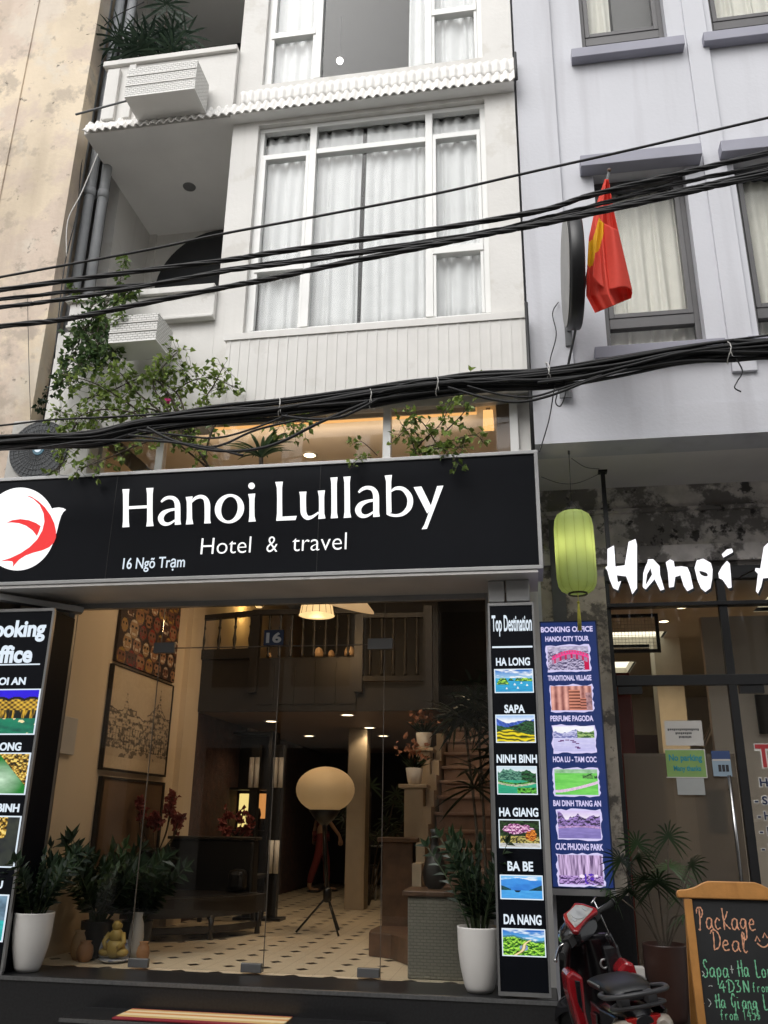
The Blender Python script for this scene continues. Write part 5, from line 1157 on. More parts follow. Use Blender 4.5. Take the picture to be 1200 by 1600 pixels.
leafy_branches('creeper', 'small dark leaf cluster hanging alone beside the beige wall', 'plant', at(62, 625, 6.6), [P_([(95, 605, 0), (75, 612, 0), (62, 628, 0), (58, 640, 0)], 6.6)], 70, .05, 13, cols=LD, spread=.06, stem=.003)
# leafy sprig on the other end of the sign
leafy_branches('bougainvillea', 'loose leafy bougainvillea sprig above the signboard in front of the upper lobby window', 'plant', at(680, 715, 6.5),
  [P_([(640, 715, .1), (660, 690, 0), (690, 660, 0), (705, 630, 0), (738, 590, 0)]), P_([(660, 700, 0), (700, 690, 0), (740, 680, 0), (755, 690, 0)]), P_([(650, 710, 0), (640, 680, 0), (625, 660, 0)]), P_([(680, 690, 0), (660, 660, 0), (640, 650, 0)]), P_([(690, 680, 0), (720, 650, 0), (735, 630, 0)]), P_([(670, 700, 0), (700, 705, -.12), (712, 722, -.15)]), P_([(640, 715, 0), (690, 700, 0), (725, 700, 0)]), P_([(660, 690, 0), (640, 670, 0), (615, 690, 0)])], 62, .056, 33, spread=.11, stem=.006)
leafy_branches('bougainvillea', 'small leafy twig drooping over the signboard edge above the double letter l', 'plant', at(548, 730, 6.3), [P_([(590, 712, .05), (565, 690, 0), (550, 695, 0)], 6.36), P_([(580, 715, .05), (560, 716, -.05), (546, 735, -.08)], 6.36)], 60, .045, 35, cols=LC, spread=.05, stem=.004)
# spiky plant
def blades(name, label, base, n, ln, wd, seed, cols, cat='plant', lean=.5, mat='leaf_colour', up=.6):
    rnd = random.Random(seed); t = thing(name, label, cat, base); lf = M(); B = Vector(base)
    for k in range(n):
        a = rnd.uniform(0, 2*PI); d = Vector((math.cos(a), math.sin(a)*.7, up+rnd.random()*1.4)).normalized(); l = ln*rnd.uniform(.6, 1.1); lf.col = lerp(rnd.choice(cols), rnd.choice(cols), rnd.random()); prev = B+Vector((math.cos(a), math.sin(a), 0))*.015; x = d.cross(Vector((0, 0, 1))).normalized()
        seg = 6; row0 = None
        for s in range(seg+1):
            f = s/seg; p = B+d*l*f+Vector((0, 0, -lean*l*f*f))+Vector((math.cos(a), math.sin(a), 0))*.2*l*f*f; w_ = wd*(math.sin(PI*min(1, .15+f*.85)))**.7+.0005
            i = lf.add((p-x*w_/2, p+Vector((0, 0, -.15*w_)), p+x*w_/2))
            if row0 is not None: lf.face((row0, row0+1, i+1, i)); lf.face((row0+1, row0+2, i+2, i+1))
            row0 = i
    lf.build('leaves', mat, t); return t
sp_ = blades('spiky_plant', 'spiky sword-leaved plant standing behind the signboard near the middle', at(408, 716, 6.62), 46, .42, .032, 3, [(.05, .10, .04), (.09, .15, .06), (.14, .20, .09), (.03, .07, .03)])
M().tube([at(408, 745, 6.66), at(408, 715, 6.62)], .02, 8).build('stem', 'bark', sp_)
# fan-leaved palms
def palm(name, label, cat, base, stems, seed, cols=LD, fan=(9, .26, .026), pot=None, mat='leaf_dark', per=1, stemr=.011, sag=.25):
    rnd = random.Random(seed); t = thing(name, label, cat, base); s = M(); lf = M()
    for st in stems:
        S = spline(st, 6); k = len(S); s.tube(S, [stemr*(1.1-.4*i/k) for i in range(k)], 6)
        for q in range(per):
            i = k-1 if q == 0 else rnd.randrange(int(k*.55), k); p = S[i]; ax_ = (S[-1]-S[-2]).normalized(); a = rnd.uniform(0, 2*PI)
            out = (Vector((math.cos(a), math.sin(a), .35))+ax_*.6).normalized() if q else (ax_+Vector((0, -.3, .1))).normalized()
            tip = p+out*rnd.uniform(.08, .2)*(1 if q else .3); s.tube([p, tip], .004, 4); nrm = out.cross(Vector((0, 0, 1)));
            nrm = nrm.normalized() if nrm.length > .01 else Vector((1, 0, 0)); n, ln, wd = fan; sd_ = nrm; fn_ = out.cross(sd_).normalized(); lf.col = lerp(rnd.choice(cols), rnd.choice(cols), rnd.random())
            for j in range(n):
                b2 = (j/(n-1)-.5)*PI*1.25; d = (out*math.cos(b2)+sd_*math.sin(b2)+Vector((0, 0, -sag*abs(b2)*.4-.05))).normalized(); l = ln*rnd.uniform(.8, 1.1); x = d.cross(fn_).normalized(); r0_ = None
                for e in range(5):
                    f = e/4; pp = tip+d*l*f+Vector((0, 0, -sag*l*f*f)); w_ = wd*(.35+1.6*f*(1-f)*1.6) if e < 4 else .002
                    ii = lf.add((pp-x*w_/2, pp+x*w_/2))
                    if r0_ is not None: lf.face((r0_, r0_+1, ii+1, ii))
                    r0_ = ii
    s.build('stem', 'bark', t); lf.build('leaves', mat, t); return t
# balcony palm (upper)
b0 = Vector((-4.02, 7.25, 9.3))
palm('balcony_palm', 'dark long-leaved palm on the upper balcony, spilling over the parapet', 'plant', b0, [[b0+Vector((dx*.3, dy*.3, 0)), b0+Vector((dx*.6, dy*.6, .35)), b0+Vector((dx, dy, h))] for dx, dy, h in ((-.2, -.3, .5), (0, -.2, .8), (.25, -.25, .7), (-.25, -.1, 1.0), (.15, 0, 1.1), (.35, -.1, .9), (-.05, -.35, .45), (.3, -.3, .45), (-.3, -.35, .75), (.1, -.15, 1.3))], 4, cols=[(.018, .035, .024), (.03, .055, .035), (.045, .075, .045)], fan=(10, .36, .026), per=4, stemr=.012, sag=.3)

# ---- pots
def planter(t, c, r0, r1, h, mat, rim=.012, rnd_=True):
    c = Vector(c); prof = [(r0*.55, 0), (r0*.86, .004), (r0, .03), (r0*1.06, h*.12), (r0+(r1-r0)*.62, h*.38), (r0+(r1-r0)*.9, h*.65), (r1, h-.01), (r1, h), (r1-rim, h), (r1-rim-.004, h-.05), (.01, h-.055)]
    M().lathe(prof, c, 40).build('pot', mat, t); M().lathe([(r1-rim-.006, h-.06), (r1-rim-.006, h-.04), (.01, h-.035)], c, 24).build('soil', 'soil', t)
def zz_stems(t, base, n, ln, seed, cols, leaf=.075, mat='leaf_dark', spread=.55):
    rnd = random.Random(seed); s = M(); lf = M(); B = Vector(base)
    for k in range(n):
        a = 2*PI*k/n+rnd.uniform(-.3, .3); tilt = rnd.uniform(.05, spread); l = ln*rnd.uniform(.65, 1.1); d = Vector((math.cos(a)*tilt, math.sin(a)*tilt, 1)).normalized(); p0_ = B+Vector((math.cos(a), math.sin(a), 0))*rnd.uniform(.01, .06)
        S = [p0_+d*l*f+Vector((math.cos(a), math.sin(a), 0))*l*.22*f*f for f in [i/9 for i in range(10)]]; s.tube(S, [.008*(1.1-.8*i/9) for i in range(10)], 5); base_c = lerp(rnd.choice(cols), rnd.choice(cols), rnd.random())
        for i in range(2, 10):
            x = (S[i]-S[i-1]).normalized(); sd_ = x.cross(Vector((math.sin(a), -math.cos(a), .3))).normalized()
            for sg_ in (-1, 1):
                lf.col = lerp(base_c, rnd.choice(cols), .4); lf.leaf(S[i], sd_*sg_*.9+x*.75+rv(rnd)*.18, Vector((0, -.5, .8))+rv(rnd)*.3, leaf*rnd.uniform(.8, 1.2), leaf*.42)
        lf.leaf(S[-1], (S[-1]-S[-2]).normalized()+rv(rnd)*.1, (0, -1, .3), leaf, leaf*.4)
    s.build('stems', 'leaf_stem', t); lf.build('leaves', mat, t)
pm('leaf_stem', (.05, .075, .03), .6)
t = thing('potted_plant', 'dark bushy plant in a tall white pot beside the Booking Office light box', 'potted plant', (-3.795, 6.68, .5)); planter(t, (-3.795, 6.68, .5), .095, .148, .405, 'white_ceramic'); zz_stems(t, (-3.795, 6.68, .86), 26, .47, 41, LD, .095)
t = thing('potted_plant', 'dark upright plant in a tall white pot beside the Top Destination light box', 'potted plant', (-.425, 6.68, .5)); planter(t, (-.425, 6.68, .5), .10, .15, .41, 'white_ceramic'); zz_stems(t, (-.425, 6.68, .87), 28, .58, 42, LD, .09, spread=.40)

# ---- palm in a brown pot in front of the shop
pm('brown_glaze', (.040, .018, .013), .35, var=.2, scale=5)
pt = palm('potted_palm', 'fan-leaved palm in a dark brown pot between the scooter and the chalkboard', 'potted plant', (.87, 7.05, .3), [[(.87, 7.05, .72), (.87+dx*.4, 7.05+dy*.4, .95), (.87+dx, 7.05+dy, h)] for dx, dy, h in ((-.02, -.1, 1.16), (-.25, -.05, 1.30), (.22, 0, 1.28), (-.12, .1, 1.42), (.1, .1, 1.45), (-.3, .1, 1.1), (.3, -.1, 1.12), (.12, -.12, 1.0))], 8, cols=[(.022, .045, .018), (.035, .065, .024), (.06, .095, .038)], fan=(15, .20, .016), per=2, stemr=.007, sag=.35)
planter(pt, (.87, 7.05, .3), .115, .155, .50, 'brown_glaze')
tag(M().box(.575, .70, 6.86, 6.96, .3, .665).build('cardboard_box', 'paper_white', bevel=.004), 'small white box with a red mark on the shop step behind the scooter', 'box')
# ================================================================ inside the lobby
pm('frame_dark', (.02, .015, .012), .4); pm('canvas_side', (.05, .04, .035), .7)
_mask = []
rnd = random.Random(5)
for j in range(9):
    for i in range(7): _mask.append((.07+i*.15+(j % 2)*.07, .05+j*.118, rnd.choice([C8(140, 100, 72), C8(150, 112, 84), C8(108, 70, 56), C8(158, 126, 90), C8(122, 84, 66), C8(88, 60, 50)]), rnd.choice([C8(130, 40, 32), C8(190, 178, 158), C8(160, 128, 60), C8(40, 30, 30)]), rnd.uniform(.8, 1.15)))
def masks(u, v):
    for cx, cy, c, c2, s in _mask:
        dx, dy = (u-cx)/(.066*s), (v-cy)/(.068*s)
        d = dx*dx+dy*dy
        if d < 1:
            if d > .82: return tuple(x*.55 for x in c)
            if abs(abs(dx)-.38) < .2 and abs(dy-.22) < .13: return (.012, .01, .01)
            if abs(dx) < .38 and abs(dy+.5) < .12: return c2
            if abs(dx) < .1 and -.3 < dy < .2: return tuple(x*1.2 for x in c)
            if dy > .62 or (abs(dx) > .62 and dy < 0): return c2
            return c
    return lerp((.012, .01, .014), (.05, .03, .03), fb(u*20, v*20, 3))
def sketch(u, v):
    pap = lerp(C8(212, 196, 172), C8(186, 170, 148), fb(u*2, v*3, 2))
    sky_ = .56+.20*max(0, 1-abs(u-.25)/.05)*(1-abs(u-.25)/.05)+.10*(fb(u*9, 0, 4)-.3)+.14*max(0, 1-abs(u-.78)/.16)+.2*max(0, 1-abs(u-.8)/.02)-.05*(.42 < u < .6)
    if .20 < v < sky_:
        ink = fb(u*34, v*40, 7); col = math.sin(u*150) > .35 and v < .42; r_ = math.sin(v*95) > .75
        k = .75*(ink > .52)+.35*col+.35*r_; return lerp(pap, C8(52, 48, 46), min(.9, k))
    if .12 < v <= .22: return lerp(pap, C8(80, 72, 66), .8 if fb(u*18, v*16, 9) > .64 else .12)
    if sky_ <= v < sky_+.012: return C8(80, 74, 70)
    return pap
def still(u, v): return lerp(C8(120, 98, 78), C8(88, 70, 55), fb(u*2, v*3, 3)+.25*(v < .3))
def wall_picture(nm, lab, y0, y1, z0, z1, fn, nu, nv, frame, fw=.03):
    t = thing(nm, lab, 'picture', (-3.98, (y0+y1)/2, z0))
    M().box(-3.998, -3.97, y0, y1, z0, z1).build('backing', 'canvas_side', t)
    M().grid(lambda u, v: (-3.966, y0+(y1-y0)*u, z0+(z1-z0)*v), nu, nv, False, fn).build('canvas', 'printed_picture', t)
    if frame:
        b = M(); b.box(-3.998, -3.955, y0-fw, y1+fw, z0-fw, z0); b.box(-3.998, -3.955, y0-fw, y1+fw, z1, z1+fw*.5); b.box(-3.998, -3.955, y0-fw, y0, z0, z1); b.box(-3.998, -3.955, y1, y1+fw, z0, z1); b.build('frame', 'frame_dark', t)
    return t
wall_picture('mask_picture', 'tall canvas crowded with rows of painted theatre masks, highest on the lobby side wall', 7.84, 9.3, 3.03, 4.35, masks, 120, 110, False)
wall_picture('townscape_picture', 'pale ink drawing of an old townscape with spires, below the mask canvas', 7.82, 9.27, 2.03, 2.985, sketch, 140, 100, True, .02)
wall_picture('framed_picture', 'brownish framed picture behind the red flowers, lowest of the wall pictures', 7.88, 9.25, 1.05, 1.93, still, 30, 30, True, .045)
t = thing('wall_panel', 'small grey metal panel box on the cream lobby wall near the light box', 'panel box', (-3.98, 7.3, 2.0))
pp = [Vector((0, 0, EYE))+ray(x, y)*((-3.97)/ray(x, y).x) for x, y in ((100, 1118), (122, 1122), (114, 1180))]
M().box(-3.998, -3.965, pp[0].y, pp[1].y, pp[2].z, pp[0].z).build('box', 'alu_soffit', t, bevel=.004)
# couch with a curved wooden front
co = thing('couch', 'dark high-backed couch with a curved wooden front rail and short legs', 'couch', (-3.3, 8.9, .5))
cv_ = [(-3.86, 8.30), (-3.55, 8.38), (-3.2, 8.62), (-2.93, 8.98), (-2.80, 9.4)]
C2 = [Vector((p.x, p.y)) for p in spline([(x, y, 0) for x, y in cv_], 8)]
def band(z0, z1, off, th):
    m = M(); n = len(C2); o = []
    for i in range(n):
        d = (C2[min(i+1, n-1)]-C2[max(i-1, 0)]).normalized(); q = Vector((d.y, -d.x)); o.append((C2[i]+q*off, C2[i]+q*(off-th)))
    for i in range(n-1):
        a, b2 = o[i]; c, d = o[i+1]; P = [(a.x, a.y), (c.x, c.y), (d.x, d.y), (b2.x, b2.y)]; m.prism(P, lambda u, v, e: (u, v, z0+(z1-z0)*e), 1)
    return m
pm('couch_leather', (.010, .0095, .010), .4, var=.2); pm('couch_wood', (.028, .023, .020), .4, var=.3, scale=6)
band(.70, .84, 0, .05).build('front_rail', 'couch_wood', co); band(.84, .87, .02, .09).build('edge_rail', 'couch_wood', co); band(.56, .62, -.02, .03).build('lower_rail', 'couch_wood', co)
m = M(); m.prism([(-3.9, 8.42), (-3.55, 8.45), (-3.22, 8.7), (-2.97, 9.02), (-2.86, 9.42), (-3.4, 9.55), (-3.9, 9.5)], lambda u, v, e: (u, v, .74+.14*e), 1); m.build('seat', 'couch_leather', co, bevel=.02)
m = M(); m.box(-3.9, -2.95, 9.42, 9.62, .74, 1.38); m.box(-3.91, -3.80, 8.7, 9.42, .74, 1.30); m.build('backrest', 'couch_leather', co, bevel=.03)
M().box(-3.92, -2.93, 9.40, 9.64, 1.38, 1.41).build('top_rail', 'couch_wood', co, bevel=.008)
for x, y in ((-3.80, 8.36), (-3.12, 8.74), (-2.84, 9.34)): M().lathe([(.03, .5), (.022, .6), (.035, .72)], (x, y, 0), 12).build('leg', 'couch_wood', co)
tag(M().box(-3.16, -2.98, 9.22, 9.40, .89, 1.10).build('cushion', 'couch_leather', bevel=.05), 'small dark cushion at the end of the couch', 'cushion')
# vases with red flowers
def flowers(lab, base, h, seed, n=7, sp=.3, dark=True):
    rnd = random.Random(seed); t = thing('flower_vase', lab, 'vase', base); B = Vector(base)
    M().lathe([(.05, 0), (.07, .03), (.055, .2), (.05, .36), (.065, .40), (.055, .40), (.04, .30)], B, 24).build('vase', 'dark_wood', t); s = M(); f = M()
    for k in range(n):
        a = 2*PI*k/n+rnd.uniform(-.3, .3); r_ = sp*rnd.uniform(.5, 1); hh = h*rnd.uniform(.6, 1.0); S = spline([B+Vector((0, 0, .36)), B+Vector((math.cos(a)*r_*.7, math.sin(a)*r_*.7, .40+(hh-.4)*.35)), B+Vector((math.cos(a)*r_, math.sin(a)*r_, hh))], 6); s.tube(S, .006, 5)
        for q in range(11):
            p = S[-1-rnd.randrange(4)]+rv(rnd)*.045
            for e in range(5): f.leaf(p, rv(rnd)+Vector((0, 0, .5)), rv(rnd), .055, .048)
    s.build('stems', 'bark', t); f.build('petals', 'petal_red', t); return t
pm('petal_red', (.26, .065, .06), .6, var=.3, scale=30, trans=.2)
flowers('bouquet of red flowers in a dark vase in front of the lowest wall picture', (-3.76, 8.78, .88), 1.0, 3, 9, .30)
flowers('smaller bouquet of red flowers in a vase beyond the couch near the brick wall', (-3.45, 10.3, 1.0), .72, 6, 7, .18)
st2 = thing('side_table', 'dark side table carrying the smaller red bouquet beyond the couch', 'table', (-3.45, 10.3, .5)); M().box(-3.8, -3.1, 10.1, 10.5, .96, 1.0).build('table_top', 'dark_wood', st2, bevel=.006)
for x in (-3.76, -3.14):
    for y in (10.14, 10.46): M().box(x-.02, x+.02, y-.02, y+.02, .5, .96).build('leg', 'dark_wood', st2)
# two tall banded stands
pm('sleeve_silver', (.75, .74, .72), .5)
for x, lab in ((-3.34, 'tall black stand with silver sleeves, nearer the couch'), (-3.04, 'tall black stand with silver sleeves, nearer the paper lantern')):
    t = thing('banded_stand', lab, 'stand', (x, 10.55, .5)); b = M().box(x-.05, x+.05, 10.5, 10.6, .53, 2.45); b.build('post', 'black_plastic', t); M().box(x-.13, x+.13, 10.42, 10.68, .5, .53).build('foot', 'black_plastic', t)
    for z0, z1 in ((1.95, 2.30), (1.0, 1.36)):
        m = M()
        for q in (-.034, .034): m.tube([(x+q, 10.485, z0), (x+q, 10.485, z1)], .03, 12)
        m.build('sleeve', 'sleeve_silver', t)
# lit niche with shelves
em('niche_glow', (1, .78, .28), 1.1); em('niche_orange', (1, .42, .12), .7)
ni = thing('lit_cabinet', 'lit display cabinet glowing yellow and orange behind the banded stands', 'cabinet', (-3.65, 11.5, .5))
q1 = px_rect(372, 1240, 390, 1294, 11.66); q2 = px_rect(400, 1240, 419, 1279, 11.66); cx0, cx1 = q1[0]-.04, q2[1]+.06
b = M().box(cx0, cx1, 11.7, 11.8, .5, 2.7); b.box(cx0-.04, cx0, 11.35, 11.7, .5, 2.7); b.box(cx1, cx1+.04, 11.35, 11.7, .5, 2.7)
for z in (.5, q1[2]-.05, q1[3]+.04, 2.66): b.box(cx0, cx1, 11.36, 11.7, z, z+.03)
b.build('case', 'dark_wood', ni); M().box(q1[0], q1[1], 11.68, 11.695, q1[2], q1[3]).build('lit_back', 'niche_glow', ni); M().box(q2[0], q2[1], 11.68, 11.695, q2[2], q2[3]).build('lit_shelf', 'niche_orange', ni)
m = M()
for k in range(3): m.lathe([(.02, 0), (.032, .05), (.02, .10), (.012, .13)], (q2[0]+.02+.045*k, 11.6, q1[2]-.02+.14*(k % 2)), 10)
m.build('ornament', 'brown_wood', ni)
# paper lantern on a tripod
pl_ = thing('paper_floor_lamp', 'round cream paper lantern on a slim black tripod in the middle of the lobby', 'floor lamp', (-2.2, 9.45, .5))
m_, n_, b_ = _base('rice_paper'); N, L = n_.nodes, n_.links; b_.inputs['Base Color'].default_value = (.62, .49, .32, 1); b_.inputs['Roughness'].default_value = .8
b_.inputs['Emission Color'].default_value = (1, .62, .28, 1); b_.inputs['Emission Strength'].default_value = .10; _mats['rice_paper'] = m_
lc = Vector((-2.2, 9.43, 1.90)); prof = []
for i in range(33):
    a = -PI/2*.86+(PI/2*.86+PI/2*.93)*i/32; prof.append((.315*math.cos(a)*(1-.012*(i % 2)), .235*math.sin(a)))
M().lathe(prof, lc, 48).build('paper_shade', 'rice_paper', pl_)
m = M().lathe([(.03, -.36), (.10, -.30), (.17, -.21), (.165, -.205)], lc, 24); m.build('collar', 'black_plastic', pl_)
m = M(); m.tube([lc+Vector((0, 0, -.34)), (-2.18, 9.44, 1.25), (-2.14, 9.45, .84)], .022, 10); m.lathe([(.03, 0), (.045, .02), (.045, .12), (.03, .14)], (-2.145, 9.45, .80), 12); m.build('pole', 'black_plastic', pl_)
for f_ in ((-2.48, 9.53), (-1.99, 9.33), (-2.1, 9.85)): M().tube([(-2.145, 9.45, .86), (f_[0], f_[1], .505)], .011, 8).build('leg', 'black_plastic', pl_)
lamp_light(pl_, 'POINT', lc+Vector((.5, -.4, .1)), 0.01, (1, .75, .45), .1)
# pendant lamps
em('shade_lit', (1.0, .66, .30), 1.25); em('shade_brim', (1.0, .62, .30), .55)
p1 = thing('pendant_lamp', 'glowing woven cone pendant lamp hanging in the lobby under the signboard', 'pendant lamp', at(498, 962, 9.0))
a_, b2_ = at(468, 962, 9.0), at(522, 962, 9.0); c_ = (a_+b2_)/2; w_ = (b2_-a_).length/2
M().lathe([(w_, 0), (w_*.95, .02), (w_*.80, .20), (w_*.62, .42), (w_*.5, .55), (w_*.1, .58)], c_, 32, caps=False).build('shade', 'shade_lit', p1, solid=.004); M().tube([c_+Vector((0, 0, .56)), (c_.x, c_.y, 5.19)], .006, 6).build('cord', 'black_plastic', p1)
m = M()
for k in range(16): m.tube([c_+Vector((math.cos(2*PI*k/16)*w_*1.01, math.sin(2*PI*k/16)*w_*1.01, 0)), c_+Vector((math.cos(2*PI*k/16)*w_*.81, math.sin(2*PI*k/16)*w_*.81, .20)), c_+Vector((math.cos(2*PI*k/16)*w_*.51, math.sin(2*PI*k/16)*w_*.51, .55))], .003, 4)
m.build('ribs', 'brown_wood', p1); lamp_light(p1, 'POINT', c_+Vector((0, 0, -.08)), 16, (1, .62, .3), .08)
p2 = thing('pendant_lamp', 'wide-brimmed tilted pendant lamp glowing beside the woven cone lamp', 'pendant lamp', at(540, 935, 9.3))
c2_ = at(541, 949, 8.7); ax_ = Vector((.28, -.25, 1)).normalized(); M().lathe([(.30, 0), (.292, .02), (.16, .13), (.05, .20), (.02, .21)], c2_, 36, axis=ax_, caps=False).build('shade', 'shade_brim', p2, solid=.004); M().tube([c2_+ax_*.18, (c2_.x, c2_.y, 5.19)], .006, 6).build('cord', 'black_plastic', p2)
M().ball(c2_+ax_*.06, .035).build('bulb', 'shade_lit', p2)
# wall lamp on the mezzanine
ws = thing('wall_lamp', 'small brass wall lamp lighting the mezzanine wall beside the balustrade', 'lamp', at(405, 950, 11.4)); c = at(405, 948, 11.45)
M().lathe([(.05, 0), (.06, .03), (.06, .12), (.05, .14)], c, 16).build('shade', 'brown_wood', ws); M().lathe([(.042, -.012), (.045, 0)], c, 16).build('lens', 'shade_lit', ws); M().lathe([(.045, 0), (.045, .04)], c+Vector((0, 0, .05)), 16, sx=1.4, sy=1.4).build('glow_ring', 'shade_lit', ws); M().tube([c+Vector((0, 0, .07)), (c.x, 11.6, c.z+.07)], .012, 8).build('arm', 'brown_wood', ws)
lamp_light(ws, 'POINT', c+Vector((-.12, .05, .16)), 5, (1, .62, .2), .04)
lamp_light(ws, 'POINT', c+Vector((-.12, .05, -.06)), 4, (1, .62, .2), .03)
# downlights in the mezzanine ceiling and one in the high ceiling
for (x, y), lab in (((424, 1126), 'first ceiling downlight under the mezzanine edge, above the banded stands'), ((543, 1116), 'ceiling downlight under the mezzanine edge beside the cream column'), ((483, 1149), 'ceiling downlight deeper under the mezzanine, straight above the paper lantern'), ((577, 1136), 'ceiling downlight just past the cream column'), ((599, 1149), 'deepest ceiling downlight under the mezzanine, towards the staircase')):
    p = atz(x, y, 2.8); downlight((p.x, p.y, 2.799), lab, .07, energy=13, col=(1, .76, .50))
p = atz(484, 710, 5.19); downlight((p.x, p.y, 5.189), 'bright downlight in the high lobby ceiling seen above the signboard', .06, energy=68, col=(1, .76, .50), spot=150)
for x, y, lab in ((-3.0, 8.6, 'unseen lamp brightening the lobby from the high ceiling behind the signboard, couch side'), (-1.0, 9.0, 'unseen lamp brightening the lobby from the high ceiling behind the signboard, stair side')): downlight((x, y, 5.189), lab, .06, energy=92, col=(1, .76, .50), spot=150)  # unseen ceiling lamps, strengthened to lighten the lobby wall
# bright bundles on the mezzanine floor
pm('cloth_tan', (.50, .33, .18), .85, var=.15)
for (x, y, s), lab in zip(((495, 1051, 1.0), (515, 1053, .7), (544, 1051, 1.1), (416, 1055, .6)), ('tan cushion on the mezzanine edge, largest one in the middle', 'small grey tan cushion between the two bigger ones on the mezzanine edge', 'tan cushion on the mezzanine edge nearest the staircase', 'small tan cushion alone on the mezzanine edge below the house number plate')):
    c = at(x, y, 9.94); tag(M().lathe([(.01, 0), (.055*s, .01), (.06*s, .05*s), (.04*s, .10*s), (.008, .12*s)], (c.x, 9.99, 3.421), 14).build('cushion', 'cloth_tan'), lab, 'cushion')
# plants and vessels just inside the glass
def inner_plant(lab, base, ph, n, ln, seed, cols=LD, pmat='dark_wood', r=.13):
    t = thing('potted_plant', lab, 'potted plant', base); planter(t, base, r*.75, r, ph, pmat); zz_stems(t, Vector(base)+Vector((0, 0, ph-.03)), n, ln, seed, cols, .13, spread=.75); return t
inner_plant('tall dark bushy plant inside the glass beside the white pot', (-3.64, 7.42, .5), .28, 30, .62, 51, LD+[(.04, .08, .025)])
inner_plant('lower dark bushy plant inside the glass in front of the couch', (-3.42, 7.72, .5), .26, 26, .50, 52)
pm('gold_paint', (.40, .28, .07), .45, metal=.1, var=.2); pm('egg_brown', (.34, .17, .075), .5, var=.2); pm('blue_white', (.55, .57, .60), .3, stain=((.05, .10, .3), 22, .54, .9))
bd = thing('figurine', 'yellow seated figurine on a white saucer inside the glass', 'figurine', (-3.38, 7.25, .5)); bx_, by_ = -3.38, 7.25
m = M(); m.ball((bx_, by_, .60), .085, .07, .075); m.ball((bx_, by_, .69), .06, .05, .06); m.ball((bx_, by_-.005, .765), .036, .036, .042)
for s in (-1, 1):
    m.ball((bx_+s*.07, by_-.02, .575), .055, .05, .032); m.tube([(bx_+s*.055, by_, .71), (bx_+s*.085, by_-.03, .65), (bx_+s*.05, by_-.07, .61)], [.022, .02, .016], 8); m.ball((bx_+s*.037, by_, .765), .008, .008, .02)
m.build('body', 'gold_paint', bd); M().lathe([(.07, 0), (.12, .02), (.125, .03), (.1, .028)], (bx_, by_, .5), 28).build('saucer', 'blue_white', bd)
for x, y, r, h, mt, nm, lab in ((-3.52, 7.40, .07, .17, 'blue_white', 'bowl', 'blue and white bowl behind the yellow figurine'), (-3.42, 7.50, .06, .13, 'blue_white', 'bowl', 'small blue and white bowl nearest the grey urn'), (-3.62, 7.22, .065, .15, 'egg_brown', 'jar', 'squat brown jar beside the yellow figurine'), (-3.16, 7.30, .05, .15, 'egg_brown', 'jar', 'egg-shaped brown jar on a dark foot nearest the couch'), (-3.72, 7.30, .06, .22, 'cloth_tan', 'jar', 'tan mottled jar nearest the white pot'), (-3.33, 7.52, .06, .34, 'alu_soffit', 'urn', 'slim grey urn behind the yellow figurine')):
    tag(M().lathe([(r*.6, 0), (r*.9, h*.15), (r*1.05, h*.45), (r*.9, h*.75), (r*.6, h*.9), (r*.75, h), (r*.6, h), (r*.4, h*.8)], (x, y, .5), 24).build(nm, mt), lab, nm)
# plants on the stair pedestals
pm('petal_peach', (.50, .24, .15), .7, var=.3, trans=.25)
def orchid(lab, base, seed):
    rnd = random.Random(seed); t = thing('potted_plant', lab, 'potted plant', base); B = Vector(base); M().lathe([(.06, 0), (.075, .03), (.095, .17), (.09, .17), (.08, .14)], B, 24).build('pot', 'white_ceramic', t); lf = M(); f = M()
    for k in range(34):
        lf.col = rnd.choice(LD); lf.leaf(B+Vector((0, 0, .16)), rv(rnd)+Vector((0, 0, 1.1)), rv(rnd), rnd.uniform(.12, .28), .035)
    for k in range(46): f.leaf(B+Vector((rnd.gauss(0, .09), rnd.gauss(0, .08), .34+rnd.gauss(0, .05))), rv(rnd), rv(rnd), .06, .05)
    lf.build('leaves', 'leaf_dark', t); f.build('petals', 'petal_peach', t)
orchid('peach flowering plant in a white pot on the lower stair pedestal', (-1.25, 9.5, 1.96), 1); orchid('peach flowering plant in a white pot on the higher stair pedestal', (-1.22, 10.1, 2.38), 2)
tp = palm('indoor_palm', 'tall dark fan palm standing at the foot of the staircase behind the door glass', 'plant', (-.52, 7.72, 1.0), [[(-.47+.045*k, 7.70+.03*(k % 3), .95), (-.46+.05*k+dx*.3, 7.75, 1.6), (-.46+.05*k+dx, 7.75+.06*(k % 2), h)] for k, (dx, h) in enumerate(((-.12, 2.42), (-.06, 2.62), (0, 2.5), (.02, 2.7), (.03, 2.45)))], 9, cols=[(.008, .016, .009), (.014, .026, .014), (.02, .035, .018)], fan=(10, .34, .026), per=5, stemr=.015, sag=.3)
M().lathe([(.13, 0), (.17, .05), (.18, .36), (.17, .38), (.15, .34)], (-.45, 7.72, .69), 24).build('pot', 'dark_wood', tp)
tag(M().lathe([(.05, 0), (.085, .03), (.10, .12), (.07, .22), (.035, .30), (.03, .40), (.045, .44), (.04, .44)], (-.80, 7.32, 1.10), 24).build('vase', 'dark_wood'), 'dark long-necked vase on the mosaic planter beside the palm', 'vase')
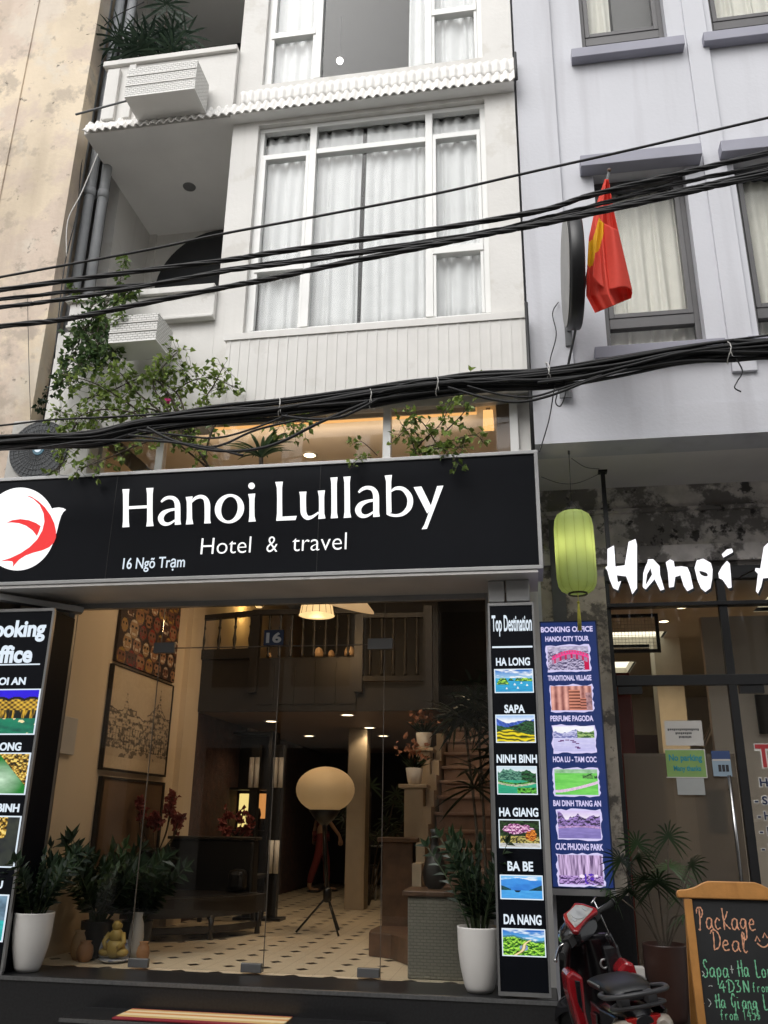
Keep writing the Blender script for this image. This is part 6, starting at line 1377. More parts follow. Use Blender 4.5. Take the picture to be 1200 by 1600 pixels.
# back of the lobby: table and chairs, dark greenery
def chair(x, y, rz, lab):
    t = thing('chair', lab, 'chair', (x, y, .5), 'dark chairs at the back of the lobby'); c, s = math.cos(rz), math.sin(rz)
    def T(m):
        m.v = [Vector((x+c*p.x-s*p.y, y+s*p.x+c*p.y, p.z+.5)) for p in m.v]; return m
    T(M().box(-.2, .2, -.2, .2, .43, .47)).build('seat', 'black_plastic', t); T(M().box(-.2, .2, .18, .21, .6, .92)).build('backrest', 'black_plastic', t)
    for a in (-.18, .18):
        for b2 in (-.18, .18): T(M().box(a-.016, a+.016, b2-.016, b2+.016, 0, .43 if b2 < 0 else .92)).build('leg', 'steel_brushed' if b2 < 0 else 'black_plastic', t)
chair(-2.55, 13.6, .2, 'dark chair at the back of the lobby beside the glass table'); chair(-1.75, 13.4, -2.8, 'dark chair at the back of the lobby behind the stair pedestal'); chair(-2.1, 14.5, 3.0, 'dark chair on the far side of the glass table')
tb = thing('table', 'small glass-topped table among dark chairs at the back of the lobby', 'table', (-2.1, 13.9, .5)); M().lathe([(.42, 0), (.43, .01), (.42, .02)], (-2.1, 13.9, 1.22), 32).build('table_top', 'steel_brushed', tb); M().lathe([(.2, 0), (.03, .04), (.03, .72)], (-2.1, 13.9, .5), 20).build('leg', 'black_plastic', tb)
palm('indoor_plant', 'dark bushy plant standing behind the paper lantern', 'plant', (-2.3, 12.6, .5), [[(-2.3, 12.7, .5), (-2.3+dx*.5, 12.7, 1.2), (-2.3+dx, 12.7, h)] for dx, h in ((-.45, 1.85), (.0, 2.0), (.35, 1.9), (.55, 1.7), (-.3, 1.6), (.2, 1.55))], 12, cols=[(.03, .05, .03), (.06, .08, .05)], fan=(9, .22, .03), per=4)

# ---- person standing behind the lamp
def skin(name, verts, edges, mat, par, sub=2, root=0):
    me = bpy.data.meshes.new(name); me.from_pydata([v[0] for v in verts], edges, []); o = bpy.data.objects.new(name, me); C.objects.link(o); o.parent = par
    md = o.modifiers.new('skin', 'SKIN'); md.use_smooth_shade = True; lay = me.skin_vertices[0] if me.skin_vertices else None
    if lay is None:
        bpy.context.view_layer.objects.active = o; lay = me.skin_vertices.new() if hasattr(me.skin_vertices, 'new') else me.skin_vertices[0]
    for sv, v in zip(lay.data, verts): sv.radius = v[1] if isinstance(v[1], tuple) else (v[1], v[1])
    lay.data[root].use_root = True
    s_ = o.modifiers.new('sub', 'SUBSURF'); s_.levels = s_.render_levels = sub
    me.materials.append(_mats[mat]); _W[o.name] = loc_of(par); return o
pm('skin_tone', (.46, .27, .17), .5, var=.04); pm('cloth_red', (.20, .03, .03), .8, var=.15); pm('cloth_maroon', (.10, .018, .022), .85, var=.15); pm('hair_black', (.008, .007, .007), .45)
hx = at(500, 1390, 14.7); pr_ = thing('person', 'person in a maroon top and slim red trousers walking behind the paper lantern', 'person', (hx.x, 14.7, .5))
pr_.rotation_euler = (0, 0, R(-70)); H = 1.62
V = [((0, 0, .92), (.13, .10)), ((0, 0, 1.08), (.11, .085)), ((0, .01, 1.26), (.13, .095)), ((0, 0, 1.36), (.09, .07)), ((0, .0, 1.42), (.048, .048)), ((0, .02, 1.49), (.065, .075)), ((0, .025, 1.57), (.07, .085)), ((0, .01, 1.62), (.04, .05))]
E_ = [(i, i+1) for i in range(7)]
def limb(pts, start):
    i0 = len(V); V.extend(pts); E_.append((start, i0)); E_.extend((i0+k, i0+k+1) for k in range(len(pts)-1)); return len(V)-1
for s, k in ((-1, .16), (1, -.14)):
    limb([((s*.09, 0, .84), .088), ((s*.09, k*.55, .50), .058), ((s*.09, k*.9-.03, .26), .05), ((s*.09, k-.05, .08), .035), ((s*.09, k+.0, .035), (.038, .03)), ((s*.09, k+.12, .025), (.035, .02))], 0)
for s, k in ((-1, -.18), (1, .20)):
    w_ = limb([((s*.155, 0, 1.345), .045), ((s*.20, k*.4, 1.08), .036), ((s*.20, k+.06, .86), .026)], 3)
    hand = limb([((s*.20, k+.075, .80), (.018, .034))], w_)
    for q, (dy, l) in enumerate(((-.03, .05), (-.01, .065), (.012, .062), (.03, .05))): limb([((s*.20, k+.08+dy, .76), .009), ((s*.195, k+.085+dy, .76-l), .008)], hand)
    limb([((s*.175, k+.11, .78), .010), ((s*.165, k+.125, .745), .009)], hand)
skin('body', V, E_, 'skin_tone', pr_)
skin('trousers', [((0, 0, .93), (.14, .11)), ((-.09, 0, .84), .098), ((-.09, .09, .50), .066), ((-.09, .115, .26), .058), ((-.09, .112, .12), .046), ((.09, 0, .84), .098), ((.09, -.075, .50), .066), ((.09, -.155, .26), .058), ((.09, -.19, .12), .046)], [(0, 1), (1, 2), (2, 3), (3, 4), (0, 5), (5, 6), (6, 7), (7, 8)], 'cloth_red', pr_)
skin('top', [((0, 0, .90), (.155, .12)), ((0, 0, 1.08), (.13, .10)), ((0, .01, 1.26), (.145, .11)), ((0, 0, 1.37), (.10, .08)), ((-.16, 0, 1.345), .056), ((-.205, -.07, 1.10), .048), ((.16, 0, 1.345), .056), ((.205, .08, 1.10), .048)], [(0, 1), (1, 2), (2, 3), (3, 4), (4, 5), (3, 6), (6, 7)], 'cloth_maroon', pr_)
m = M(); m.ball((0, -.015, 1.575), .085, .10, .095); m.ball((0, -.09, 1.50), .05, .05, .12); m.build('hair', 'hair_black', pr_, local=True)
m = M()
for s in (-1, 1): m.ball((s*.03, .098, 1.56), .008, .006, .006)
m.build('eyes', 'hair_black', pr_, local=True); m = M(); m.ball((0, .112, 1.535), .011, .016, .016); m.build('nose', 'skin_tone', pr_, local=True); m = M(); m.ball((0, .10, 1.505), .02, .008, .006); m.build('mouth', 'cloth_red', pr_, local=True)
m = M()
for s in (-1, 1): m.ball((s*.075, .02, 1.55), .01, .02, .03)
m.build('ears', 'skin_tone', pr_, local=True)
m = M()
for s, k in ((-1, .16), (1, -.14)): m.ball((s*.09, k+.03, .022), .045, .12, .022)
m.build('shoes', 'black_plastic', pr_, local=True)

# ---- shop interior
pm('cabinet_red', (.20, .025, .02), .5); pm('wood_dark_red', (.05, .02, .015), .5)
cb = thing('cabinet', 'tall red cabinet standing inside the shop beside the flaking column', 'cabinet', (.95, 9.6, .31)); M().box(.80, 1.04, 9.4, 10.0, .31, 3.1).build('case', 'cabinet_red', cb, bevel=.01); M().box(1.04, 1.05, 9.45, 9.95, 1.0, 2.9).build('door', 'wood_dark_red', cb)
sh = thing('shelf_unit', 'dark shelf unit with framed pictures at the back of the shop', 'shelf', (1.4, 14, .31)); b = M()
for z in (1.0, 1.5, 2.0, 2.5): b.box(.7, 2.1, 13.9, 14.2, z, z+.04)
b.box(.7, 2.1, 14.2, 14.25, .31, 2.9); b.box(.7, .74, 13.9, 14.2, .31, 2.9); b.box(2.06, 2.1, 13.9, 14.2, .31, 2.9); b.build('case', 'wood_dark_red', sh)
for k in range(8): M().box(.8+.16*k, .9+.16*k, 14.15, 14.18, 2.06-(k % 2)*.5, 2.26-(k % 2)*.5).build('picture_frame', 'paper_grey' if k % 3 == 0 else 'frame_dark', sh)
tag(M().box(1.62, 1.95, 11.6, 12.0, .31, 3.9).build('pillar', 'curtain_cream'), 'pale square pillar inside the shop behind the notices', 'pillar')
tag(M().tube([at(1098, 1166, 9.2), at(1121, 1118, 9.2), at(1122, 1095, 9.2)], .025, 8).tube([at(1122, 1118, 9.2), at(1128, 1170, 9.2), at(1140, 1300, 9.2)], .015, 8).build('handrail', 'chrome'), 'shiny metal handrail inside the shop beside the notices', 'handrail')
q = px_rect(1184, 1085, 1230, 1146, 9.0); tag(M().box(q[0], q[1], 9.0, 9.04, q[2], q[3]).build('framed_picture', 'frame_dark'), 'black framed picture on a pale panel behind the red window lettering', 'picture')
M_ = tag(M().box(1.75, 3.5, 9.05, 9.15, .31, 3.6).build('partition', 'lobby_ceiling'), 'pale tan partition inside the shop behind the lettered window', 'partition')
ds = thing('counter', 'low dark navy counter inside the shop behind the door handle', 'counter', (1.5, 8.9, .31)); M().box(1.25, 1.72, 8.7, 9.04, .31, 1.25).build('body', 'sticker_blue', ds, bevel=.01); M().box(1.22, 1.74, 8.67, 9.045, 1.25, 1.29).build('counter_top', 'wood_dark_red', ds, bevel=.005)
q = px_rect(950, 960, 1030, 1020, 8.6); fr_ = thing('hatch_frame', 'dark framed mesh hatch hanging under the shop ceiling at the door side', 'frame', (q[0], 8.6, q[2])); b = M(); b.box(q[0], q[1], 8.58, 8.62, q[3]-.03, q[3]); b.box(q[0], q[1], 8.58, 8.62, q[2], q[2]+.03); b.box(q[1]-.03, q[1], 8.58, 8.62, q[2]+.03, q[3]-.03); b.box(q[0], q[0]+.03, 8.58, 8.62, q[2]+.03, q[3]-.03); b.build('frame', 'frame_dark', fr_)
b = M()
for k in range(14): x = q[0]+.03+(q[1]-q[0]-.06)*k/13; b.box(x-.0015, x+.0015, 8.598, 8.602, q[2]+.03, q[3]-.03)
for k in range(10): z = q[2]+.03+(q[3]-q[2]-.06)*k/9; b.box(q[0]+.03, q[1]-.03, 8.602, 8.605, z-.0015, z+.0015)
b.build('mesh', 'pipe_grey', fr_)
# ---- striped doormat
m_, n_, b_ = _base('striped_mat'); N, L = n_.nodes, n_.links; tc = N.new('ShaderNodeTexCoord'); sp = N.new('ShaderNodeSeparateXYZ'); L.new(tc.outputs['Object'], sp.inputs[0])
mr = N.new('ShaderNodeMapRange'); mr.inputs['From Min'].default_value = -.19; mr.inputs['From Max'].default_value = .19; L.new(sp.outputs[1], mr.inputs[0]); cr = N.new('ShaderNodeValToRGB'); cr.color_ramp.interpolation = 'CONSTANT'; L.new(mr.outputs[0], cr.inputs[0])
cols = [(0, (.24, .02, .03)), (.22, (.62, .42, .16)), (.36, (.75, .62, .38)), (.52, (.62, .30, .10)), (.64, (.75, .62, .38)), (.76, (.60, .34, .12)), (.86, (.26, .03, .03))]
cr.color_ramp.elements[0].color = (*cols[0][1], 1); cr.color_ramp.elements[1].position = cols[1][0]; cr.color_ramp.elements[1].color = (*cols[1][1], 1)
for p, c in cols[2:]: e = cr.color_ramp.elements.new(p); e.color = (*c, 1)
no = N.new('ShaderNodeTexNoise'); no.inputs['Scale'].default_value = 160; L.new(tc.outputs['Object'], no.inputs[0]); bp = N.new('ShaderNodeBump'); bp.inputs['Strength'].default_value = .6; bp.inputs['Distance'].default_value = .004; L.new(no.outputs[0], bp.inputs['Height']); L.new(bp.outputs[0], b_.inputs['Normal'])
L.new(cr.outputs[0], b_.inputs['Base Color']); b_.inputs['Roughness'].default_value = .95; _mats['striped_mat'] = m_
mt_ = thing('doormat', 'striped red, cream and ochre doormat on the lower granite step', 'doormat', (-2.27, 6.31, .325)); M().box(-2.84, -1.68, 6.15, 6.47, .326, .338).build('mat', 'striped_mat', mt_, bevel=.004)
# ================================================================ scooter
sc = thing('scooter', 'red and black scooter leaning on its stand on the street, seen from behind, handlebar turned', 'scooter', (.50, 5.62, 0))
sc.scale = (.86, 1, 1); sc.rotation_euler = (Matrix.Rotation(R(8), 4, 'Z') @ Matrix.Rotation(R(-10), 4, 'Y')).to_euler()
pm('paint_red', (.27, .008, .013), .25, var=.05, coat=.6); pm('paint_black', (.010, .010, .012), .25, var=.1, coat=.4); pm('rubber', (.014, .014, .014), .75, var=.2, bump=.3); pm('seat_vinyl', (.010, .0105, .012), .35, var=.15, bump=.2, bscale=200); pm('rail_grey', (.05, .05, .053), .4, var=.1); pm('clear_lens', (.42, .36, .30), .12, var=.25, scale=18, coat=.5); pm('gauge_grey', (.34, .34, .33), .3, var=.25, scale=30); pm('lens_red', (.35, .01, .01), .15)
def loft(rings, close=True):
    m = M(); ids = [m.add(r) for r in rings]; n = len(rings[0])
    for a, b2 in zip(ids, ids[1:]):
        for j in range(n): m.face((a+j, a+(j+1) % n, b2+(j+1) % n, b2+j), True)
    m.face([ids[0]+j for j in range(n)][::-1]); m.face([ids[-1]+j for j in range(n)]); return m
def oval(y, w, z0, z1, n=16, p=2.6, cx=0):
    o = []
    for j in range(n):
        a = 2*PI*j/n; c, s = math.cos(a), math.sin(a); o.append((cx+w*abs(c)**(2/p)*(1 if c >= 0 else -1), y, (z0+z1)/2+(z1-z0)/2*abs(s)**(2/p)*(1 if s >= 0 else -1)))
    return o
# wheels
def wheel(m_ty, m_ri, y, r, w):
    for k, (R_, rr2) in enumerate(((r, w),)):
        n = 40
        pr = [(R_-w*1.1, -w*.7), (R_-w*.5, -w), (R_-w*.1, -w*.75), (R_, 0), (R_-w*.1, w*.75), (R_-w*.5, w), (R_-w*1.1, w*.7)]
        m_ty.lathe(pr, (0, y, R_), n, axis=(1, 0, 0)); m_ri.lathe([(.03, -.05), (.04, .05)], (0, y, R_), 16, axis=(1, 0, 0))
        for q in range(5):
            a = 2*PI*q/5; m_ri.obox((0, y, R_), (0, y+math.cos(a)*(R_-w), R_+math.sin(a)*(R_-w)), .03, .03, (1, 0, 0))
a_, b2_ = M(), M(); wheel(a_, b2_, -.62, .27, .055); rw = a_.build('rear_wheel', 'rubber', sc, local=True); b2_.build('rim', 'rail_grey', rw, local=True)
# body: red tail sides and black core
b = loft([oval(-.74, .05, .66, .74), oval(-.64, .10, .60, .76), oval(-.45, .135, .52, .755), oval(-.2, .15, .44, .74), oval(.02, .15, .36, .70), oval(.10, .12, .34, .62)]); b.build('body', 'paint_black', sc, local=True)
for s in (-1, 1):
    f = lambda u, v, d, s=s: (s*(.125+.035*math.sin(PI*min(1, max(0, (u+.75)/.8)))+d), u, v)
    m = M(); m.prism([(-.70, .745), (-.42, .735), (-.10, .715), (.06, .60), (.10, .44), (-.02, .38), (-.20, .47), (-.42, .60), (-.60, .685)], f, .02); m.prism([(-.36, .70), (-.08, .66), (.02, .52), (-.12, .50)], lambda u, v, d, s=s: f(u, v, .02+d), .012)
    m.build('side_panel', 'paint_black', sc, local=True, bevel=.006)
m = loft([oval(-.62, .09, .755, .80), oval(-.52, .125, .755, .825), oval(-.30, .135, .75, .815), oval(-.05, .135, .73, .795), oval(.10, .10, .70, .76), oval(.15, .05, .68, .73)]); m.v = [Vector((p.x*1.08, p.y, p.z+.03)) for p in m.v]; seat = m.build('seat', 'seat_vinyl', sc, local=True)
m = M(); m.tube(spline([(-.145, -.40, .83), (-.142, -.1, .808), (-.112, .09, .765), (-.06, .16, .735), (.06, .16, .735), (.112, .09, .765), (.142, -.1, .808), (.145, -.40, .83)], 4), .006, 6); m.build('piping', 'steel_brushed', seat, local=True)
# broad grab rail with two tiers behind the seat
m = M(); m.tube(spline([(-.13, -.42, .80), (-.185, -.58, .825), (-.16, -.72, .835), (0, -.775, .84), (.16, -.72, .835), (.185, -.58, .825), (.13, -.42, .80)], 6), .015, 10, sq=.8)
m.tube(spline([(-.10, -.55, .765), (-.15, -.68, .775), (0, -.745, .78), (.15, -.68, .775), (.10, -.55, .765)], 6), .012, 8, sq=.8); m.obox((-.08, -.6, .80), (-.08, -.72, .80), .05, .05); m.obox((.08, -.6, .80), (.08, -.72, .80), .05, .05); m.build('grab_rail', 'rail_grey', sc, local=True)
tl = M(); tl.prism([(-.10, .735), (.10, .735), (.075, .68), (0, .655), (-.075, .68)], lambda u, v, d: (u, -.735-(.02*(1-abs(u)/.1))+d, v), .05); tl.build('tail_light', 'lens_red', sc, local=True, bevel=.006)
for s in (-1, 1):
    m = loft([oval(-.56, .02, .66, .70, cx=s*.14), oval(-.64, .05, .61, .72, cx=s*.125), oval(-.72, .055, .60, .73, cx=s*.105), oval(-.765, .03, .625, .715, cx=s*.09)]); m.build('indicator', 'clear_lens', sc, local=True)
m = M(); m.prism([(-.70, .66), (-.80, .60), (-.90, .42), (-.88, .40), (-.78, .55), (-.66, .60)], lambda u, v, d: (-.07+d, u, v), .14); m.box(-.08, .08, -.875, -.865, .43, .56); m.build('rear_fender', 'paint_black', sc, local=True, bevel=.006)
m = M(); m.tube([(.17, .0, .28), (.18, -.3, .30), (.185, -.45, .34)], [.03, .05, .055], 14); m.tube([(.185, -.45, .34), (.19, -.80, .42)], .065, 16); m.build('exhaust', 'rail_grey', sc, local=True)
m = M(); m.box(-.13, .13, .08, .50, .26, .34); m.build('floorboard', 'paint_black', sc, local=True, bevel=.02)
m = M(); m.box(-.15, .10, -.55, -.05, .20, .42); m.build('engine_block', 'rail_grey', sc, local=True, bevel=.04)
m = M(); m.tube([(-.10, .0, .24), (-.20, .02, .10), (-.25, .05, .02)], .011, 8); m.build('side_stand', 'steel_brushed', sc, local=True)
# leg shield
m = M(); ns = 20
def shield(u, v):
    a = (u-.5)*2; z = .34+.62*v; w = (.11+.10*math.sin(PI*min(1, .15+.75*v))); return (a*w, .58-.16*v-.0-.10*a*a*(1 if True else 0)+.02, z)
m.grid(shield, ns, ns); m.build('leg_shield', 'paint_black', sc, local=True, solid=.03)
for s in (-1, 1):
    m = M(); m.tube([Vector(shield(.5+s*.5, v))+Vector((s*.006, 0, 0)) for v in [i/14 for i in range(15)]], .017, 8); m.build('shield_edge', 'paint_black', sc, local=True)
for s_ in (-1, 1):
    m = M(); m.prism([(s_*.12, .78), (s_*.185, .825), (s_*.235, .81), (s_*.245, .72), (s_*.225, .56), (s_*.195, .42), (s_*.14, .40), (s_*.15, .60)], lambda u, v, d: (u, .20+d-.25*(abs(u)-.12), v), .20); m.build('side_fairing', 'paint_red', sc, local=True, bevel=.018)
    m = M(); m.prism([(s_*.150, .765), (s_*.185, .775), (s_*.195, .66), (s_*.172, .60)], lambda u, v, d: (u, .193+d-.25*(abs(u)-.12), v), .02); m.build('fairing_inset', 'paint_black', sc, local=True, bevel=.004)
m = M(); m.box(.085, .20, .345, .42, .66, .90); m.build('glove_box', 'paint_black', sc, local=True, bevel=.02)
m = M(); m.lathe([(.018, 0), (.030, 0), (.030, .012), (.018, .012), (.018, 0)], (.075, .375, .80), 20, axis=(0, -1, 0), caps=False); m.build('ignition_lock', 'steel_brushed', sc, local=True)
# steering assembly turned to the left about the raked axis
axis = Vector((0, -math.sin(R(26)), math.cos(R(26)))); piv = Vector((0, .48, .90)); RS = Matrix.Translation(piv) @ Matrix.Rotation(R(40), 4, axis) @ Matrix.Translation(-piv)
def steer(m): m.v = [RS @ p for p in m.v]; return m
a_, b2_ = M(), M(); wheel(a_, b2_, .86, .27, .045); fw = steer(a_).build('front_wheel', 'rubber', sc, local=True); steer(b2_).build('rim', 'rail_grey', fw, local=True)
m = M();
for s in (-1, 1): m.tube([(s*.075, .86, .27), (s*.075, .66, .68)], .02, 10)
m.tube([(0, .66, .68), (0, .46, .98)], .03, 12); steer(m).build('fork', 'rail_grey', sc, local=True)
m = M(); m.grid(lambda u, v: ((u-.5)*.15, .86+math.cos(PI*(.12+.62*v))*.33, .27+math.sin(PI*(.12+.62*v))*.33-.06*(abs(u-.5)*2)**2), 8, 14); steer(m).build('front_fender', 'paint_black', sc, local=True, solid=.012)
# headset: black cowl, red bezel, grey gauge facing the rider
m = loft([oval(.62, .05, .97, 1.02), oval(.58, .13, .94, 1.06), oval(.50, .165, .93, 1.085), oval(.43, .15, .93, 1.06), oval(.39, .10, .95, 1.02)]); steer(m).build('headset', 'paint_black', sc, local=True)
gd = Vector((0, -.60, .80)).normalized(); gu = Vector((0, .80, .60)); gc = Vector((0, .425, 1.075))
gf = lambda o: (lambda u, v, d: gc+Vector((u, 0, 0))+gu*v+gd*(o-d))
m = M(); m.prism([(-.15, -.05), (-.13, -.075), (-.06, -.062), (0, -.058), (.06, -.062), (.13, -.075), (.15, -.05), (.115, .04), (.075, .085), (0, .075), (-.075, .085), (-.115, .04)], gf(.012), .03); steer(m).build('gauge_bezel', 'paint_red', sc, local=True, bevel=.008)
m = M(); m.prism([(-.12, -.042), (-.06, -.046), (.06, -.046), (.12, -.042), (.092, .03), (.058, .066), (-.058, .066), (-.092, .03)], gf(.016), .008); ga = steer(m).build('gauge', 'gauge_grey', sc, local=True, bevel=.003)
m = M(); m.prism([(.055*math.cos(2*PI*k/20), .05*math.sin(2*PI*k/20)+.012) for k in range(20)], gf(.020), .006)
for s in (-1, 1): m.prism([(s*.07-.012, -.02), (s*.07+.012, -.02), (s*.07+.010, .012), (s*.07-.010, .012)], gf(.020), .006)
steer(m).build('dial', 'pipe_grey', ga, local=True)
m = M(); m.tube([(-.30, .40, 1.0), (-.16, .46, 1.0), (.16, .46, 1.0), (.30, .40, 1.0)], .013, 10); steer(m).build('handlebar', 'black_plastic', sc, local=True)
for s in (-1, 1):
    m = M(); m.tube([(s*.20, .445, 1.0), (s*.33, .385, 1.0)], .019, 12); m.lathe([(.023, 0), (.023, .012)], (s*.335, .383, 1.0), 12, axis=(s, -.45, 0)); m.box(s*.165-.03, s*.165+.03, .415, .475, .975, 1.03); steer(m).build('grip', 'rubber', sc, local=True)
    m = M(); m.tube(spline([(s*.18, .49, 1.0), (s*.22, .505, 1.0), (s*.30, .47, .995), (s*.365, .435, .99)], 5), .0085, 8); m.ball((s*.365, .435, .99), .013); steer(m).build('brake_lever', 'chrome', sc, local=True)
m = M(); m.tube([(.25, .47, .80), (.25, .47, 1.06)], .006, 6); m.tube([(.21, .47, 1.06), (.29, .47, 1.07)], .006, 6); steer(m).build('mirror_stem', 'chrome', sc, local=True)

# ================================================================ chalkboard
ch = thing('chalkboard', 'wooden A-frame chalkboard with a shaped top rail and handwritten travel deals', 'chalkboard', (1.03, 5.45, 0))
pm('wood_orange', (.52, .24, .065), .45, var=.22, scale=7, bump=.1, streak=((.35, .14, .035), .5, 25)); pm('chalk_black', (.016, .017, .018), .6, var=.25, scale=5, stain=((.05, .05, .05), 3, .6, .5)); pm('chalk_orange', (.80, .40, .24), .9, var=.2, scale=90); pm('chalk_green', (.22, .62, .36), .9, var=.25, scale=90); pm('chalk_white', (.55, .58, .55), .9, var=.2, scale=90)
TILT = R(7); bx0, bx1 = .775, 1.285; zt_ = 1.235
def bd_(u, v, d):     # board coordinates: u along X, v up along the leaning board, d into it
    return Vector((u, 5.30+(v-zt_)*math.tan(TILT)*1.0+d*math.cos(TILT), v-d*math.sin(TILT)))
def slab(m, u0, u1, v0, v1, d0, d1): 
    i = m.add([bd_(u, v, d) for d in (d0, d1) for v in (v0, v1) for u in (u0, u1)])
    for q in ((0, 2, 3, 1), (4, 5, 7, 6), (0, 1, 5, 4), (2, 6, 7, 3), (0, 4, 6, 2), (1, 3, 7, 5)): m.face([i+k for k in q])
m = M(); slab(m, bx0+.03, bx1-.03, .2, zt_-.01, .006, .016); m.build('board', 'chalk_black', ch)
for x in (bx0, bx1-.04): m = M(); slab(m, x, x+.042, 0.02, zt_-.012, -.006, .026); m.build('stile', 'wood_orange', ch, bevel=.004)
m = M(); slab(m, bx0+.042, bx1-.04, .16, .205, -.004, .024); m.build('bottom_rail', 'wood_orange', ch, bevel=.004)
hp = []
xm = (bx0+bx1)/2; hw = (bx1-bx0)/2+.03
for k in range(9): a = k/8; hp.append((xm-hw+.005*math.cos(0)+0*a, zt_-.010+.035*a))
pts = [(xm-hw, zt_-.01), (xm-hw-.006, zt_+.012), (xm-hw+.004, zt_+.03), (xm-hw+.05, zt_+.035), (xm-hw+.09, zt_+.045), (xm-hw+.135, zt_+.068), (xm-hw+.165, zt_+.078), (xm+hw-.165, zt_+.078), (xm+hw-.135, zt_+.068), (xm+hw-.09, zt_+.045), (xm+hw-.05, zt_+.035), (xm+hw-.004, zt_+.03), (xm+hw+.006, zt_+.012), (xm+hw, zt_-.01)]
m = M(); m.prism(pts, lambda u, v, d: bd_(u, v, -.012+d), .045); m.build('top_rail', 'wood_orange', ch, bevel=.006)
b = M()
for x in (bx0+.01, bx1-.05): b.obox((x+.02, 5.345, 1.20), (x+.02, 5.72, .0), .04, .025)
b.obox((bx0+.03, 5.60, .42), (bx1-.03, 5.60, .42), .03, .02); b.build('back_leg', 'wood_orange', ch)
SG = {'P': [[(.25, 0), (.15, -.05), (.12, .02)], [(.2, -.02), (.28, .5), (.3, .95)], [(.05, .72), (.12, .95), (.4, 1.0), (.55, .82), (.45, .6), (.28, .5)]], 'a': [[(.5, .5), (.25, .52), (.08, .3), (.15, .05), (.35, .08), (.5, .3), (.52, .5)], [(.52, .5), (.52, .15), (.62, .02)]],
      'c': [[(.5, .42), (.3, .52), (.1, .28), (.22, .03), (.5, .1)]], 'k': [[(.1, 1.0), (.12, .5), (.12, 0)], [(.52, .85), (.3, .55), (.14, .4), (.35, .2), (.6, .05)]], 'g': [[(.5, .5), (.25, .52), (.08, .3), (.2, .1), (.4, .18), (.5, .42)], [(.52, .5), (.5, 0), (.42, -.35), (.2, -.38), (.1, -.22)]],
      'e': [[(.12, .28), (.45, .32), (.42, .5), (.25, .5), (.1, .28), (.22, .03), (.55, .08)]], 'D': [[(.22, .9), (.2, .4), (.15, 0)], [(0, .8), (.2, 1.0), (.5, .9), (.65, .55), (.5, .15), (.15, 0)]], 'l': [[(.12, .2), (.3, .75), (.25, 1.0), (.15, .9), (.14, .3), (.22, .02), (.4, .1)]],
      'S': [[(.55, .85), (.4, 1.0), (.2, .85), (.28, .6), (.5, .4), (.45, .1), (.2, 0), (.05, .15)]], 'p': [[(.15, .5), (.14, 0), (.12, -.4)], [(.15, .4), (.35, .54), (.5, .35), (.4, .08), (.15, .1)]], '+': [[(.1, .3), (.5, .3)], [(.3, .5), (.3, .1)]],
      'H': [[(.15, .9), (.14, .45), (.12, 0)], [(.55, .95), (.54, .5), (.54, 0)], [(-.05, .45), (.3, .5), (.6, .5)]], 'L': [[(.15, 1.0), (.14, .5), (.14, .02)], [(.14, .02), (.35, 0), (.55, .06)]], 'o': [[(.3, .5), (.1, .32), (.18, .04), (.42, .08), (.48, .35), (.3, .5)]], 'n': [[(.1, .5), (.12, 0)], [(.12, .35), (.32, .52), (.45, .35), (.46, 0)]],
      '4': [[(.4, .95), (.05, .4), (.2, .36), (.6, .42)], [(.42, .7), (.4, .3), (.4, 0)]], '3': [[(.1, .9), (.4, .95), (.3, .6), (.5, .4), (.4, .08), (.1, .05)]], 'N': [[(.1, 0), (.12, .95)], [(.12, .95), (.5, .02)], [(.5, .02), (.54, .95)]], 'f': [[(.45, .8), (.3, .85), (.22, .6), (.2, 0)], [(.05, .45), (.4, .48)]], 'r': [[(.12, .5), (.14, 0)], [(.14, .3), (.3, .5), (.45, .45)]], 'm': [[(.08, .5), (.1, 0)], [(.1, .35), (.25, .5), (.33, .3), (.33, 0)], [(.33, .35), (.48, .5), (.57, .3), (.58, 0)]],
      'G': [[(.55, .8), (.35, 1.0), (.1, .65), (.15, .2), (.4, .15), (.5, .45)], [(.52, .5), (.5, 0), (.4, -.4), (.15, -.35)]], 'i': [[(.2, .5), (.2, .1), (.3, .02)], [(.2, .72), (.21, .76)]], '1': [[(.12, .7), (.28, .95)], [(.28, .95), (.26, 0)]], '5': [[(.5, .95), (.15, .92)], [(.15, .92), (.12, .55), (.4, .58), (.5, .3), (.35, .05), (.08, .08)]], '$': [[(.5, .75), (.3, .85), (.15, .65), (.45, .4), (.4, .15), (.1, .15)], [(.3, 1.0), (.28, 0)]], '-': [[(.05, .35), (.25, .42), (.5, .38)]], '>': [[(.1, .65), (.45, .35), (.1, .05)]], '.': [[(.2, .3), (.26, .32)]], ' ': []}
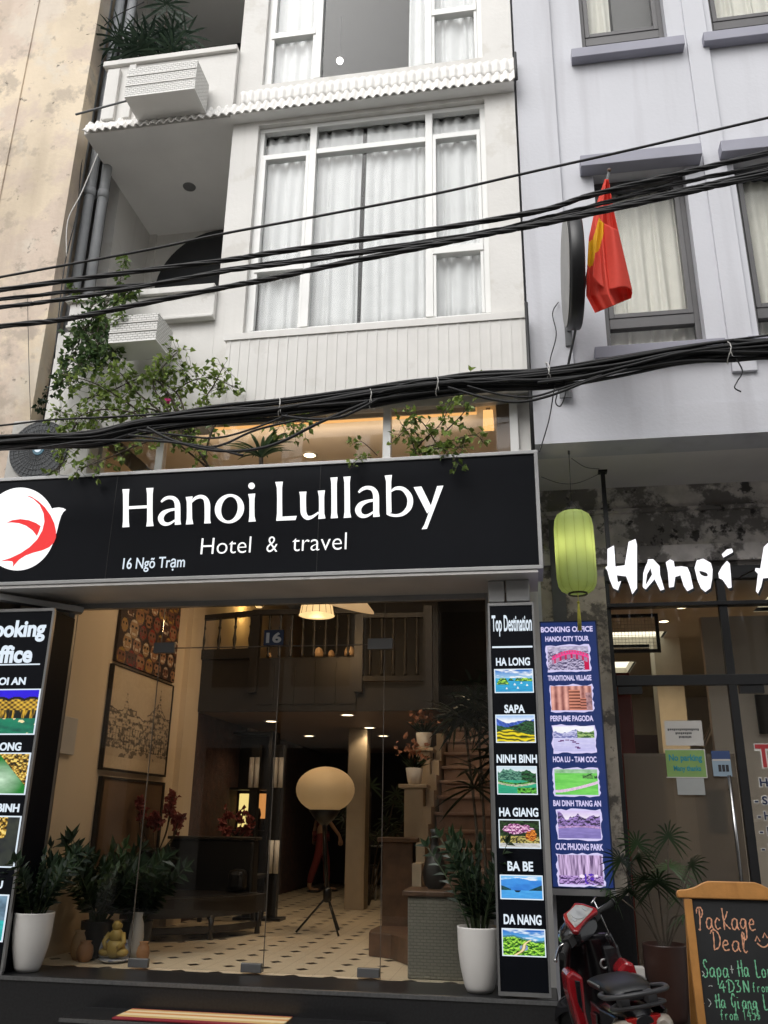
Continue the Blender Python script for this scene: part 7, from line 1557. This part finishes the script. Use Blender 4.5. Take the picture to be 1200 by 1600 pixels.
def chalk(m, s, p0, p1, h, w=.0068, k=[0]):
    """handwriting along the line p0 -> p1 (photograph pixels measured on the board), cap height h in metres"""
    a, c = at(*p0, 5.27), at(*p1, 5.27); n = len(s); cw = (c.x-a.x)/max(1, n-.35)
    for i, chx in enumerate(s):
        for st in SG.get(chx, []):
            x0 = a.x+cw*i; z0 = a.z+(c.z-a.z)*i/max(1, n)
            P = spline([(x0+q[0]*cw*1.45, z0+q[1]*h, 0) for q in st], 5) if len(st) > 2 else [Vector((x0+q[0]*cw*1.45, z0+q[1]*h, 0)) for q in st]
            k[0] += 1; m.ribbon([(p.x, p.y, w*(.8+.35*math.sin(j*1.7+k[0]))) for j, p in enumerate(P)], lambda u, v, d: bd_(u, v, .0052-.0001*(k[0] % 9)+d), .001)
m = M(); chalk(m, 'Package', (1091, 1452), (1180, 1455), .105, .0075); chalk(m, 'Deal', (1113, 1484), (1170, 1490), .095, .0075)
for cx, cy in ((1184, 1467), (1196, 1462)): p = at(cx, cy, 5.27); m.ribbon([(p.x-.012, p.z-.012, .006), (p.x, p.z+.012, .006), (p.x+.012, p.z-.012, .006)], lambda u, v, d: bd_(u, v, .005+d), .001)
p = at(1193, 1474, 5.27); m.ribbon([(p.x-.03+.06*i/8, p.z-.018*math.sin(PI*i/8), .007) for i in range(9)], lambda u, v, d: bd_(u, v, .005+d), .001)
m.build('chalk_title', 'chalk_orange', ch)
m = M(); chalk(m, 'Sapa', (1098, 1526), (1136, 1527), .082); chalk(m, 'Ha Long', (1153, 1525), (1214, 1528), .080); chalk(m, '4D3N', (1123, 1549), (1168, 1549), .056); chalk(m, 'from', (1175, 1549), (1200, 1549), .050, .0042); chalk(m, 'Ha Giang Loop', (1117, 1573), (1222, 1577), .068); chalk(m, 'from 145$', (1124, 1591), (1185, 1592), .052, .0045); m.build('chalk_lines', 'chalk_green', ch)
m = M(); chalk(m, '.>', (1090, 1525), (1100, 1525), .04, .004); chalk(m, '+', (1140, 1523), (1149, 1523), .09, .004); chalk(m, '-', (1106, 1546), (1116, 1546), .05, .004); chalk(m, '.>', (1097, 1572), (1110, 1572), .06, .004); m.build('chalk_marks', 'chalk_white', ch)
